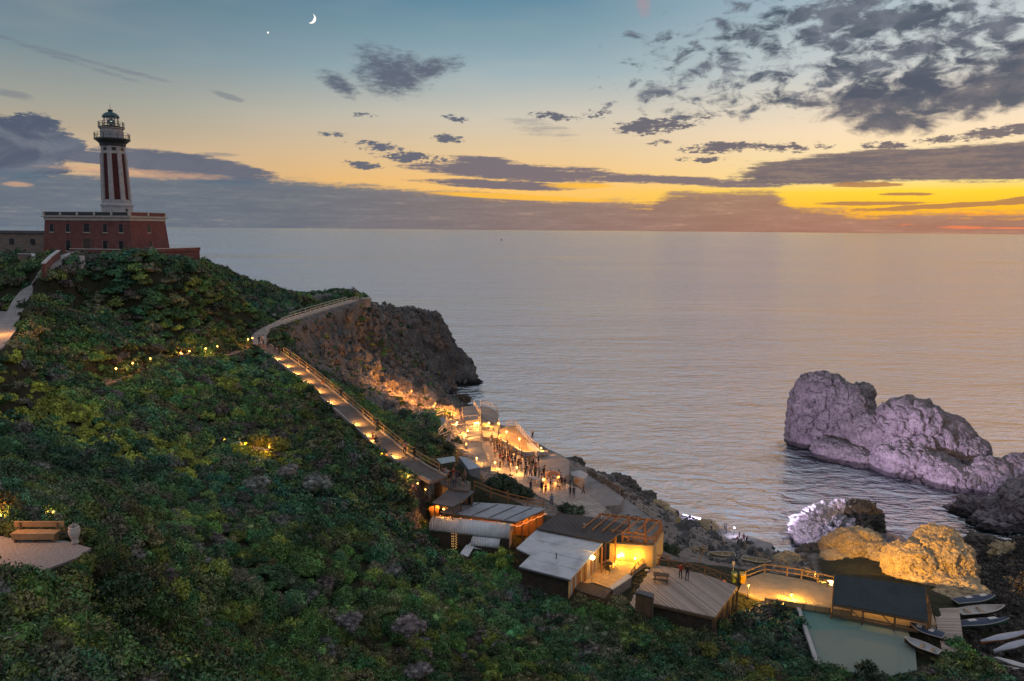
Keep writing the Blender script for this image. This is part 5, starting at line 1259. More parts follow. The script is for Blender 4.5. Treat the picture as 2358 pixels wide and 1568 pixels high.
for t in (.28, .52, .76):
    a_, b_ = q[0].lerp(q[3], t), q[1].lerp(q[2], t)
    a_ = a_.lerp(b_, .12 if t < .6 else .10)
    MB(c).beam(a_+UP*.02, b_+UP*.02, .07, .05).build('roof_seam', M_BARREL, T)
MB(c).beam(q[3]-UP*.12+Vector((0,-.08,0)), q[2]-UP*.12+Vector((0,-.08,0)), .12, .12).build('gutter', M_SLATE, T)
vp = q[0].lerp(q[2], .62); MB(c).tube(vp-UP*.1, vp+UP*.55, .07, n=8).lathe(vp+UP*.55, [(.12, 0), (.03, .1)], 8).build('vent_pipe', M_KIOSK_, T)
vp = dq[0].lerp(dq[3], .55); MB(c).tube(vp-UP*.1, vp+UP*.5, .09, n=8).lathe(vp+UP*.5, [(.15, 0), (.03, .1)], 8).build('vent_pipe', M_KIOSK_, T)
# striped right wall: boards and door strips towards the patio
w0, w1 = iq[1], iq[2]; n = 16; dirw = (Vector((w1.x, w1.y, 0))-Vector((w0.x, w0.y, 0))); nw = Vector((-dirw.y, dirw.x, 0)).normalized()
if nw.dot(Vector((tiles[2].x, tiles[2].y, 0))-Vector((w0.x, w0.y, 0))) < 0: nw = -nw
for i in range(n):
    a_, b_ = w0.lerp(w1, (i+.08)/n), w0.lerp(w1, (i+.92)/n)
    mt = M_WHITE if i in (1, 3, 5, 12, 14) else (M_WOODO if i % 3 else M_YELLW)
    lo = [Vector((p.x, p.y, FZ)) for p in (a_, b_)]
    MB(c).hexa([lo[0]+nw*.01, lo[1]+nw*.01, lo[1]+nw*.07, lo[0]+nw*.07], [p+Vector((0,0,-.05))+k for p, k in ((a_, nw*.01), (b_, nw*.01), (b_, nw*.07), (a_, nw*.07))]).build('wall_board', mt, T)
for x, y in ((1385,1317),(1393,1308),(1416,1293)):
    p = PZ(x, y, FZ); MB(c).beam(p, p+UP*2.9, .16).build('post', M_WOODO, T)
# low yellow wall behind the patio
p0, p1, p2 = PZ(1403,1290,FZ), PZ(1474,1293,FZ), PZ(1503,1297,FZ)
wl = empty('patio_wall', p0, 'ochre plastered low wall glowing behind the patio', 'wall')
bk = Vector((.1, .35, 0))
MB(p0).hexa([p0-UP*.5, p2-UP*.5, p2+bk-UP*.5, p0+bk-UP*.5], [p0+UP*1.95, p2+UP*1.95, p2+bk+UP*1.95, p0+bk+UP*1.95]).build('masonry', M_YELLW, wl)
sd_ = PZ(1521,1263,FZ)
MB(p0).hexa([p2+bk*0-UP*.5, sd_-UP*.5, sd_+Vector((.3,.1,-.5)), p2+Vector((.3,.1,-.5))], [p2+UP*1.95, sd_+UP*1.95, sd_+Vector((.3,.1,1.95)), p2+Vector((.3,.1,1.95))]).build('side_wall', M_YELLW, wl)
# pergola
PZT = 20.6
b0, b1 = PZ(1379,1183,PZT), PZ(1520,1200,PZT); dv = PZ(1461,1233,PZT)-PZ(1500,1197,PZT)
pg = empty('pergola', Vector((b1.x, b1.y, FZ)), 'orange timber pergola with bare roof beams above the lit patio', 'pergola'); po = pg.location.copy()
MB(po).beam(b0, b1, .14, .2).build('ridge_beam', M_WOODO, pg)
for i in range(7):
    s = b0.lerp(b1, .06+.94*i/6); k = 1.0 if i < 5 else .86
    MB(po).beam(s+UP*.15, s+dv*k*1.03+UP*.15, .11, .15).build('rafter', M_WOODO, pg)
fr0, fr1 = b0.lerp(b1, .45)+dv*.86, b0.lerp(b1, 1.0)+dv*.86
MB(po).beam(fr0, fr1, .12, .18).build('front_beam', M_WOODO, pg)
for t in (0.02, .26, .5, .76, 1.0):
    s = b0.lerp(b1, t); MB(po).beam(Vector((s.x, s.y, 14.5)), s, .17).build('post', M_WOODO, pg)
for t in (.34, .67, 1.0):
    s = fr0.lerp(fr1, t); MB(po).beam(Vector((s.x, s.y, FZ)), s, .15).build('post', M_WOODO, pg)
m0, m1 = b1+dv*.05, b1+dv*.86
MB(po).beam(Vector((m0.x, m0.y, FZ+2.2)), Vector((m1.x, m1.y, FZ+2.2)), .09).build('side_rail', M_WOODO, pg)
r0, r1 = p0+UP*1.95+Vector((.05,.3,0)), p2+UP*1.95+Vector((.05,.3,0)); r0 = r0.lerp(r1, .3)
fence('cross_braced_railing', 'timber railing with crossed braces on top of the ochre wall', [r0, r1, sd_+UP*1.95+Vector((.1,0,0))], .85, 1.5, (.95, .1), M_WOODO, .05, .06, True)
# pale bench wall in front, cushions of the patio
a = [PZ(1404,1351,FZ+.55), PZ(1412,1356,FZ+.55), PZ(1454,1328,FZ+.55), PZ(1444,1322,FZ+.55)]
bw = empty('bench_wall', Vector((a[0].x, a[0].y, 16.4)), 'low brick bench wall with a pale top along the patio edge', 'wall'); bo = bw.location.copy()
MB(bo).prism([p-UP*.12 for p in a], 16.2).build('masonry', M_STONEW, bw); MB(bo).slab([p+(p-sum(a, Vector())/4).normalized()*.12 for p in a], .12).build('top', M_TRIM, bw)
# store box in front
T, q, iq, c = shed('store_box', 'low dark brown timber store with a flat roof in front of the pavilion', 'shed', [(1286,1345,17.95),(1298,1330,18.1),(1409,1357,18.1),(1391,1379,17.95)], 16.6, th=.1, inset=.12, rm=M_STORE, wm=M_WOOD)
# deck
DZ = 16.95
dk = [PZ(x, y, DZ) for x, y in ((1418,1384),(1452,1334),(1462,1312),(1500,1300),(1545,1306),(1622,1322),(1698,1350),(1646,1421),(1506,1389),(1462,1402),(1430,1408))]
D = empty('wooden_deck', Vector((dk[7].x, dk[7].y, 14.6)), 'raised grey plank deck beside the patio with a skirt of dark boards', 'deck'); do = D.location.copy()
MB(do).slab(dk, .12).build('floor', M_DECK, D)
cen = sum(dk, Vector())/len(dk)
MB(do).prism([p+(cen-p).normalized()*.25-UP*.16 for p in dk], 13.6).build('skirt', M_STORE, D)
MB(do).beam(dk[8]-UP*.22, dk[7]-UP*.22, .1, .22).beam(dk[7]-UP*.22, dk[6]-UP*.22, .1, .22).build('edge_beam', M_WOOD, D)
for t in (.05, .3, .55, .8, 1):
    p = dk[7].lerp(dk[6], t); MB(do).beam(Vector((p.x, p.y, 13.4)), p-UP*.1, .14).build('post', M_WOOD, D)
fence('cross_braced_railing', 'timber railing with crossed braces along the far edge of the deck', [dk[4]+Vector((-.3,-.2,0)), dk[5]+Vector((0,-.15,0)), dk[6]+Vector((-.15,-.1,0))], .95, 1.75, (.98,), M_WOOD, .045, .055, True)
fence('deck_railing', 'short timber railing between the patio steps and the deck', [PZ(1453,1335,DZ), PZ(1470,1312,DZ), PZ(1484,1303,DZ)], 1.0, 1.2, (.98, .5), M_WOOD, .05, .06)
fence('patio_railing', 'short timber railing with handrail at the right of the patio opening', [PZ(1484,1303,DZ), PZ(1500,1297,DZ), PZ(1540,1300,DZ)], 1.0, 1.3, (.98, .5), M_WOODO, .05, .06)
# things in the deck's skirt: pale mattress and a green chest in the open undercroft
p = PZ(1560,1425,14.75); q_ = PZ(1530,1416,14.75); e = (p-q_).normalized(); 
nn = Vector((e.y, -e.x, 0));  nn = nn if nn.y < 0 else -nn
k = empty('mattress', q_+nn*.5, 'pale mattress leaning on the skirt below the deck', 'mattress'); ko = k.location.copy()
MB(ko).hexa([q_+nn*.55-UP*.5, p+nn*.55-UP*.5, p+nn*.8-UP*.5, q_+nn*.8-UP*.5], [q_+nn*.35+UP*.4, p+nn*.35+UP*.4, p+nn*.6+UP*.4, q_+nn*.6+UP*.4]).build('cover', pm('pale ticking', (.50,.54,.60), (.4,.43,.5), 4, .8), k)
MB(ko).hexa([q_+nn*.5-UP*.56, p+nn*.5-UP*.56, p+nn*.85-UP*.56, q_+nn*.85-UP*.56], [q_+nn*.5-UP*.5, p+nn*.5-UP*.5, p+nn*.85-UP*.5, q_+nn*.85-UP*.5]).build('slat_base', M_WOOD, k)
p = PZ(1632,1432,14.5); k = empty('storage_chest', p-UP*.6, 'dark green chest standing below the corner of the deck', 'chest'); ko = k.location.copy()
MB(ko).box(p+nn*.5-UP*.3, (.9, .5, .5), R(20)).build('body', pm('green chest paint', (.06,.15,.12), None, 3, .6), k); MB(ko).box(p+nn*.5, (.96, .56, .09), R(20)).build('lid', pm('green chest paint', (.06,.15,.12)), k)
# cabinet on the deck
T, q, iq, c = shed('cabinet', 'dark wooden cabinet with a grey lid at the front edge of the deck', 'cabinet', [(1462,1364,18.75),(1471,1357,18.85),(1508,1367,18.85),(1503,1376,18.75)], 16.4, th=.07, inset=.08, rm=M_SLATE, wm=M_STORE)
f0, f1 = iq[0], iq[3]
fn = Vector(((f1-f0).y, -(f1-f0).x, 0)).normalized(); fn = fn if fn.y < 0 else -fn
for t0, t1 in ((.04, .49), (.51, .96)):
    a_, b_ = f0.lerp(f1, t0), f0.lerp(f1, t1)
    MB(c).hexa([Vector((p.x, p.y, 16.7))+o for p, o in ((a_, fn*.01), (b_, fn*.01), (b_, fn*.05), (a_, fn*.05))], [Vector((p.x, p.y, p.z-.1))+o for p, o in ((a_, fn*.01), (b_, fn*.01), (b_, fn*.05), (a_, fn*.05))]).build('door', M_WOOD, T)
# picnic table on the deck
def picnic(p, rz, label):
    T = empty('picnic_table', p, label, 'table', rz=rz); m = M_STORE
    MB().box((0, 0, .74), (1.6, .75, .06)).build('table_top', m, T)
    for s in (-1, 1):
        MB().box((0, s*.66, .44), (1.6, .26, .05)).build('bench', m, T)
        MB().beam((s*.6, -.7, 0), (s*.6, .15, .72), .08).beam((s*.6, .7, 0), (s*.6, -.15, .72), .08).beam((s*.6, -.75, .4), (s*.6, .75, .4), .07).build('trestle', m, T)
picnic(PZ(1522,1338,DZ), R(-14), 'dark picnic table with attached benches on the deck')
# patio tables and chairs
def chair_at(p, rz, label, group, m):
    T = empty('chair', p, label, 'chair', group, rz)
    MB().box((0, 0, .45), (.44, .44, .04)).build('seat', m, T); MB().box((0, .21, .75), (.44, .04, .4)).build('backrest', m, T)
    for x in (-.19, .19):
        for y in (-.19, .19): MB().tube((x, y, 0), (x, y, .45 if y < 0 else .6), .02, n=5).build('leg', m, T)
    return T
def table_at(p, label, m):
    T = empty('round_table', p, label, 'table')
    MB().lathe((0, 0, 0), [(.40, .70), (.40, .74)], 16).build('table_top', m, T); MB().tube((0, 0, 0), (0, 0, .7), .04, n=8).build('pedestal', M_DARKI, T); MB().lathe((0, 0, 0), [(.26, 0), (.24, .03)], 12).build('foot', M_DARKI, T)
M_CHW = pm('white chair plastic', (.55,.52,.48), None, 4, .5); M_CHD = pm('dark cane', (.05,.035,.025), None, 8, .7)
for i, (x, y, lb) in enumerate([(1437,1284,'small round table against the ochre patio wall'),(1402,1312,'small round table beside the striped pavilion boards')]):
    p = PZ(x, y, FZ); table_at(p, lb, M_CHW if i == 0 else M_CHD)
    for k, a in enumerate((.4, 2.6, 4.4)):
        lbs = [['white chair right of the table by the ochre wall','white chair left of the table by the ochre wall','white chair on the near side of the table by the ochre wall'],
               ['dark cane chair right of the table by the striped boards','dark cane chair against the striped boards','dark cane chair on the near side of the table by the boards']][i][k]
        chair_at(p+Vector((math.cos(a), math.sin(a), 0))*.72, a-math.pi/2, lbs, None, M_CHW if i == 0 else M_CHD)
# kiosk and its tarpaulin
kq = [PZ(1056,1050,21.3), PZ(1074,1053,21.5), PZ(1107,1076,21.3), PZ(1079,1081,21.1)]
K = empty('kiosk', Vector((kq[3].x, kq[3].y, 18.6)), 'grey metal kiosk with a sloping lid roof beside the tiled terrace', 'kiosk'); ko = K.location.copy()
kc = sum(kq, Vector())/4
M_KIOSK = pm('blue grey metal', (.20,.22,.25), (.15,.165,.19), 2, .5)
MB(ko).hexa([Vector((p.x, p.y, 18.2))+(kc-p)*.05 for p in kq], [p+(kc-p)*.05-UP*.14 for p in kq]).build('body', M_KIOSK, K)
MB(ko).slab(kq, .12).build('roof', pm('pale blue metal', (.33,.37,.42), (.26,.29,.33), 2, .45), K)
MB(ko).hexa([kq[3].lerp(kq[2], .15)+Vector((-.02,-.05,-1.6)), kq[3].lerp(kq[2], .85)+Vector((-.02,-.05,-1.6)), kq[3].lerp(kq[2], .85)+Vector((0,.1,-1.6)), kq[3].lerp(kq[2], .15)+Vector((0,.1,-1.6))], [kq[3].lerp(kq[2], .15)+Vector((-.02,-.05,-.4)), kq[3].lerp(kq[2], .85)+Vector((-.02,-.05,-.4)), kq[3].lerp(kq[2], .85)+Vector((0,.1,-.4)), kq[3].lerp(kq[2], .15)+Vector((0,.1,-.4))]).build('shutter', M_KIOSK, K)
shed('tarpaulin_stall', 'stall with a pale blue tarpaulin roof left of the grey kiosk', 'stall', [(1005,1056,23.6),(1046,1050,23.6),(1049,1062,23.2),(1016,1068,23.2)], 21.5, th=.05, inset=.1, rm=pm('pale blue tarpaulin', (.34,.42,.44), (.26,.33,.35), 2, .6), wall=False, posts=M_WOOD)
# dark pergola over the sand
q = [PZ(1922,1323,18.0), PZ(2130,1351,18.0), PZ(2137,1430,16.45), PZ(1917,1389,16.45)]
DP = empty('shade_pergola', Vector((q[3].x, q[3].y, 15.0)), 'big pergola roofed with dark matting over the end of the sand terrace', 'pergola'); do = DP.location.copy()
MB(do).slab(q, .07).build('matting', M_NET, DP)
for s, t, n in ((q[3], q[2], 4), (q[0], q[1], 4)):
    for i in range(n):
        p = s.lerp(t, i/(n-1)); MB(do).beam(Vector((p.x, p.y, 14.8)), p-UP*.1, .15).build('post', M_WOOD, DP)
for s, t in ((q[3], q[2]), (q[0], q[1]), (q[0], q[3]), (q[1], q[2])): MB(do).beam(s-UP*.18, t-UP*.18, .11, .2).build('beam', M_WOOD, DP)
for i in (1, 2):
    p = q[3].lerp(q[2], i/3); pn = q[3].lerp(q[2], i/3-.14); MB(do).beam(Vector((p.x, p.y, 15.2)), pn-UP*.2, .09).build('brace', M_WOOD, DP)
MB(do).beam(Vector((q[3].x, q[3].y, 15.22)), Vector((q[2].x, q[2].y, 15.22)), .16, .24).build('front_rail', M_WOOD, DP)
mb = MB(SANDT[9])
for a_, b_ in ((SANDT[9], SANDT[10]), (SANDT[10], SANDT[11])): mb.beam(a_+UP*.2, b_+UP*.2, .3, .55)  # wall added to keep the lamp's light off the green platform
tag(mb.build('low_wall', M_TILE, loc=SANDT[9]), 'low pale wall added along the near edge of the sand terrace to shield its lamp', 'wall')
sc = empty('reed_screen', Vector((q[2].x+.15, q[2].y, 14.8)), 'slatted reed screen standing at the right end of the dark pergola', 'screen'); so = sc.location.copy()
for i in range(9):
    p = q[2].lerp(q[1], i/9)+Vector((.25, 0, 0)); MB(so).beam(Vector((p.x, p.y, 14.6)), Vector((p.x, p.y, 17.5)), .1, .05).build('slat', M_WOODL if i % 2 else M_WOOD, sc)
for zz in (15.2, 16.2, 17.2): MB(so).beam(Vector((q[2].x+.25, q[2].y, zz)), Vector((q[2].lerp(q[1], .9).x+.25, q[2].lerp(q[1], .9).y, zz)), .06).build('batten', M_WOOD, sc)
# fences
SZ = 15.08
fence('post_and_rail_fence', 'pale post and rail fence along the far side of the sand terrace', [PZ(1716,1336,SZ), PZ(1760,1320,SZ), PZ(1812,1327,SZ), PZ(1845,1333,SZ), PZ(1920,1350,SZ)], 1.1, 2.2, (.96, .45), M_WOODL, .06, .075)
fence('path_railing', 'pale railing along the seaward side of the lamp lit ramp', [p+UP*.1 for p in ST_R[1][6::3]] if ST_R[1][20].x > ST_R[2][20].x else [p+UP*.1 for p in ST_R[2][6::3]], 1.05, 2.6, (.97, .5), M_WOODL, .055, .065)
fence('path_railing', 'white railing along the upper path towards the knoll', [p+UP*.05 for p in (UP_R[1] if UP_R[1][30].x > UP_R[2][30].x else UP_R[2])[4::3]], 1.1, 2.4, (.97, .55, .2), M_RAILW, .05, .06)
fence('path_railing', 'low white railing on the hill side of the upper path', [p+UP*.05 for p in (UP_R[2] if UP_R[1][30].x > UP_R[2][30].x else UP_R[1])[26::3]], .9, 2.6, (.97,), M_RAILW, .05, .06)
fence('timber_railing', 'lamp lit timber railing above the roofs of hut and canopy', [PZ(1092,1127,20.3), PZ(1130,1143,19.9), PZ(1170,1156,19.4), PZ(1215,1166,18.8), PZ(1252,1173,18.3)], 1.1, 1.8, (.97, .5), M_WOODO, .055, .07)
fence('terrace_railing', 'pale railing round the upper lookout terrace', [T1[0], T1[1], T1[2], T1[3]], 1.1, 1.5, (.97, .55), M_RAILW, .05, .055)
fence('terrace_railing', 'pale stepped railing down from the lookout terrace', [T1[4], T1[5], T1[6], T1b[4]], 1.1, 1.4, (.97, .5), M_RAILW, .05, .055)
fence('terrace_railing', 'short pale railing at the foot of the lookout steps', [PZ(1006,1018,19.6), PZ(1022,1012,19.6), PZ(1036,1006,19.5)], 1.1, 1.2, (.97, .55), M_RAILW, .05, .055)
fence('terrace_railing', 'pale railing across the top of the tiled fan terrace', [T2[2], T2[3]], 1.1, 1.3, (.97, .5), M_RAILW, .05, .055)
fence('terrace_railing', 'curved pale railing down the right side of the fan terrace', [T2[3], T2[4], T2[5], T2[6]], 1.1, 1.2, (.97, .5), M_RAILW, .05, .055)
fence('picket_railing', 'pale picket railing at the front of the fan terrace', [T2[8].lerp(T2[7], .25), T2[7], T2[6]], 1.0, .5, (.95, .12), M_RAILW, .04, .04)
fence('terrace_railing', 'pale railing round the far terrace by the lit rocks', [T4[1], T4[2], T4[3]], 1.1, 1.4, (.97, .55), M_RAILW, .05, .055)
fence('terrace_railing', 'pale railing on the sea edge of the far lower terrace', [T5[0], T5[1], T5[2], T5[3], T5[4]], 1.1, 1.5, (.97, .55), M_RAILW, .05, .055)
fence('terrace_railing', 'pale railing along the steps below the far terrace', [STEPTOP[0], STEPTOP[1], STEPTOP[2]], 1.1, 1.2, (.97, .5), M_RAILW, .05, .055)
fence('terrace_railing', 'brightly lit pale railing between the middle steps', [STEP2[0], STEP2[1], STEP2[2]], 1.1, 1.1, (.97, .5), M_RAILW, .05, .055)
fence('terrace_railing', 'pale railing at the head of the orange lit terrace', [T5[4]+UP*0, LINK[1], T3[1]], 1.1, 1.4, (.97, .5), M_RAILW, .05, .055)
fence('terrace_railing', 'long pale railing on the sea side of the orange lit terrace', [T3[2], T3[3], T3[4], T3[5], T3[6], T3[7]], 1.1, 1.6, (.97, .6, .3), M_RAILW, .05, .055)
fence('terrace_railing', 'dark railing on the sea edge of the lower slabs', [T7[2], T7[3], T7[4]], 1.0, 1.7, (.97, .5), M_WOOD, .05, .055)
fence('terrace_railing', 'steel railing of the stairs down to the shore rocks', [T8[4], T8[5], PZ(1512,1202,9.5)], 1.1, 1.3, (.97, .66, .33), M_RAILW, .04, .045)
fence('ramp_railing', 'thin double railing down the ramp between quay and sand terrace', [PZ(1706,1250,3.6), PZ(1724,1274,5.2), PZ(1768,1296,8.2), PZ(1830,1318,11.5), PZ(1876,1334,14.2)], .9, 2.4, (.97, .5), M_WOODL, .05, .05)
fence('swim_railing', 'slim white handrail of the swimmers ladder on the quay', [PZ(1640,1210,3.45), PZ(1650,1213,3.45), PZ(1664,1217,3.45)], 1.1, .5, (.97, .5), M_RAILW, .03, .03, square=False)
# booths, blocks, boards
T, q, iq, c = shed('booth', 'small brightly lit pale booth on the corner of the lower slabs', 'booth', [(1315,1086,15.9),(1337,1082,15.9),(1354,1091,15.9),(1347,1103,15.8),(1316,1094,15.8)], 14.1, th=.08, inset=.08, rm=M_WHITE, wm=M_WHITE)
MB(c).box((iq[4]+iq[3])/2-UP*.6, (1.0, .12, .5), R(-20)).build('counter', M_WOODL, T)
q = [PZ(1214,1020,17.7), PZ(1226,1020,17.7), PZ(1243,1036,17.7), PZ(1236,1041,17.7)]
K = empty('service_block', Vector((q[0].x, q[0].y, 16.9)), 'low cream service block behind the orange terrace railing', 'block'); MB(K.location).prism([p-UP*.12 for p in q], 16.85).build('body', M_WHITE, K); MB(K.location).slab(q, .12).build('top', M_TRIM, K)
p = PZ(1561,1222,6.3); K = empty('notice_board', p, 'yellowish notice board on a post on the quay', 'sign'); MB(p).beam(p, p+UP*1.4, .1).build('post', M_WOOD, K); MB(p).box(p+UP*1.75, (.75, .07, .95), R(12)).build('panel', pm('faded yellow board', (.55,.42,.18), (.45,.33,.13), 3, .7), K)
# bins on the sand terrace
for x, y, col, nm, lb in ((1690,1340,(.16,.24,.03),'green','green recycling bin with a fluttering bag at the deck corner'),(1709,1341,(.62,.38,.02),'yellow','yellow recycling bin beside the green one')):
    p = PZ(x, y, SZ); m = pm(nm+' bin plastic', col, None, 3, .5)
    K = empty('recycling_bin', p, lb, 'bin'); MB(p).hexa([p+Vector((a, b, 0)) for a, b in ((-.24,-.24),(.24,-.24),(.24,.24),(-.24,.24))], [p+Vector((a, b, 1.0)) for a, b in ((-.29,-.29),(.29,-.29),(.29,.29),(-.29,.29))]).build('body', m, K)
    MB(p).hexa([p+Vector((a, b, 1.0)) for a, b in ((-.31,-.31),(.31,-.31),(.31,.31),(-.31,.31))], [p+Vector((a, b, 1.12)) for a, b in ((-.26,-.26),(.26,-.26),(.26,.26),(-.26,.26))]).build('lid', m, K)
    MB(p).lathe(p, [(.30, .88), (.36, .95), (.33, 1.06), (.28, 1.10)], 9).build('bag', M_CHW, K)
p = PZ(1687,1336,SZ); K = empty('signpost', p, 'thin grey post standing behind the recycling bins', 'post'); MB(p).tube(p, p+UP*2.2, .05, n=8).build('pole', M_RAILW, K); MB(p).box(p+UP*2.0, (.3, .05, .4)).build('plate', M_TRIM, K)
# bench, planter of the gravel terrace
BZ = 40.46
b0, b1 = PZ(34,1245,BZ), PZ(134,1245,BZ); rz = math.atan2((b1-b0).y, (b1-b0).x); bc = (b0+b1)/2; ln = (b1-b0).length
B = empty('park_bench', bc, 'wide timber bench with a backrest on the gravel terrace', 'bench', rz=rz)
MB().box((0, 0, .36), (ln, .45, .06)).build('seat', M_WOODL, B); MB().box((0, .26, .60), (ln+.25, .06, .22)).build('backrest', M_WOODL, B)
MB().box((0, -.20, .23), (ln-.06, .05, .19)).build('front_board', M_WOODL, B)
for s in (-1, 0, 1): MB().box((s*(ln/2-.12), .02, .165), (.09, .38, .33)).build('leg', M_WOOD, B)
for s in (-1, 1): MB().beam((s*(ln/2-.12), .2, .4), (s*(ln/2-.12), .22, .68), .06).build('back_post', M_WOOD, B)
p = PZ(173,1251,BZ); K = empty('stone_urn', p, 'round pale stone urn at the end of the gravel terrace', 'urn'); K.scale = (.68, .68, .82)
MB(p).lathe(p, [(.20, 0), (.22, .08), (.14, .16), (.24, .34), (.32, .55), (.33, .68), (.27, .78), (.30, .84), (.2, .86)], 16).build('bowl', M_TRIM, K, True); MB(p).lathe(p, [(.26, .78), (.2, .95), (.08, 1.0)], 10).build('cap', M_CONC2, K, True)
# ruin and walls of the upper path
r0 = P(838, 694, 197); K = empty('bunker', Vector((r0.x, r0.y, r0.z-1)), 'squat concrete bunker at the end of the upper path', 'bunker'); MB(K.location).box(r0-UP*.4, (3.6, 3.4, 2.0), R(12)).build('wall', M_CONC2, K); MB(K.location).box(r0+UP*.75, (4.0, 3.8, .3), R(12)).build('roof', M_CONC2, K); MB(K.location).box(r0+Vector((-.4,-1.72,-.1)), (.8, .2, 1.0), R(12)).build('opening', M_WIN, K)
for x, y, d, w, h, lb in ((748,690,193,5,1.4,'low ruined concrete wall on the crest beyond the path'),(782,688,195,3,1.0,'short broken concrete wall beside the bunker'),(712,686,190,6,1.2,'long low ruined wall at the start of the crest')):
    p = P(x, y, d); z = gz(p.x, p.y); p = Vector((p.x, p.y, z)); mb = MB(p)
    for i in range(6): mb.box(p+Vector((-w/2+w*(i+.5)/6, 0, h*(.3+.2*random.random())-.4)), (w/6+.002, .6+.01*i, h*(.8+.5*random.random())+.8))
    tag(mb.build('ruined_wall', M_CONC2, loc=p), lb, 'wall')
g0 = [PZ(602,757,34.0), PZ(602,742,34.2), PZ(632,738,34.2), PZ(650,740,34.2)]
K = empty('viewpoint_wall', g0[0], 'low pale wall round the viewpoint beside the upper path', 'wall')
mb = MB(g0[0])
for a_, b_ in zip(g0[:-1], g0[1:]): mb.beam(a_+UP*.2, b_+UP*.2, .4, 1.2)
mb.build('masonry', M_PAVE, K); MB(g0[0]).box(g0[2]+UP*.9, (.6, .5, .9)).build('pillar', M_TRIM, K)
# ---------------------------------------------------------------- lamps that are lit in the dusk
AMB = (1.0, .43, .085); ORG = (1.0, .37, .065); YEL = (1.0, .46, .045)
G_AMB = glow('amber lamp glass', (1.0, .60, .2), 2.2); G_AMB2 = glow('dim amber lamp glass', (1.0, .60, .2), 1.3); G_WHT = glow('violet white lamp glass', (.86, .80, 1.0), 6.0)
def light(par, loc, typ, energy, col, radius=.12, spot=None, aim=None, blend=.6):
    l = bpy.data.lights.new('light', typ); l.energy = energy; l.color = col
    l.shadow_soft_size = radius
    if typ == 'SPOT': l.spot_size = R(spot); l.spot_blend = blend
    o = bpy.data.objects.new('light', l); COL.objects.link(o); o.parent = par; o.location = Vector(loc)-par.location
    if aim is not None: o.rotation_euler = (Vector(aim)-Vector(loc)).to_track_quat('-Z', 'Y').to_euler()
    return o
def flood(p, aim, energy, col, spot, label, gm=G_AMB, size=.35, blend=.7, hh=.55):
    p = Vector(p); K = empty('floodlight', p, label, 'floodlight'); d = (Vector(aim)-p).normalized(); dh = Vector((d.x, d.y, 0)).normalized(); s = Vector((-dh.y, dh.x, 0)); n = s.cross(d)
    h = p+UP*hh
    MB(p).tube(p-UP*.2, h, .035, n=6).build('stand', M_DARKI, K)
    w = size/2; c0, c1 = h-d*.12, h+d*.06
    q = lambda c, k: [c-s*w*k-n*w*.7*k, c+s*w*k-n*w*.7*k, c+s*w*k+n*w*.7*k, c-s*w*k+n*w*.7*k]
    MB(p).hexa(q(c0, .7), q(c1, 1)).build('housing', M_DARKI, K); MB(p).hexa(q(c1+d*.002, .9), q(c1+d*.015, .9)).build('lens', gm, K)
    light(K, h+d*.25, 'SPOT', energy, col, .15, spot, aim, blend); return K
# low lamps on the left side of the ramp, throwing pools of light on it
side = ST_R[1] if ST_R[1][20].x < ST_R[2][20].x else ST_R[2]
def nearest_px(line, x, y):
    best = None
    for a, b in zip(line[:-1], line[1:]):
        for k in range(8):
            p = a.lerp(b, k/8); v = p-CAMLOC; d = v.dot(fw); px = W0/2+F0*v.dot(rt)/d; py = H0/2-F0*v.dot(up)/d
            e = (px-x)**2+(py-y)**2
            if best is None or e < best[0]: best = (e, p.copy())
    return best[1]
for i, (x, y) in enumerate([(636,826),(657,845),(678,862),(702,881),(730,902),(759,928),(822,972),(851,997),(906,1050)]):
    p = nearest_px(side, x, y); q = nearest_px(STAIR, x+12, y-4); inw = (q-p); inw.z = 0; inw.normalize()
    K = empty('bollard_lamp', p, ['topmost low lamp on the left kerb of the ramp, by the path fork', 'second low lamp down the left kerb of the ramp from the fork', 'third low lamp down the left kerb of the ramp from the fork', 'fourth low lamp down the left kerb of the ramp from the fork', 'fifth low lamp down the ramp kerb, beside the brightest pool of light', 'low kerb lamp just above the wide gap in the row on the ramp', 'low kerb lamp just below the wide gap in the row on the ramp', 'low kerb lamp above the seated pair on the ramp', 'lowest kerb lamp on the ramp, above the grey kiosk'][i], 'lamp', 'low lamps along the ramp')
    MB(p).tube(p-UP*.1, p+UP*.5, .07, n=8).build('post', M_DARKI, K)
    MB(p).lathe(p+UP*.5, [(.14, .0), (.17, .05), (.05, .10)], 10).build('hood', M_DARKI, K)
    MB(p).lathe(p+UP*.40, [(.085, 0), (.09, .09)], 10).build('bulb', G_AMB, K)
    light(K, p+UP*.62+inw*.28, 'SPOT', 1100, AMB, .06, 140, p+inw*1.15+Vector((0, 0, -.1)), .9)
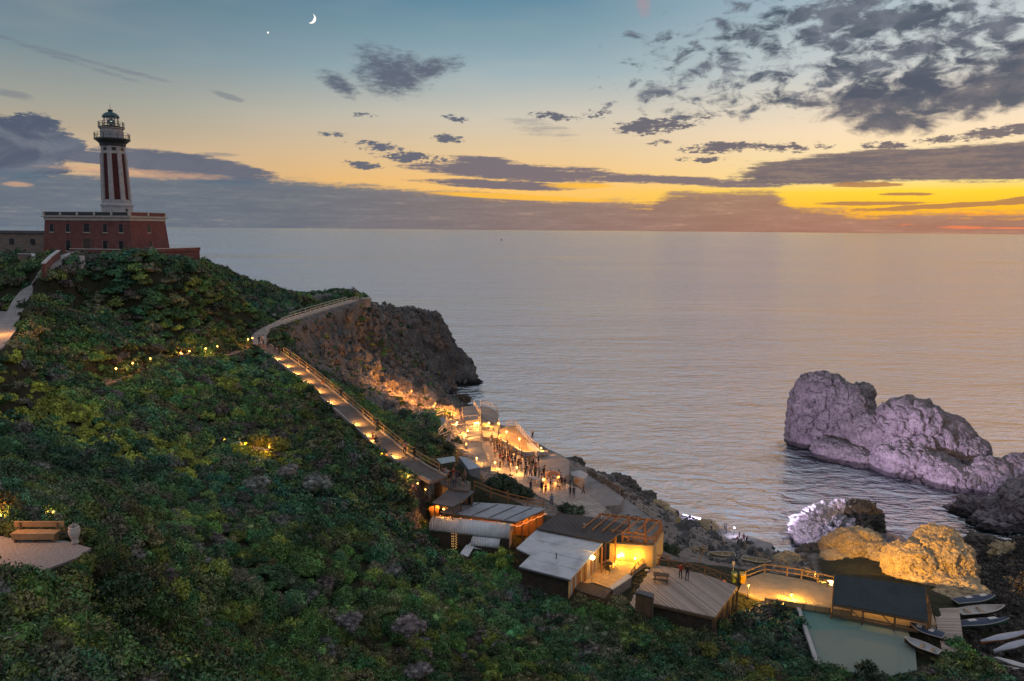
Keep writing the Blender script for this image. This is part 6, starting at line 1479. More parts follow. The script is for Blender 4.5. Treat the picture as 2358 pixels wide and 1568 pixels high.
# post lamps along the path in the scrub
LB = ['last lamp of the lit path, nearest the bright yellow scrub', 'second lamp from the dark end of the lit path', 'third lamp from the dark end of the lit path', 'lamp left of the walkers on the lit path', 'lamp right of the walkers on the lit path', 'left lamp of the pair over the bright stretch of the scrub path', 'right lamp of the pair over the bright stretch of the scrub path', 'left lamp of the pair at the path fork', 'right lamp of the pair at the path fork']
for i, (x, y) in enumerate([(260,880),(300,866),(341,853),(411,836),(431,829),(469,826),(497,821),(568,806),(579,802)]):
    p = nearest_px(LAMP_PATH, x, y)+Vector((0, .9, 0)); h = 1.5
    K = empty('path_lamp', p, LB[i], 'lamp', 'post lamps along the scrub path')
    MB(p).tube(p-UP*.2, p+UP*h, .04, n=6).build('post', M_DARKI, K)
    MB(p).ico(p+UP*(h+.13), .12, 2).build('globe', G_AMB, K, True); MB(p).lathe(p+UP*(h+.27), [(.16, 0), (.05, .07)], 8).build('cap', M_DARKI, K)
    light(K, p+UP*(h+.1)+Vector((0, -.3, 0)), 'POINT', 190, ORG, .1)
# terraces
def tlamp(x, y, z, e, label, col=AMB, h=.85, rad=.1, dx=(0, 0)):
    p = PZ(x, y, z); K = empty('terrace_lamp', p, label, 'lamp')
    MB(p).tube(p-UP*.1, p+UP*h, .04, n=6).build('post', M_DARKI, K); MB(p).lathe(p+UP*h, [(.05, 0), (.065, .05), (.065, .14), (.04, .2)], 8).build('bulb', G_AMB2, K)
    MB(p).lathe(p+UP*(h+.22), [(.14, 0), (.04, .07)], 8).build('cap', M_DARKI, K)
    light(K, p+UP*(h+.05)+Vector((dx[0], dx[1]-.22, 0)), 'POINT', e*2.5, col, rad)
tlamp(1052,985,18.4,420,'bright lamp at the foot of the lit rocks', ORG)
tlamp(1077,1004,18.3,420,'bright lamp between the middle steps of the terraces', AMB)
tlamp(1100,985,18.2,420,'bright lamp at the right end of the steps', AMB)
tlamp(1126,985,17.1,420,'lamp between the steps and the orange lit terrace', YEL)
tlamp(1148,1001,17.0,520,'lamp at the inner corner of the orange lit terrace', ORG, 2.0)
tlamp(1166,1024,16.9,620,'lamp on the inner edge of the orange terrace above the crowd', ORG, 2.2)
tlamp(1196,1042,16.9,620,'lamp at the lower corner of the orange terrace', ORG, 2.2)
tlamp(1246,1044,16.9,150,'lamp at the seaward tip of the orange terrace', ORG)
tlamp(1098,1068,18.6,260,'lamp at the front of the tiled fan terrace', AMB)
tlamp(1074,1036,18.6,90,'small lamp on the left edge of the fan terrace', AMB)
tlamp(1190,1090,16.3,230,'lamp among the crowd on the plaza', AMB)
tlamp(1140,1078,16.4,200,'lamp on the low wall left of the crowd', AMB)
tlamp(1252,1118,16.3,230,'lamp at the lower end of the plaza by the service block', ORG)
tlamp(1286,1112,16.3,200,'lamp beside the orange stall on the lower plaza', ORG)
tlamp(1333,1108,14.1,120,'lamp inside the bright booth corner', YEL, .5)
# rocks above the terraces
flood(PZ(1068,950,18.95), P(1010,925,150), 9000, ORG, 60, 'tall floodlight on the far terrace aimed at the broken rocks', hh=2.6)
for i, (x, y, d) in enumerate([(915,884,156),(948,900,152),(975,912,149),(1003,928,145),(1030,946,140),(1006,962,134),(1040,972,134)]):
    p = P(x, y, d); p.z = max(p.z-1, float(surf_z(np.array([[p.x, p.y]]))[0])); K = empty('rock_lamp', p, ['uppermost lamp among the broken rocks', 'second lamp down among the broken rocks', 'lamp left of the middle of the broken rocks', 'lamp right of the middle of the broken rocks', 'lamp at the seaward end of the broken rocks', 'lowest lamp among the broken rocks, above the lookout steps', 'lamp where the broken rocks meet the far terrace'][i], 'lamp')
    MB(p).tube(p-UP*.4, p+UP*.9, .03, n=6).build('post', M_DARKI, K); MB(p).lathe(p+UP*.9, [(.03, 0), (.045, .04), (.03, .1)], 8).build('bulb', G_AMB2, K)
    light(K, p+UP*1.5+Vector((0, -.3, 0)), 'POINT', 1500, (1.0, .37, .07), .12)
flood(P(905,872,158)+Vector((1.5,-10,-.6)), P(850,820,168), 16000, ORG, 30, 'floodlight in the scree aimed at the orange patch of knoll')
# cove: violet floods on the stack and the jagged rock
flood(PZ(1588,1197,3.45), P(2030,1010,165), 165000, (.82, .66, 1.0), 45, 'violet white floodlight on the quay aimed at the sea stack', G_WHT, .6, .5)
flood(PZ(1596,1200,3.4), P(2240,1100,146), 190000, (.82, .66, 1.0), 48, 'violet white floodlight at the quay end aimed at the rock point', G_WHT, .6, .8)
flood(PZ(1780,1270,3.4), P(1905,1205,121), 8000, (.84, .72, 1.0), 50, 'violet white floodlight low on the quay aimed at the jagged rock', G_WHT, .6, .8)
p0, p1 = PZ(1572,1187,3.45), PZ(1612,1197,3.45); K = empty('strip_light', p0, 'violet white light strip along the quay edge', 'lights')
MB(p0).beam(p0+UP*.2, p1+UP*.2, .14, .14).build('tube', glow('violet strip', (.80, .74, 1.0), 3.0), K); MB(p0).beam(p0+UP*.08, p1+UP*.08, .2, .08).build('channel', M_DARKI, K)
light(K, p0.lerp(p1, .5)+UP*.6+Vector((0,-.5,0)), 'POINT', 160, (.74, .64, 1.0), .3)
K2 = PZ(1690,1232,3.5); tl = empty('quay_lamp', K2, 'violet white lamp by the bathers on the quay', 'lamp'); MB(K2).tube(K2, K2+UP*1.2, .04, n=6).build('post', M_DARKI, tl); MB(K2).ico(K2+UP*1.3, .1, 1).build('bulb', G_WHT, tl); light(tl, K2+UP*1.25+Vector((0,-.3,0)), 'POINT', 260, (.80, .72, 1.0), .15)
# golden boulders and the sand
flood(PZ(1905,1352,SZ), P(2140,1295,91), 130000, (1.0, .50, .09), 62, 'floodlight at the fence end aimed at the golden boulder')
flood(PZ(1890,1346,SZ), P(1985,1275,102), 24000, (1.0, .48, .11), 60, 'floodlight by the fence aimed at the tan boulder')
tlamp(1822,1382,SZ,640,'lamp at the near edge of the sand terrace', YEL, .55)
tlamp(2030,1392,SZ,240,'lamp on the sand under the dark pergola', YEL, 1.0)
tlamp(1722,1377,SZ,260,'lamp at the deck corner of the sand terrace', YEL, 1.3)
# patio
def globe(p, e, label, col=YEL, h=2.2, r=.17, wall=None):
    K = empty('globe_lamp', p, label, 'lamp'); MB(p).tube(p, p+UP*h, .045, n=8).build('post', M_YELLW, K); MB(p).ico(p+UP*(h+r), r, 2).build('globe', glow('bright globe', (1.0, .80, .42), 9.0), K, True); MB(p).lathe(p+UP*(h-.02), [(.1, 0), (.12, .05)], 8).build('collar', M_DARKI, K)
    light(K, p+UP*(h+r)+Vector((.3, 0, .1)), 'POINT', e*1.8, col, .16)
globe(PZ(1363,1338,FZ), 200, 'brightest globe lamp on a post at the pavilion corner', YEL, 2.3, .24)
globe(PZ(1424,1294,FZ), 190, 'globe lamp in front of the ochre patio wall', YEL, .5, .16)
globe(PZ(1408,1308,FZ), 130, 'globe lamp beside the striped pavilion boards', YEL, .4, .12)
globe(PZ(1462,1300,FZ), 150, 'low globe lamp at the patio railing', YEL, .6, .1)
globe(PZ(1500,1283,FZ), 90, 'low globe lamp outside the patio railing', ORG, .5, .1)
# canopy, hut
for i, p in enumerate(CANOPY_IN):
    q = p-UP*.35; K = empty('hanging_lamp', q, ['amber lamp hanging under the canopy next to the hut', 'amber lamp hanging under the left half of the canopy', 'amber lamp hanging under the right half of the canopy', 'amber lamp hanging at the open end of the canopy'][i], 'lamp'); MB(q).tube(q+UP*.12, q+UP*.33, .012, n=4).build('cord', M_DARKI, K); MB(q).ico(q, .12, 1).build('bulb', G_AMB, K, True)
    light(K, q-UP*.2, 'POINT', 260, ORG, .1)
q = PZ(1022,1172,20.3); K = empty('hanging_lamp', q, 'amber lamp behind the orange canvas screen of the hut', 'lamp'); MB(q).ico(q, .13, 1).build('bulb', G_AMB, K, True); MB(q).tube(q+UP*.12, q+UP*.8, .012, n=4).build('cord', M_DARKI, K); light(K, q+Vector((-.3,-.3,0)), 'POINT', 400, ORG, .1)
# ground lamps in the scrub and by the walls
def gl(p, e, label, col=AMB):
    p = Vector(p); K = empty('garden_light', p, label, 'lamp'); MB(p).tube(p-UP*.2, p+UP*.35, .04, n=6).build('stake', M_DARKI, K); MB(p).ico(p+UP*.45, .10, 1).build('bulb', G_AMB, K, True); light(K, p+UP*.55+Vector((0, -.25, .1)), 'POINT', e*2.2, col, .08)
for x, y, d, e, lb in ((565,1030,79,90,'garden light below the yellow lit bush on the slope'),(620,1035,78,90,'garden light at the right of the yellow lit bushes'),(520,1038,79,30,'dim garden light left of the yellow lit bushes'),(860,1030,91,50,'garden light beside the seated pair on the ramp'),(880,1064,87,34,'garden light among shrubs below the ramp'),(838,1052,88,34,'garden light at the left under the ramp bend'),
        (940,1102,82,40,'garden light at the top of the glowing strip of scrub'),(962,1118,80,40,'garden light in the middle of the glowing strip'),(980,1132,79,46,'garden light at the lower end of the glowing strip'),(124,1190,38,14,'faint garden light behind the timber bench'),(20,1060,52,16,'faint orange light in the scrub at the left edge')):
    p = P(x, y, d); p.z = max(p.z-.2, gz(p.x, p.y)); gl(p, e, lb, YEL if y == 1030 or y == 1035 else ORG)
def street(p, e, label, h=3.0):
    K = empty('street_lamp', p, label, 'lamp'); MB(p).tube(p-UP*.3, p+UP*h, .06, .04, 8).build('post', M_DARKI, K); MB(p).lathe(p+UP*h, [(.10, 0), (.16, .1), (.16, .3), (.08, .36)], 8).build('bulb', G_AMB, K); MB(p).lathe(p+UP*(h+.36), [(.24, 0), (.06, .14)], 8).build('cap', M_DARKI, K); light(K, p+UP*(h+.1)+Vector((.05, -.3, 0)), 'POINT', e*5, ORG, .12)
street(PZ(-30, 1250, BZ), 62, 'street lamp at the left end of the gravel terrace', 2.2)
street(PZ(-14, 770, 40.85), 420, 'street lamp on the gravel square at the left edge', 2.6)

# fairy lights along the canopy eaves
def string(pts, n, label, sag=.12):
    pts = [Vector(p) for p in pts]; K = empty('string_lights', pts[0], label, 'lights'); cb = MB(pts[0]); bu = MB(pts[0]); prev = None
    for i in range(n+1):
        t = i/n*(len(pts)-1); k = min(int(t), len(pts)-2); p = pts[k].lerp(pts[k+1], t-k)-UP*(sag*math.sin(math.pi*((i % 6)/6)))
        if prev is not None: cb.tube(prev, p, .008, n=4)
        if i % 1 == 0: bu.ico(p-UP*.05, .04 if i % 3 else .055, 1)
        prev = p
    cb.build('cable', M_DARKI, K); bu.build('bulbs', glow('red amber bulbs', (1.0, .36, .10), 2.6), K); return K
cz = [PZ(1014,1178,20.5), PZ(1190,1201,20.4), PZ(1258,1171,20.8)]
string([cz[0]-UP*.42, cz[1]-UP*.42], 44, 'string of red and amber bulbs under the long front eave of the canopy')
string([cz[1]-UP*.5, cz[2]-UP*.5], 26, 'string of red and amber bulbs under the open end of the canopy')

_b = P(4, 1205, 36); _b.z = gz(_b.x, _b.y)-.1
_o = link('shrub', SHRUBS['leafy'][2], None, _b); _o.scale = (1.2, 1.2, 1.35); _o['tint'] = [.10, .09, .03]; tag(_o, 'orange lit bush at the left edge behind the gravel terrace', 'shrub')
gl(_b+Vector((.75, -1.1, .2)), 60, 'orange garden light in front of the bush at the left edge', ORG)
# ---------------------------------------------------------------- people
SKIN = [pm('skin light', (.42,.26,.19), (.38,.23,.17), 5, .6), pm('skin tan', (.30,.17,.11), (.27,.15,.1), 5, .6)]
def cloth(n, c): return pm(n+' cloth', c, tuple(x*.75 for x in c), 6, .85)
TOPS = {'black': cloth('black', (.02,.02,.024)), 'white': cloth('white', (.60,.57,.54)), 'red': cloth('red', (.35,.04,.03)), 'navy': cloth('navy', (.03,.045,.10)), 'grey': cloth('grey', (.18,.18,.19)), 'pink': cloth('pink', (.50,.25,.22)), 'blue': cloth('blue', (.10,.18,.33)), 'olive': cloth('olive', (.10,.10,.045)), 'orange': cloth('orange', (.45,.17,.04))}
HAIRM = [pm('dark hair', (.018,.012,.009), None, 12, .6), pm('brown hair', (.07,.04,.022), None, 12, .6), pm('fair hair', (.22,.15,.075), None, 12, .6)]
M_SHOE = pm('dark shoe', (.02,.018,.016), None, 4, .6)
def make_body(pose):
    V = []; E = []; Rr = []; T = []
    def add(p, r, par=None, tg='torso'):
        V.append(Vector(p)); Rr.append(r); T.append(tg)
        if par is not None: E.append((par, len(V)-1))
        return len(V)-1
    sit = pose.get('sit', False); lean = pose.get('lean', 0.0)
    hz = .46 if sit else .93
    pel = add((0, .0, hz), .135)
    ab = add((0, -.02*lean, hz+.17), .125, pel); ch = add((0, -.10*lean, hz+.38), .150, ab); nk = add((0, -.16*lean, hz+.55), .062, ch, 'skin')
    hy = -.18*lean-pose.get('look', 0)*.03
    h1 = add((0, hy-.01, hz+.63), .078, nk, 'skin'); h2 = add((0, hy-.015, hz+.70), .098, h1, 'skin'); h3 = add((0, hy, hz+.79), .074, h2, 'skin')
    add((0, hy-.112, hz+.685), .022, h2, 'skin')              # nose
    for s in (-1, 1): add((s*.094, hy+.005, hz+.695), .016, h2, 'skin')   # ears
    for s in (-1, 1):
        A = pose['arm'][0 if s < 0 else 1]
        sh = add((s*.185, -.10*lean, hz+.46), .060, ch, 'top'); el = add(Vector((s*.185, -.10*lean, hz+.46))+Vector((s*A[0][0], A[0][1], A[0][2])), .043, sh, 'top')
        w = V[el]+Vector((s*A[1][0], A[1][1], A[1][2])); wr = add(w, .030, el, 'skin'); d = (w-V[el]).normalized(); pm_ = add(w+d*.07, .034, wr, 'skin')
        sd_ = Vector((0, 1, 0)) if abs(d.z) > .6 else Vector((0, 0, 1))
        for k, (o, ln) in enumerate(((-.030, .075), (-.010, .088), (.010, .083), (.030, .065))):
            b = add(V[pm_]+d*.025+sd_*o, .0105, pm_, 'skin'); cdir = (d+Vector((-s*.45, 0, 0))).normalized(); m = add(V[b]+d*ln*.5, .0095, b, 'skin'); add(V[m]+cdir*ln*.5, .008, m, 'skin')
        tb = add(w+d*.035-sd_*.045, .012, wr, 'skin'); add(V[tb]+d*.045-sd_*.018, .009, tb, 'skin')
        L = pose['leg'][0 if s < 0 else 1]
        hp = add((s*.095, 0, hz-.06), .092, pel, 'leg'); kn = add(Vector((s*.10, 0, hz-.06))+Vector(L[0]), .062, hp, 'leg'); an = add(V[kn]+Vector(L[1]), .040, kn, 'leg'); hl = add(V[an]+Vector((0, .02, -.05)), .036, an, 'shoe'); add(V[an]+Vector((s*.02, -.16, -.055)), .032, hl, 'shoe')
    me = bpy.data.meshes.new('sk'); me.from_pydata([tuple(v) for v in V], E, []); o = bpy.data.objects.new('sk', me); COL.objects.link(o)
    md = o.modifiers.new('s', 'SKIN'); md.use_smooth_shade = True; md.branch_smoothing = .4
    for i, r in enumerate(Rr): me.skin_vertices[0].data[i].radius = (r, r*(.78 if T[i] == 'torso' else 1)); me.skin_vertices[0].data[i].use_root = (i == 0)
    sb = o.modifiers.new('u', 'SUBSURF'); sb.levels = 1; sb.render_levels = 1
    bpy.context.view_layer.update(); dg = bpy.context.evaluated_depsgraph_get()
    b = bpy.data.meshes.new_from_object(o.evaluated_get(dg)); b.name = 'person body'; bpy.data.objects.remove(o)
    seg = [(V[a], V[c], T[c], Rr[c]) for a, c in E]
    mi = []
    for f in b.polygons:
        p = f.center; best = min(seg, key=lambda q: (p-(q[0]+(q[1]-q[0])*max(0, min(1, (p-q[0]).dot(q[1]-q[0])/max((q[1]-q[0]).length_squared, 1e-6))))).length-q[3]*.6)
        t = best[2]; k = {'torso': 1, 'top': 1, 'skin': 0, 'leg': 2, 'shoe': 3}[t]
        if t == 'torso' and p.z < hz+.02: k = 2
        if t == 'leg' and pose.get('skirt') and p.z < hz-.35: k = 0
        mi.append(k)
    b.materials.clear()
    for m in (SKIN[0], TOPS['black'], TOPS['navy'], M_SHOE): b.materials.append(m)
    b.polygons.foreach_set('material_index', mi); b.polygons.foreach_set('use_smooth', [True]*len(mi))
    zmin = min(v.co.z for v in b.vertices)
    for v in b.vertices: v.co.z -= zmin
    hair = MB(); c = Vector((0, hy+.012, hz+.735-zmin))
    hair.ico(c, .112, 2, (.95, 1.0, .95), .04); hm = hair.mesh('hair', HAIRM[0], True)
    for v in hm.vertices:
        if v.co.z < c.z-.02 and v.co.y < c.y-.02: v.co.y = c.y-.02+(v.co.y-c.y)*.1; v.co.z = min(v.co.z+.05, c.z+.02)
    if pose.get('long'):
        for v in hm.vertices:
            if v.co.z < c.z-.04: v.co.z -= .13
    b.update(); return b, hm
D_ = ((.05, .02, -.28), (.01, -.08, -.25))
POSES = [make_body(p) for p in (
    {'arm': (D_, D_), 'leg': (((0, 0, -.42), (0, .02, -.40)), ((.03, -.02, -.42), (.01, .03, -.40)))},
    {'arm': (((.05, .03, -.27), (-.06, -.22, .05)), D_), 'leg': (((-.03, -.05, -.42), (0, .04, -.40)), ((.02, .03, -.42), (0, .04, -.40))), 'lean': .3, 'long': True},
    {'arm': (((.04, .10, -.26), (0, .03, -.25)), ((.04, -.12, -.25), (0, -.16, -.19))), 'leg': (((0, -.17, -.39), (0, -.02, -.40)), ((0, .14, -.40), (0, .20, -.36))), 'lean': .25},
    {'arm': (D_, ((.06, -.08, -.26), (-.05, -.20, .10))), 'leg': (((0, 0, -.42), (0, .02, -.40)), ((0, -.02, -.42), (0, .02, -.40))), 'long': True, 'skirt': True},
    {'arm': (((.08, -.10, -.22), (-.08, -.20, -.06)), ((.08, -.10, -.22), (-.08, -.20, -.06))), 'leg': (((-.02, -.40, .02), (0, -.03, -.40)), ((.02, -.40, .02), (0, -.03, -.40))), 'sit': True, 'lean': .3},
)]
prand = random.Random(5)
def person(p, facing, pose, top, bot, label, group=None, hair=None, skin=None, h=1.0):
    me, hm = POSES[pose]
    o = link('person', me, None, p); o.rotation_euler = (0, 0, facing); o.scale = (h, h, h)
    for i, m in ((0, SKIN[skin if skin is not None else prand.randrange(2)]), (1, TOPS[top]), (2, TOPS[bot])): o.material_slots[i].link = 'OBJECT'; o.material_slots[i].material = m
    c = link('hair', hm, o); c.material_slots[0].link = 'OBJECT'; c.material_slots[0].material = HAIRM[hair if hair is not None else prand.randrange(3)]
    return tag(o, label, 'person', group)
F_ = R
def on_line(line, x, y, off=(0, 0)): p = nearest_px(line, x, y); return p+Vector((off[0], off[1], .04))
# deck pair, patio
person(PZ(1567,1332,DZ), R(150), 0, 'red', 'black', 'person in a red top leaning at the deck railing', hair=0)
person(PZ(1582,1337,DZ), R(185), 0, 'black', 'navy', 'tall person in dark clothes beside the red clad one on the deck', hair=0, h=1.06)
# upper path group and walkers
person(on_line(STAIR,592,800,(-.6,.3)), R(40), 0, 'black', 'navy', 'person in black at the left of the group by the path fork')
person(on_line(STAIR,600,802,(.1,.5)), R(-60), 1, 'white', 'navy', 'person in a white top in the middle of the group by the path fork')
person(on_line(STAIR,606,804,(.6,-.2)), R(170), 0, 'grey', 'black', 'person in grey on the right of the group by the path fork')
person(on_line(STAIR,604,806,(-.2,-.5)), R(100), 3, 'black', 'grey', 'person in black in front of the group by the path fork')
person(on_line(STAIR,628,806,(.5,.3)), R(20), 2, 'navy', 'black', 'walker in navy just below the path fork')
person(on_line(STAIR,638,812,(.5,.2)), R(20), 2, 'black', 'black', 'walker in black following just below the path fork')
person(on_line(STAIR,656,824,(1.0,.4)), R(10), 2, 'grey', 'black', 'lone walker near the railing beside the second ramp lamp')
person(on_line(STAIR,742,896,(.2,.2)), R(15), 2, 'orange', 'grey', 'walker in orange beside the brightest lamp pool on the ramp')
person(on_line(STAIR,775,914,(1.0,.3)), R(15), 2, 'black', 'navy', 'dark clad walker at the railing below the brightest lamp pool')
person(on_line(STAIR,862,976,(1.1,.3)), R(15), 2, 'navy', 'black', 'dark clad walker at the railing in the wide gap of lamps')
person(on_line(STAIR,930,1038,(.6,.2)), R(185), 2, 'pink', 'black', 'tall walker in a pale pink top coming up the ramp', h=1.1)
person(on_line(STAIR,943,1042,(1.2,.2)), R(190), 2, 'black', 'black', 'walker in black beside the pale pink clad one on the ramp')
person(on_line(STAIR,872,1030,(-1.2,-.3)), R(60), 4, 'red', 'black', 'person in red seated on the ramp kerb')
person(on_line(STAIR,880,1032,(-1.1,-.4)), R(60), 4, 'black', 'navy', 'person in black seated on the ramp kerb')
person(on_line(LAMP_PATH,419,836,(0,.2)), R(80), 2, 'blue', 'navy', 'walker in a blue top between two lamps of the scrub path')
person(on_line(LAMP_PATH,426,836,(.3,.3)), R(80), 2, 'white', 'black', 'walker in a white top between two lamps of the scrub path')
# lookout terrace
person(PZ(974,984,20.65), R(60), 0, 'black', 'black', 'left person in black at the lookout terrace railing')
person(PZ(981,986,20.65), R(30), 0, 'navy', 'black', 'right person in navy on the lookout terrace')
# landing by the kiosk
LDG = [(1022,1104),(1029,1108),(1036,1113),(1043,1109),(1051,1112),(1058,1115),(1066,1120),(1033,1120),(1046,1122),(1072,1112)]
cols = ['pink','white','black','red','navy','black','olive','black','grey','pink']
for i, (x, y) in enumerate(LDG):
    person(PZ(x, y, 22.65), R(prand.uniform(0, 360)), prand.choice((0, 1, 3)), cols[i], prand.choice(('black','navy','grey')), f'person in {cols[i]} in the small group on the landing left of the kiosk', 'people on the landing by the kiosk')
# the crowd on the plaza
cp_ = [(1133,1020,'black'),(1130,1028,'white'),(1137,1034,'navy'),(1146,1030,'black'),(1150,1036,'grey')]
pts = []
tries = 0
while len(pts) < 66 and tries < 4000:
    tries += 1
    t = prand.random()**1.5; x = 1140+t*150+prand.uniform(-14, 14); y = 1045+t*75+prand.uniform(-18, 22)
    if x < 1150 and y > 1062: continue
    p = PZ(x, y, 16.34)
    if in_poly(np.array([[p.x, p.y]]), PLAZA)[0] and all((p-q[0]).length > .55 for q in pts): pts.append((p, x, y))
NC = len(pts)
for x, y, c in cp_: pts.append((PZ(x, y, 16.36), x, y))
for i, (p, x, y) in enumerate(pts):
    c = cp_[i-NC][2] if i >= NC else prand.choice(('black','black','black','navy','navy','white','white','grey','red','pink','olive','blue'))
    w = 'at the narrow upper end of the plaza crowd' if x < 1152 else ('in the thick of the plaza crowd' if x < 1215 else 'at the loose lower end of the plaza crowd')
    person(p, R(prand.uniform(0, 360)), prand.choice((0, 0, 1, 3)), c, prand.choice(('black','black','navy','grey')), f'person in {c} standing {w}', f'people in {c} {w}')
# others below
for x, y, z, a, po, c, b, lb in (
    (1222,1132,16.34,40,0,'navy','black','person in navy standing alone left below the plaza crowd'),(1248,1134,16.34,200,0,'black','black','person in black by the dark bush below the plaza'),(1256,1140,16.34,30,1,'red','black','person in red standing below the orange stall'),
    (1283,1128,16.34,120,4,'blue','navy','person in blue crouching at the edge of the lower plaza'),(1313,1145,16.34,160,0,'black','black','left person in black at the pale post below the plaza'),(1321,1147,16.34,20,0,'black','navy','right person in black at the pale post below the plaza'),
    (1343,1142,15.9,100,2,'black','black','person in black walking alone on the slabs'),(1270,1166,16.34,0,0,'blue','navy','person in blue behind the canopy railing'),
    (1226,1014,16.95,200,0,'black','black','person in black at the sea railing of the orange terrace'),
    (1560,1196,3.45,0,0,'navy','black','person standing on the quay behind the violet light strip'),
    (1637,1224,3.45,90,1,'white','navy','person in a white top by the swimmers ladder'),(1672,1229,3.45,60,0,'navy','black','person in navy on the narrow quay'),(1668,1227,3.45,100,0,'white','white','person all in white on the narrow quay'),
    (1702,1243,3.45,200,4,'pink','white','person in pink sitting on the quay'),(1712,1246,3.45,160,4,'red','grey','person in red sitting on the quay'),(1719,1252,3.45,120,4,'black','black','person in black sitting alone at the quay edge'),
    (1432,1150,12.9,10,0,'black','black','person in black at the head of the shore stairs')):
    person(PZ(x, y, z), R(a), po, c, b, lb)
# ---------------------------------------------------------------- boats and odds and ends
def boat(name, label, p, rz, L, B, H, hull, inner, cover=None, stern=.75, group=None, thw=2, tilt=0.0, patches=0, cat='boat'):
    T = empty(name, p, label, cat, group); T.rotation_euler = (tilt, 0, rz)
    n = 14; m = 7; O_ = []; I_ = []
    for i in range(n+1):
        t = i/n; x = -L/2+L*t
        w = B/2*(stern+(1-stern)*min(1, t*2.5)) if t < .45 else B/2*max(.03, (1-((t-.45)/.55)**2.2))
        sh = H*(1+.28*max(0, (t-.5)*2)**2); keel = H*.08+H*.35*max(0, (t-.75)*4)**2*.5
        for k in range(m):
            a = -math.pi/2+math.pi*k/(m-1); yy = math.sin(a); zz = 1-math.cos(a)**.8*1.0 if abs(yy) < 1 else 1
            O_.append(Vector((x, w*yy, keel+(sh-keel)*zz))); I_.append(Vector((x, (w-.06)*yy if w > .08 else 0, keel+.09+(sh-keel-.09)*zz)))
    def skin(G, flip):
        fs = []
        for i in range(n):
            for k in range(m-1):
                f = (i*m+k, i*m+k+1, (i+1)*m+k+1, (i+1)*m+k); fs.append(f[::-1] if flip else f)
        fs.append(tuple(range(m-1, -1, -1)) if not flip else tuple(range(m))); return fs
    N_ = len(O_); mb = MB(); mb.add(O_, skin(O_, True)); mb.build('hull', hull, T, True)
    MB().add(I_, skin(I_, False)).build('lining', inner, T, True)
    gw = MB()
    for k in (0, m-1):
        for i in range(n): gw.beam(O_[i*m+k]+Vector((0, 0, .02)), O_[(i+1)*m+k]+Vector((0, 0, .02)), .09, .06)
    gw.beam(O_[0]+Vector((0,0,.02)), O_[m-1]+Vector((0,0,.02)), .09, .06); gw.build('gunwale', M_TRIM if hull is not M_BW else M_WOOD, T)
    for j in range(thw):
        i = int(n*(.25+.3*j)); MB().beam(I_[i*m]+Vector((0, 0, -.10)), I_[i*m+m-1]+Vector((0, 0, -.10)), .24, .04).build('thwart', M_WOODL, T)
    if cover:
        vs = []; fs = []
        for i in range(n+1):
            for k, e in ((0, 0), (1, .10), (2, .13), (3, .10), (4, 0)):
                a, b = O_[i*m], O_[i*m+m-1]; vs.append(a.lerp(b, k/4)+Vector((0, 0, .06+e*(1 if 0 < i < n else .4))))
        for i in range(n):
            for k in range(4): fs.append((i*5+k, (i+1)*5+k, (i+1)*5+k+1, i*5+k+1))
        cv = MB().add(vs, fs).build('cover', cover, T, True)
        for j in range(patches):
            i = 4+5*j; a = vs[i*5+2]; b = vs[(i+2)*5+2]; w = B*.30
            MB().hexa([a+Vector((0,-w*.3,.0)), b+Vector((0,-w*.3,.0)), b+Vector((0,w*.9,-.02)), a+Vector((0,w*.9,-.02))], [a+Vector((0,-w*.3,.05)), b+Vector((0,-w*.3,.05)), b+Vector((0,w*.9,.03)), a+Vector((0,w*.9,.03))]).build('patch', M_BW, cv)
    return T
M_BW = pm('white boat paint', (.52,.52,.52), (.40,.40,.41), 2, .5); M_BD = pm('dark boat paint', (.05,.045,.04), None, 3, .6); M_BB = pm('blue cover', (.035,.06,.105), (.025,.045,.08), 3, .7)
M_BG = pm('green boat paint', (.05,.16,.12), (.035,.11,.1), 2, .5); M_BR = pm('red boat paint', (.30,.03,.03), (.22,.025,.03), 2, .5); M_BY = pm('old yellow wood', (.34,.26,.13), (.24,.18,.09), 3, .7); M_BO = pm('orange kayak plastic', (.50,.17,.06), (.4,.13,.05), 2, .45); M_BL = pm('pale blue kayak', (.34,.38,.46), (.28,.31,.38), 2, .45)
def bpos(x0, y0, x1, y1, z):
    a, b = PZ(x0, y0, z), PZ(x1, y1, z); d = b-a; return (a+b)/2, math.atan2(d.y, d.x), d.length
def put(name, label, x0, y0, x1, y1, z, B, H, *a, **k):
    p, rz, L = bpos(x0, y0, x1, y1, z); return boat(name, label, p, rz, L, B, H, *a, **k)
put('rowing_boat', 'dark blue covered boat with two pale patches on the green platform', 2172, 1476, 2094, 1450, 14.85, 1.5, .55, M_BD, M_BD, M_BB, .8, patches=2)
put('rowing_boat', 'open white rowing boat lying in front of the blue covered one', 2162, 1515, 2082, 1482, 14.83, 1.35, .55, M_BD, M_BW, None, .7)
put('rowing_boat', 'blue grey covered boat nearest the golden rocks', 2198, 1394, 2290, 1382, 13.1, 1.3, .5, M_BG, M_BD, M_BB, .8, patches=2)
put('rowing_boat', 'open pale grey boat with a pointed bow beside the boardwalk', 2206, 1420, 2312, 1408, 13.0, 1.5, .55, M_BD, M_TRIM, None, .8)
put('rowing_boat', 'green and blue boat with a red stern on the stones', 2192, 1448, 2322, 1436, 13.0, 1.15, .5, M_BG, M_BB, M_BB, .6, patches=2)
put('kayak', 'orange and pale kayak lying on the stones at the right edge', 2258, 1484, 2368, 1462, 13.3, .8, .35, M_BO, M_TRIM, M_BL, .15, thw=0)
put('kayak', 'pale blue kayak in front of the orange one', 2288, 1506, 2380, 1478, 13.3, .75, .32, M_BL, M_BL, M_BL, .15, thw=0)
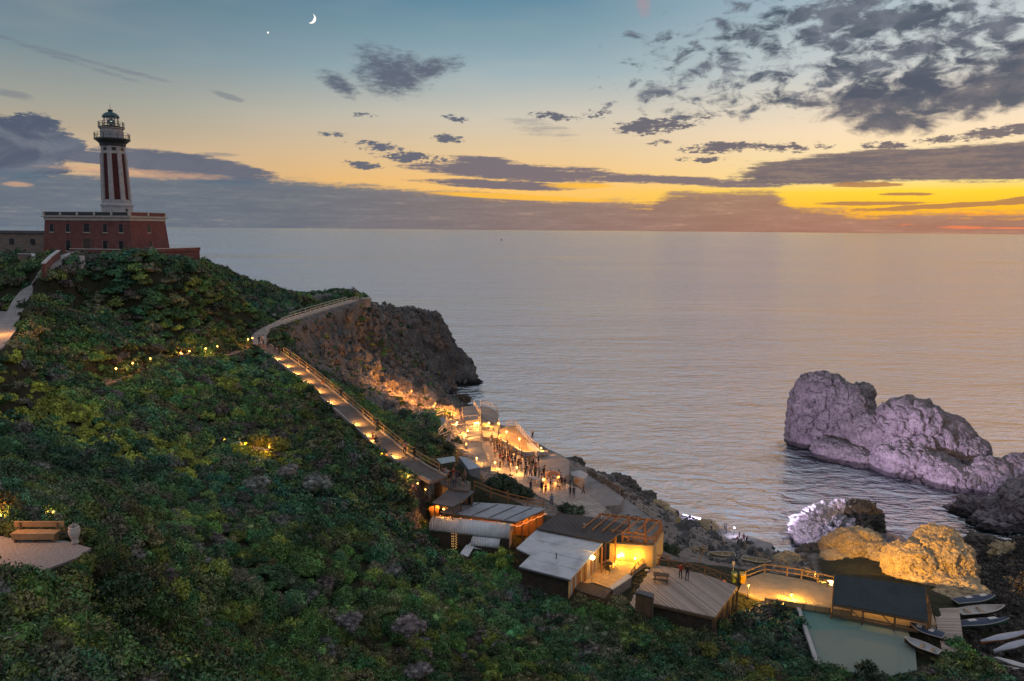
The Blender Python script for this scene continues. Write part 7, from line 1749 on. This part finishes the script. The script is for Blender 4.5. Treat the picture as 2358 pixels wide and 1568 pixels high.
put('canoe', 'red canoe half hidden by scrub at the lower right corner', 2204, 1532, 2345, 1552, 13.6, .85, .4, M_BR, M_WOODL, None, .15)
put('canoe', 'white canoe behind the red one at the right edge', 2290, 1524, 2385, 1552, 13.7, .8, .4, M_BW, M_BW, M_BW, .15, thw=0)
put('rowing_boat', 'old yellowish boat hauled out below the deck', 1692, 1284, 1634, 1282, 9.6, 1.3, .5, M_BY, M_BY, None, .85)
put('rowing_boat', 'old yellowish boat on the slip left of the ramp railing', 1708, 1292, 1775, 1303, 9.2, 1.35, .5, M_BY, M_BY, None, .7)
# driftwood heap and orange buoy by the slip
for i, (x, y) in enumerate([(1600,1270),(1622,1262)]):
    p = PZ(x, y, 11.0-i); p.z = gz(p.x, p.y)+.1; mb = MB(p)
    for k in range(7):
        a = random.uniform(0, 3.1); d = Vector((math.cos(a), math.sin(a), random.uniform(-.05, .35)))*random.uniform(.6, 1.3); mb.beam(p-d*.7+UP*.1*k*.5, p+d*.7+UP*.1*k*.5, .09)
    tag(mb.build('driftwood_heap', M_WOODL, loc=p), ['heap of loose timbers left of the yellowish boat', 'heap of grey poles on the slip above the yellowish boat'][i], 'timber', None, None)
p = PZ(1666,1352,SZ-.2); tag(MB(p).lathe(p, [(.05, 0), (.3, .1), (.38, .35), (.3, .6), (.1, .72), (.06, .85)], 12).build('buoy', M_BO, loc=p, smooth=True), 'orange buoy lying behind the deck railing', 'buoy')
for x, y, z, h, a, lb in ((1610,1300,14.0,2.4,.2,'tall bare pole leaning behind the deck'),(1668,1262,6.0,2.2,-.3,'pale tripod of poles above the slip')):
    p = PZ(x, y, z); p.z = gz(p.x, p.y)-.1; mb = MB(p); mb.tube(p, p+Vector((a*h, 0, h)), .06, .04, 6)
    if a < 0: mb.tube(p+Vector((-.9*h*.5,0,0)), p+Vector((a*h, 0, h)), .05, .04, 6); mb.tube(p+Vector((0,-.9,0)), p+Vector((a*h, 0, h)), .05, .04, 6)
    tag(mb.build('pole', M_WOODL, loc=p), lb, 'pole')
p = PZ(1270,1152,16.3); tag(MB(p).tube(p, p+UP*2.6, .05, n=8).build('pole', M_RAILW, loc=p), 'thin pale post standing on the lower plaza', 'pole')
p = PZ(1316,1152,16.3); tag(MB(p).tube(p, p+UP*2.6, .06, n=8).build('pole', M_RAILW, loc=p), 'thick pale post between the two dark figures on the lower plaza', 'pole')
# stall with an orange parasol-like cover on the lower plaza
q = PZ(1272,1120,16.34); K = empty('orange_stall', q, 'small orange covered stall on the lower plaza', 'stall')
for a, b in ((-1,-.6),(1,-.6),(1,.6),(-1,.6)): MB(q).tube(q+Vector((a, b, 0)), q+Vector((a, b, 1.9)), .03, n=5).build('post', M_WOODL, K)
MB(q).hexa([q+Vector((a, b, 1.9)) for a, b in ((-1.1,-.7),(1.1,-.7),(1.1,.7),(-1.1,.7))], [q+Vector((a, b, 2.3)) for a, b in ((-.4,-.2),(.4,-.2),(.4,.2),(-.4,.2))]).build('cover', M_BO, K); MB(q).box(q+UP*.85, (1.8, .9, .08)).build('counter', M_TRIM, K)
for x, y in ((1226,1112),(1240,1117)):
    q = PZ(x, y, 16.34); K = empty('counter', q, 'long white counter at the lower edge of the crowd, '+('nearer the fan terrace' if x < 1230 else 'nearer the orange stall'), 'counter'); MB(q).box(q+UP*.9, (1.5, .6, .06), R(-20)).build('top', M_WHITE, K)
    for s in (-.6, .6): MB(q).box(q+Vector((s*math.cos(R(-20)), s*math.sin(R(-20)), .44)), (.06, .5, .86), R(-20)).build('leg', M_TRIM, K)
# bathing towels and bags on the quay
for x, y, m, lb in ((1698,1240,M_BR,'red bag on the quay beside the sitting bathers'),(1706,1248,M_CHW,'white towel heap on the quay beside the sitting bathers'),(1490,1316,M_BW,'white bundle by the railing behind the deck')):
    p = PZ(x, y, 3.45 if x > 1600 else DZ+.02); tag(MB(p).ico(p+UP*.12, .28, 2, (1, .7, .55), .12).build('bag' if m is M_BR else 'bundle', m, loc=p, smooth=True), lb, 'bag')
# ship far out
p = PZ(1155, 553, 0); K = empty('ship', p, 'tiny dark boat far out on the sea', 'boat'); s = (p-CAMLOC).length/F0
MB(p).hexa([p+Vector((a*s*2, b*s*.5, -.1)) for a, b in ((-.8,-1),(.8,-1),(.8,1),(-.8,1))], [p+Vector((a*s*2.3, b*s*.6, 1.1*s)) for a, b in ((-1,-1),(1,-1),(1,1),(-1,1))]).build('hull', M_BD, K); MB(p).box(p+UP*1.7*s, (1.6*s, .8*s, 1.3*s)).build('cabin', M_BD, K)
# single shrubs one can tell apart
def shrub_at(x, y, d, z, s, kd, tint, label, zs=1.0, seed=0):
    p = P(x, y, d) if d else PZ(x, y, z); p.z = max(gz(p.x, p.y), p.z-s*.6) if d else z
    o = link('shrub', SHRUBS[kd][seed % len(SHRUBS[kd])], None, p); o.scale = (s, s, s*zs); o.rotation_euler = (0, 0, seed*1.3); o['tint'] = list(tint); return tag(o, label, 'shrub')
DG = (.035,.06,.035)
for i, (x, y, z, s, kd, lb, zs) in enumerate([
    (1915,1566,14.0,1.3,'leafy','rounded dark shrub left of the biggest shrub below the green platform',1.15),(2000,1572,14.0,1.7,'leafy','biggest rounded dark shrub below the green platform',1.2),(2110,1578,14.0,1.3,'leafy','flat dark shrub at the right corner of the green platform',.8),
    (1138,1128,18.0,1.6,'leafy','bushy dark shrub below the grey kiosk',1.2),(1160,1126,17.6,1.9,'leafy','tall dark shrub between kiosk and plaza',1.15),(1187,1138,17.3,1.7,'leafy','rounded dark shrub right of the tall one by the plaza',1.1),(1212,1145,16.6,1.3,'leafy','low dark shrub at the right end of the plaza bushes',1.0),(1320,1185,16.0,1.7,'spiky','brownish spiky shrub behind the dark brown roof',.8),(1300,1176,16.2,1.2,'leafy','small dark shrub left of the spiky one behind the roof',.9),
    (1052,1024,18.5,1.2,'leafy','round dark shrub between lookout steps and fan terrace',1.1),(1030,1046,20.0,1.6,'leafy','dark shrub above the pale blue tarpaulin stall',1.1),(1008,1030,21.5,1.5,'leafy','dark shrub below the lookout terrace',1.0),(985,1018,22.5,1.3,'leafy','dark shrub beside the ramp railing below the lookout',1.0),(1548,1278,14.0,1.3,'leafy','dark shrub behind the patio railing',1.1),(1530,1268,14.0,1.0,'spiky','spiky shrub at the right end of the ochre wall',1.1),
    (960,975,19.8,1.5,'leafy','dark shrub left of the lookout terrace',1.0),(930,960,20.5,1.4,'leafy','dark shrub on the slope above the lookout terrace',1.0)]):
    shrub_at(x, y, None, z, s, kd, DG, lb, zs, i)
for i, (x, y, d, s, kd, t, lb) in enumerate([
    (592,1010,80,1.6,'leafy',(.20,.19,.03),'yellow lit bush above the stone edge on the slope'),(640,1018,79,1.5,'leafy',(.20,.19,.03),'yellow lit bush at the right end of the stone edge'),
    (725,1100,66,1.6,'dome',(.15,.165,.15),'pale green domed bush on the middle slope'),(665,1075,70,1.2,'dome',(.17,.155,.15),'pale mauve domed bush left on the middle slope'),(590,1105,66,1.5,'dome',(.15,.16,.145),'pale grey domed bush below the stone edge'),(940,1430,50,1.4,'dome',(.17,.145,.15),'mauve grey twiggy bush in the lower middle scrub'),(805,1420,48,1.1,'dome',(.15,.14,.145),'grey twiggy bush left of the mauve one'),(965,1535,45,1.0,'dome',(.17,.15,.15),'pale twiggy bush near the bottom edge'),
    (1630,1490,59,1.0,'leafy',(.12,.13,.025),'yellow green shrub below the deck corner'),(1700,1572,58,1.2,'leafy',(.15,.15,.02),'yellow green shrub at the bottom edge left of the green platform'),(1760,1575,57,1.2,'leafy',(.15,.15,.02),'second yellow green shrub at the bottom edge by the green platform')]):
    shrub_at(x, y, d, None, s, kd, t, lb, 1.0, i+3)
e0 = P(500,1040,80); e0.z = gz(e0.x, e0.y)
pts = [P(x, y, 79) for x, y in ((500,1038),(540,1042),(585,1044),(620,1042),(660,1046))]
K = empty('stone_edge', pts[0], 'pale stone edging under the yellow lit bushes', 'wall'); mb = MB(pts[0])
for a, b in zip(pts[:-1], pts[1:]):
    for k in range(3): t = a.lerp(b, (k+.5)/3); z = gz(t.x, t.y); mb.box(Vector((t.x, t.y, z+.22)), ((b-a).length/3+.02, .5, .7+.1*random.random()), math.atan2((b-a).y, (b-a).x))
mb.build('stones', M_PAVE, K)
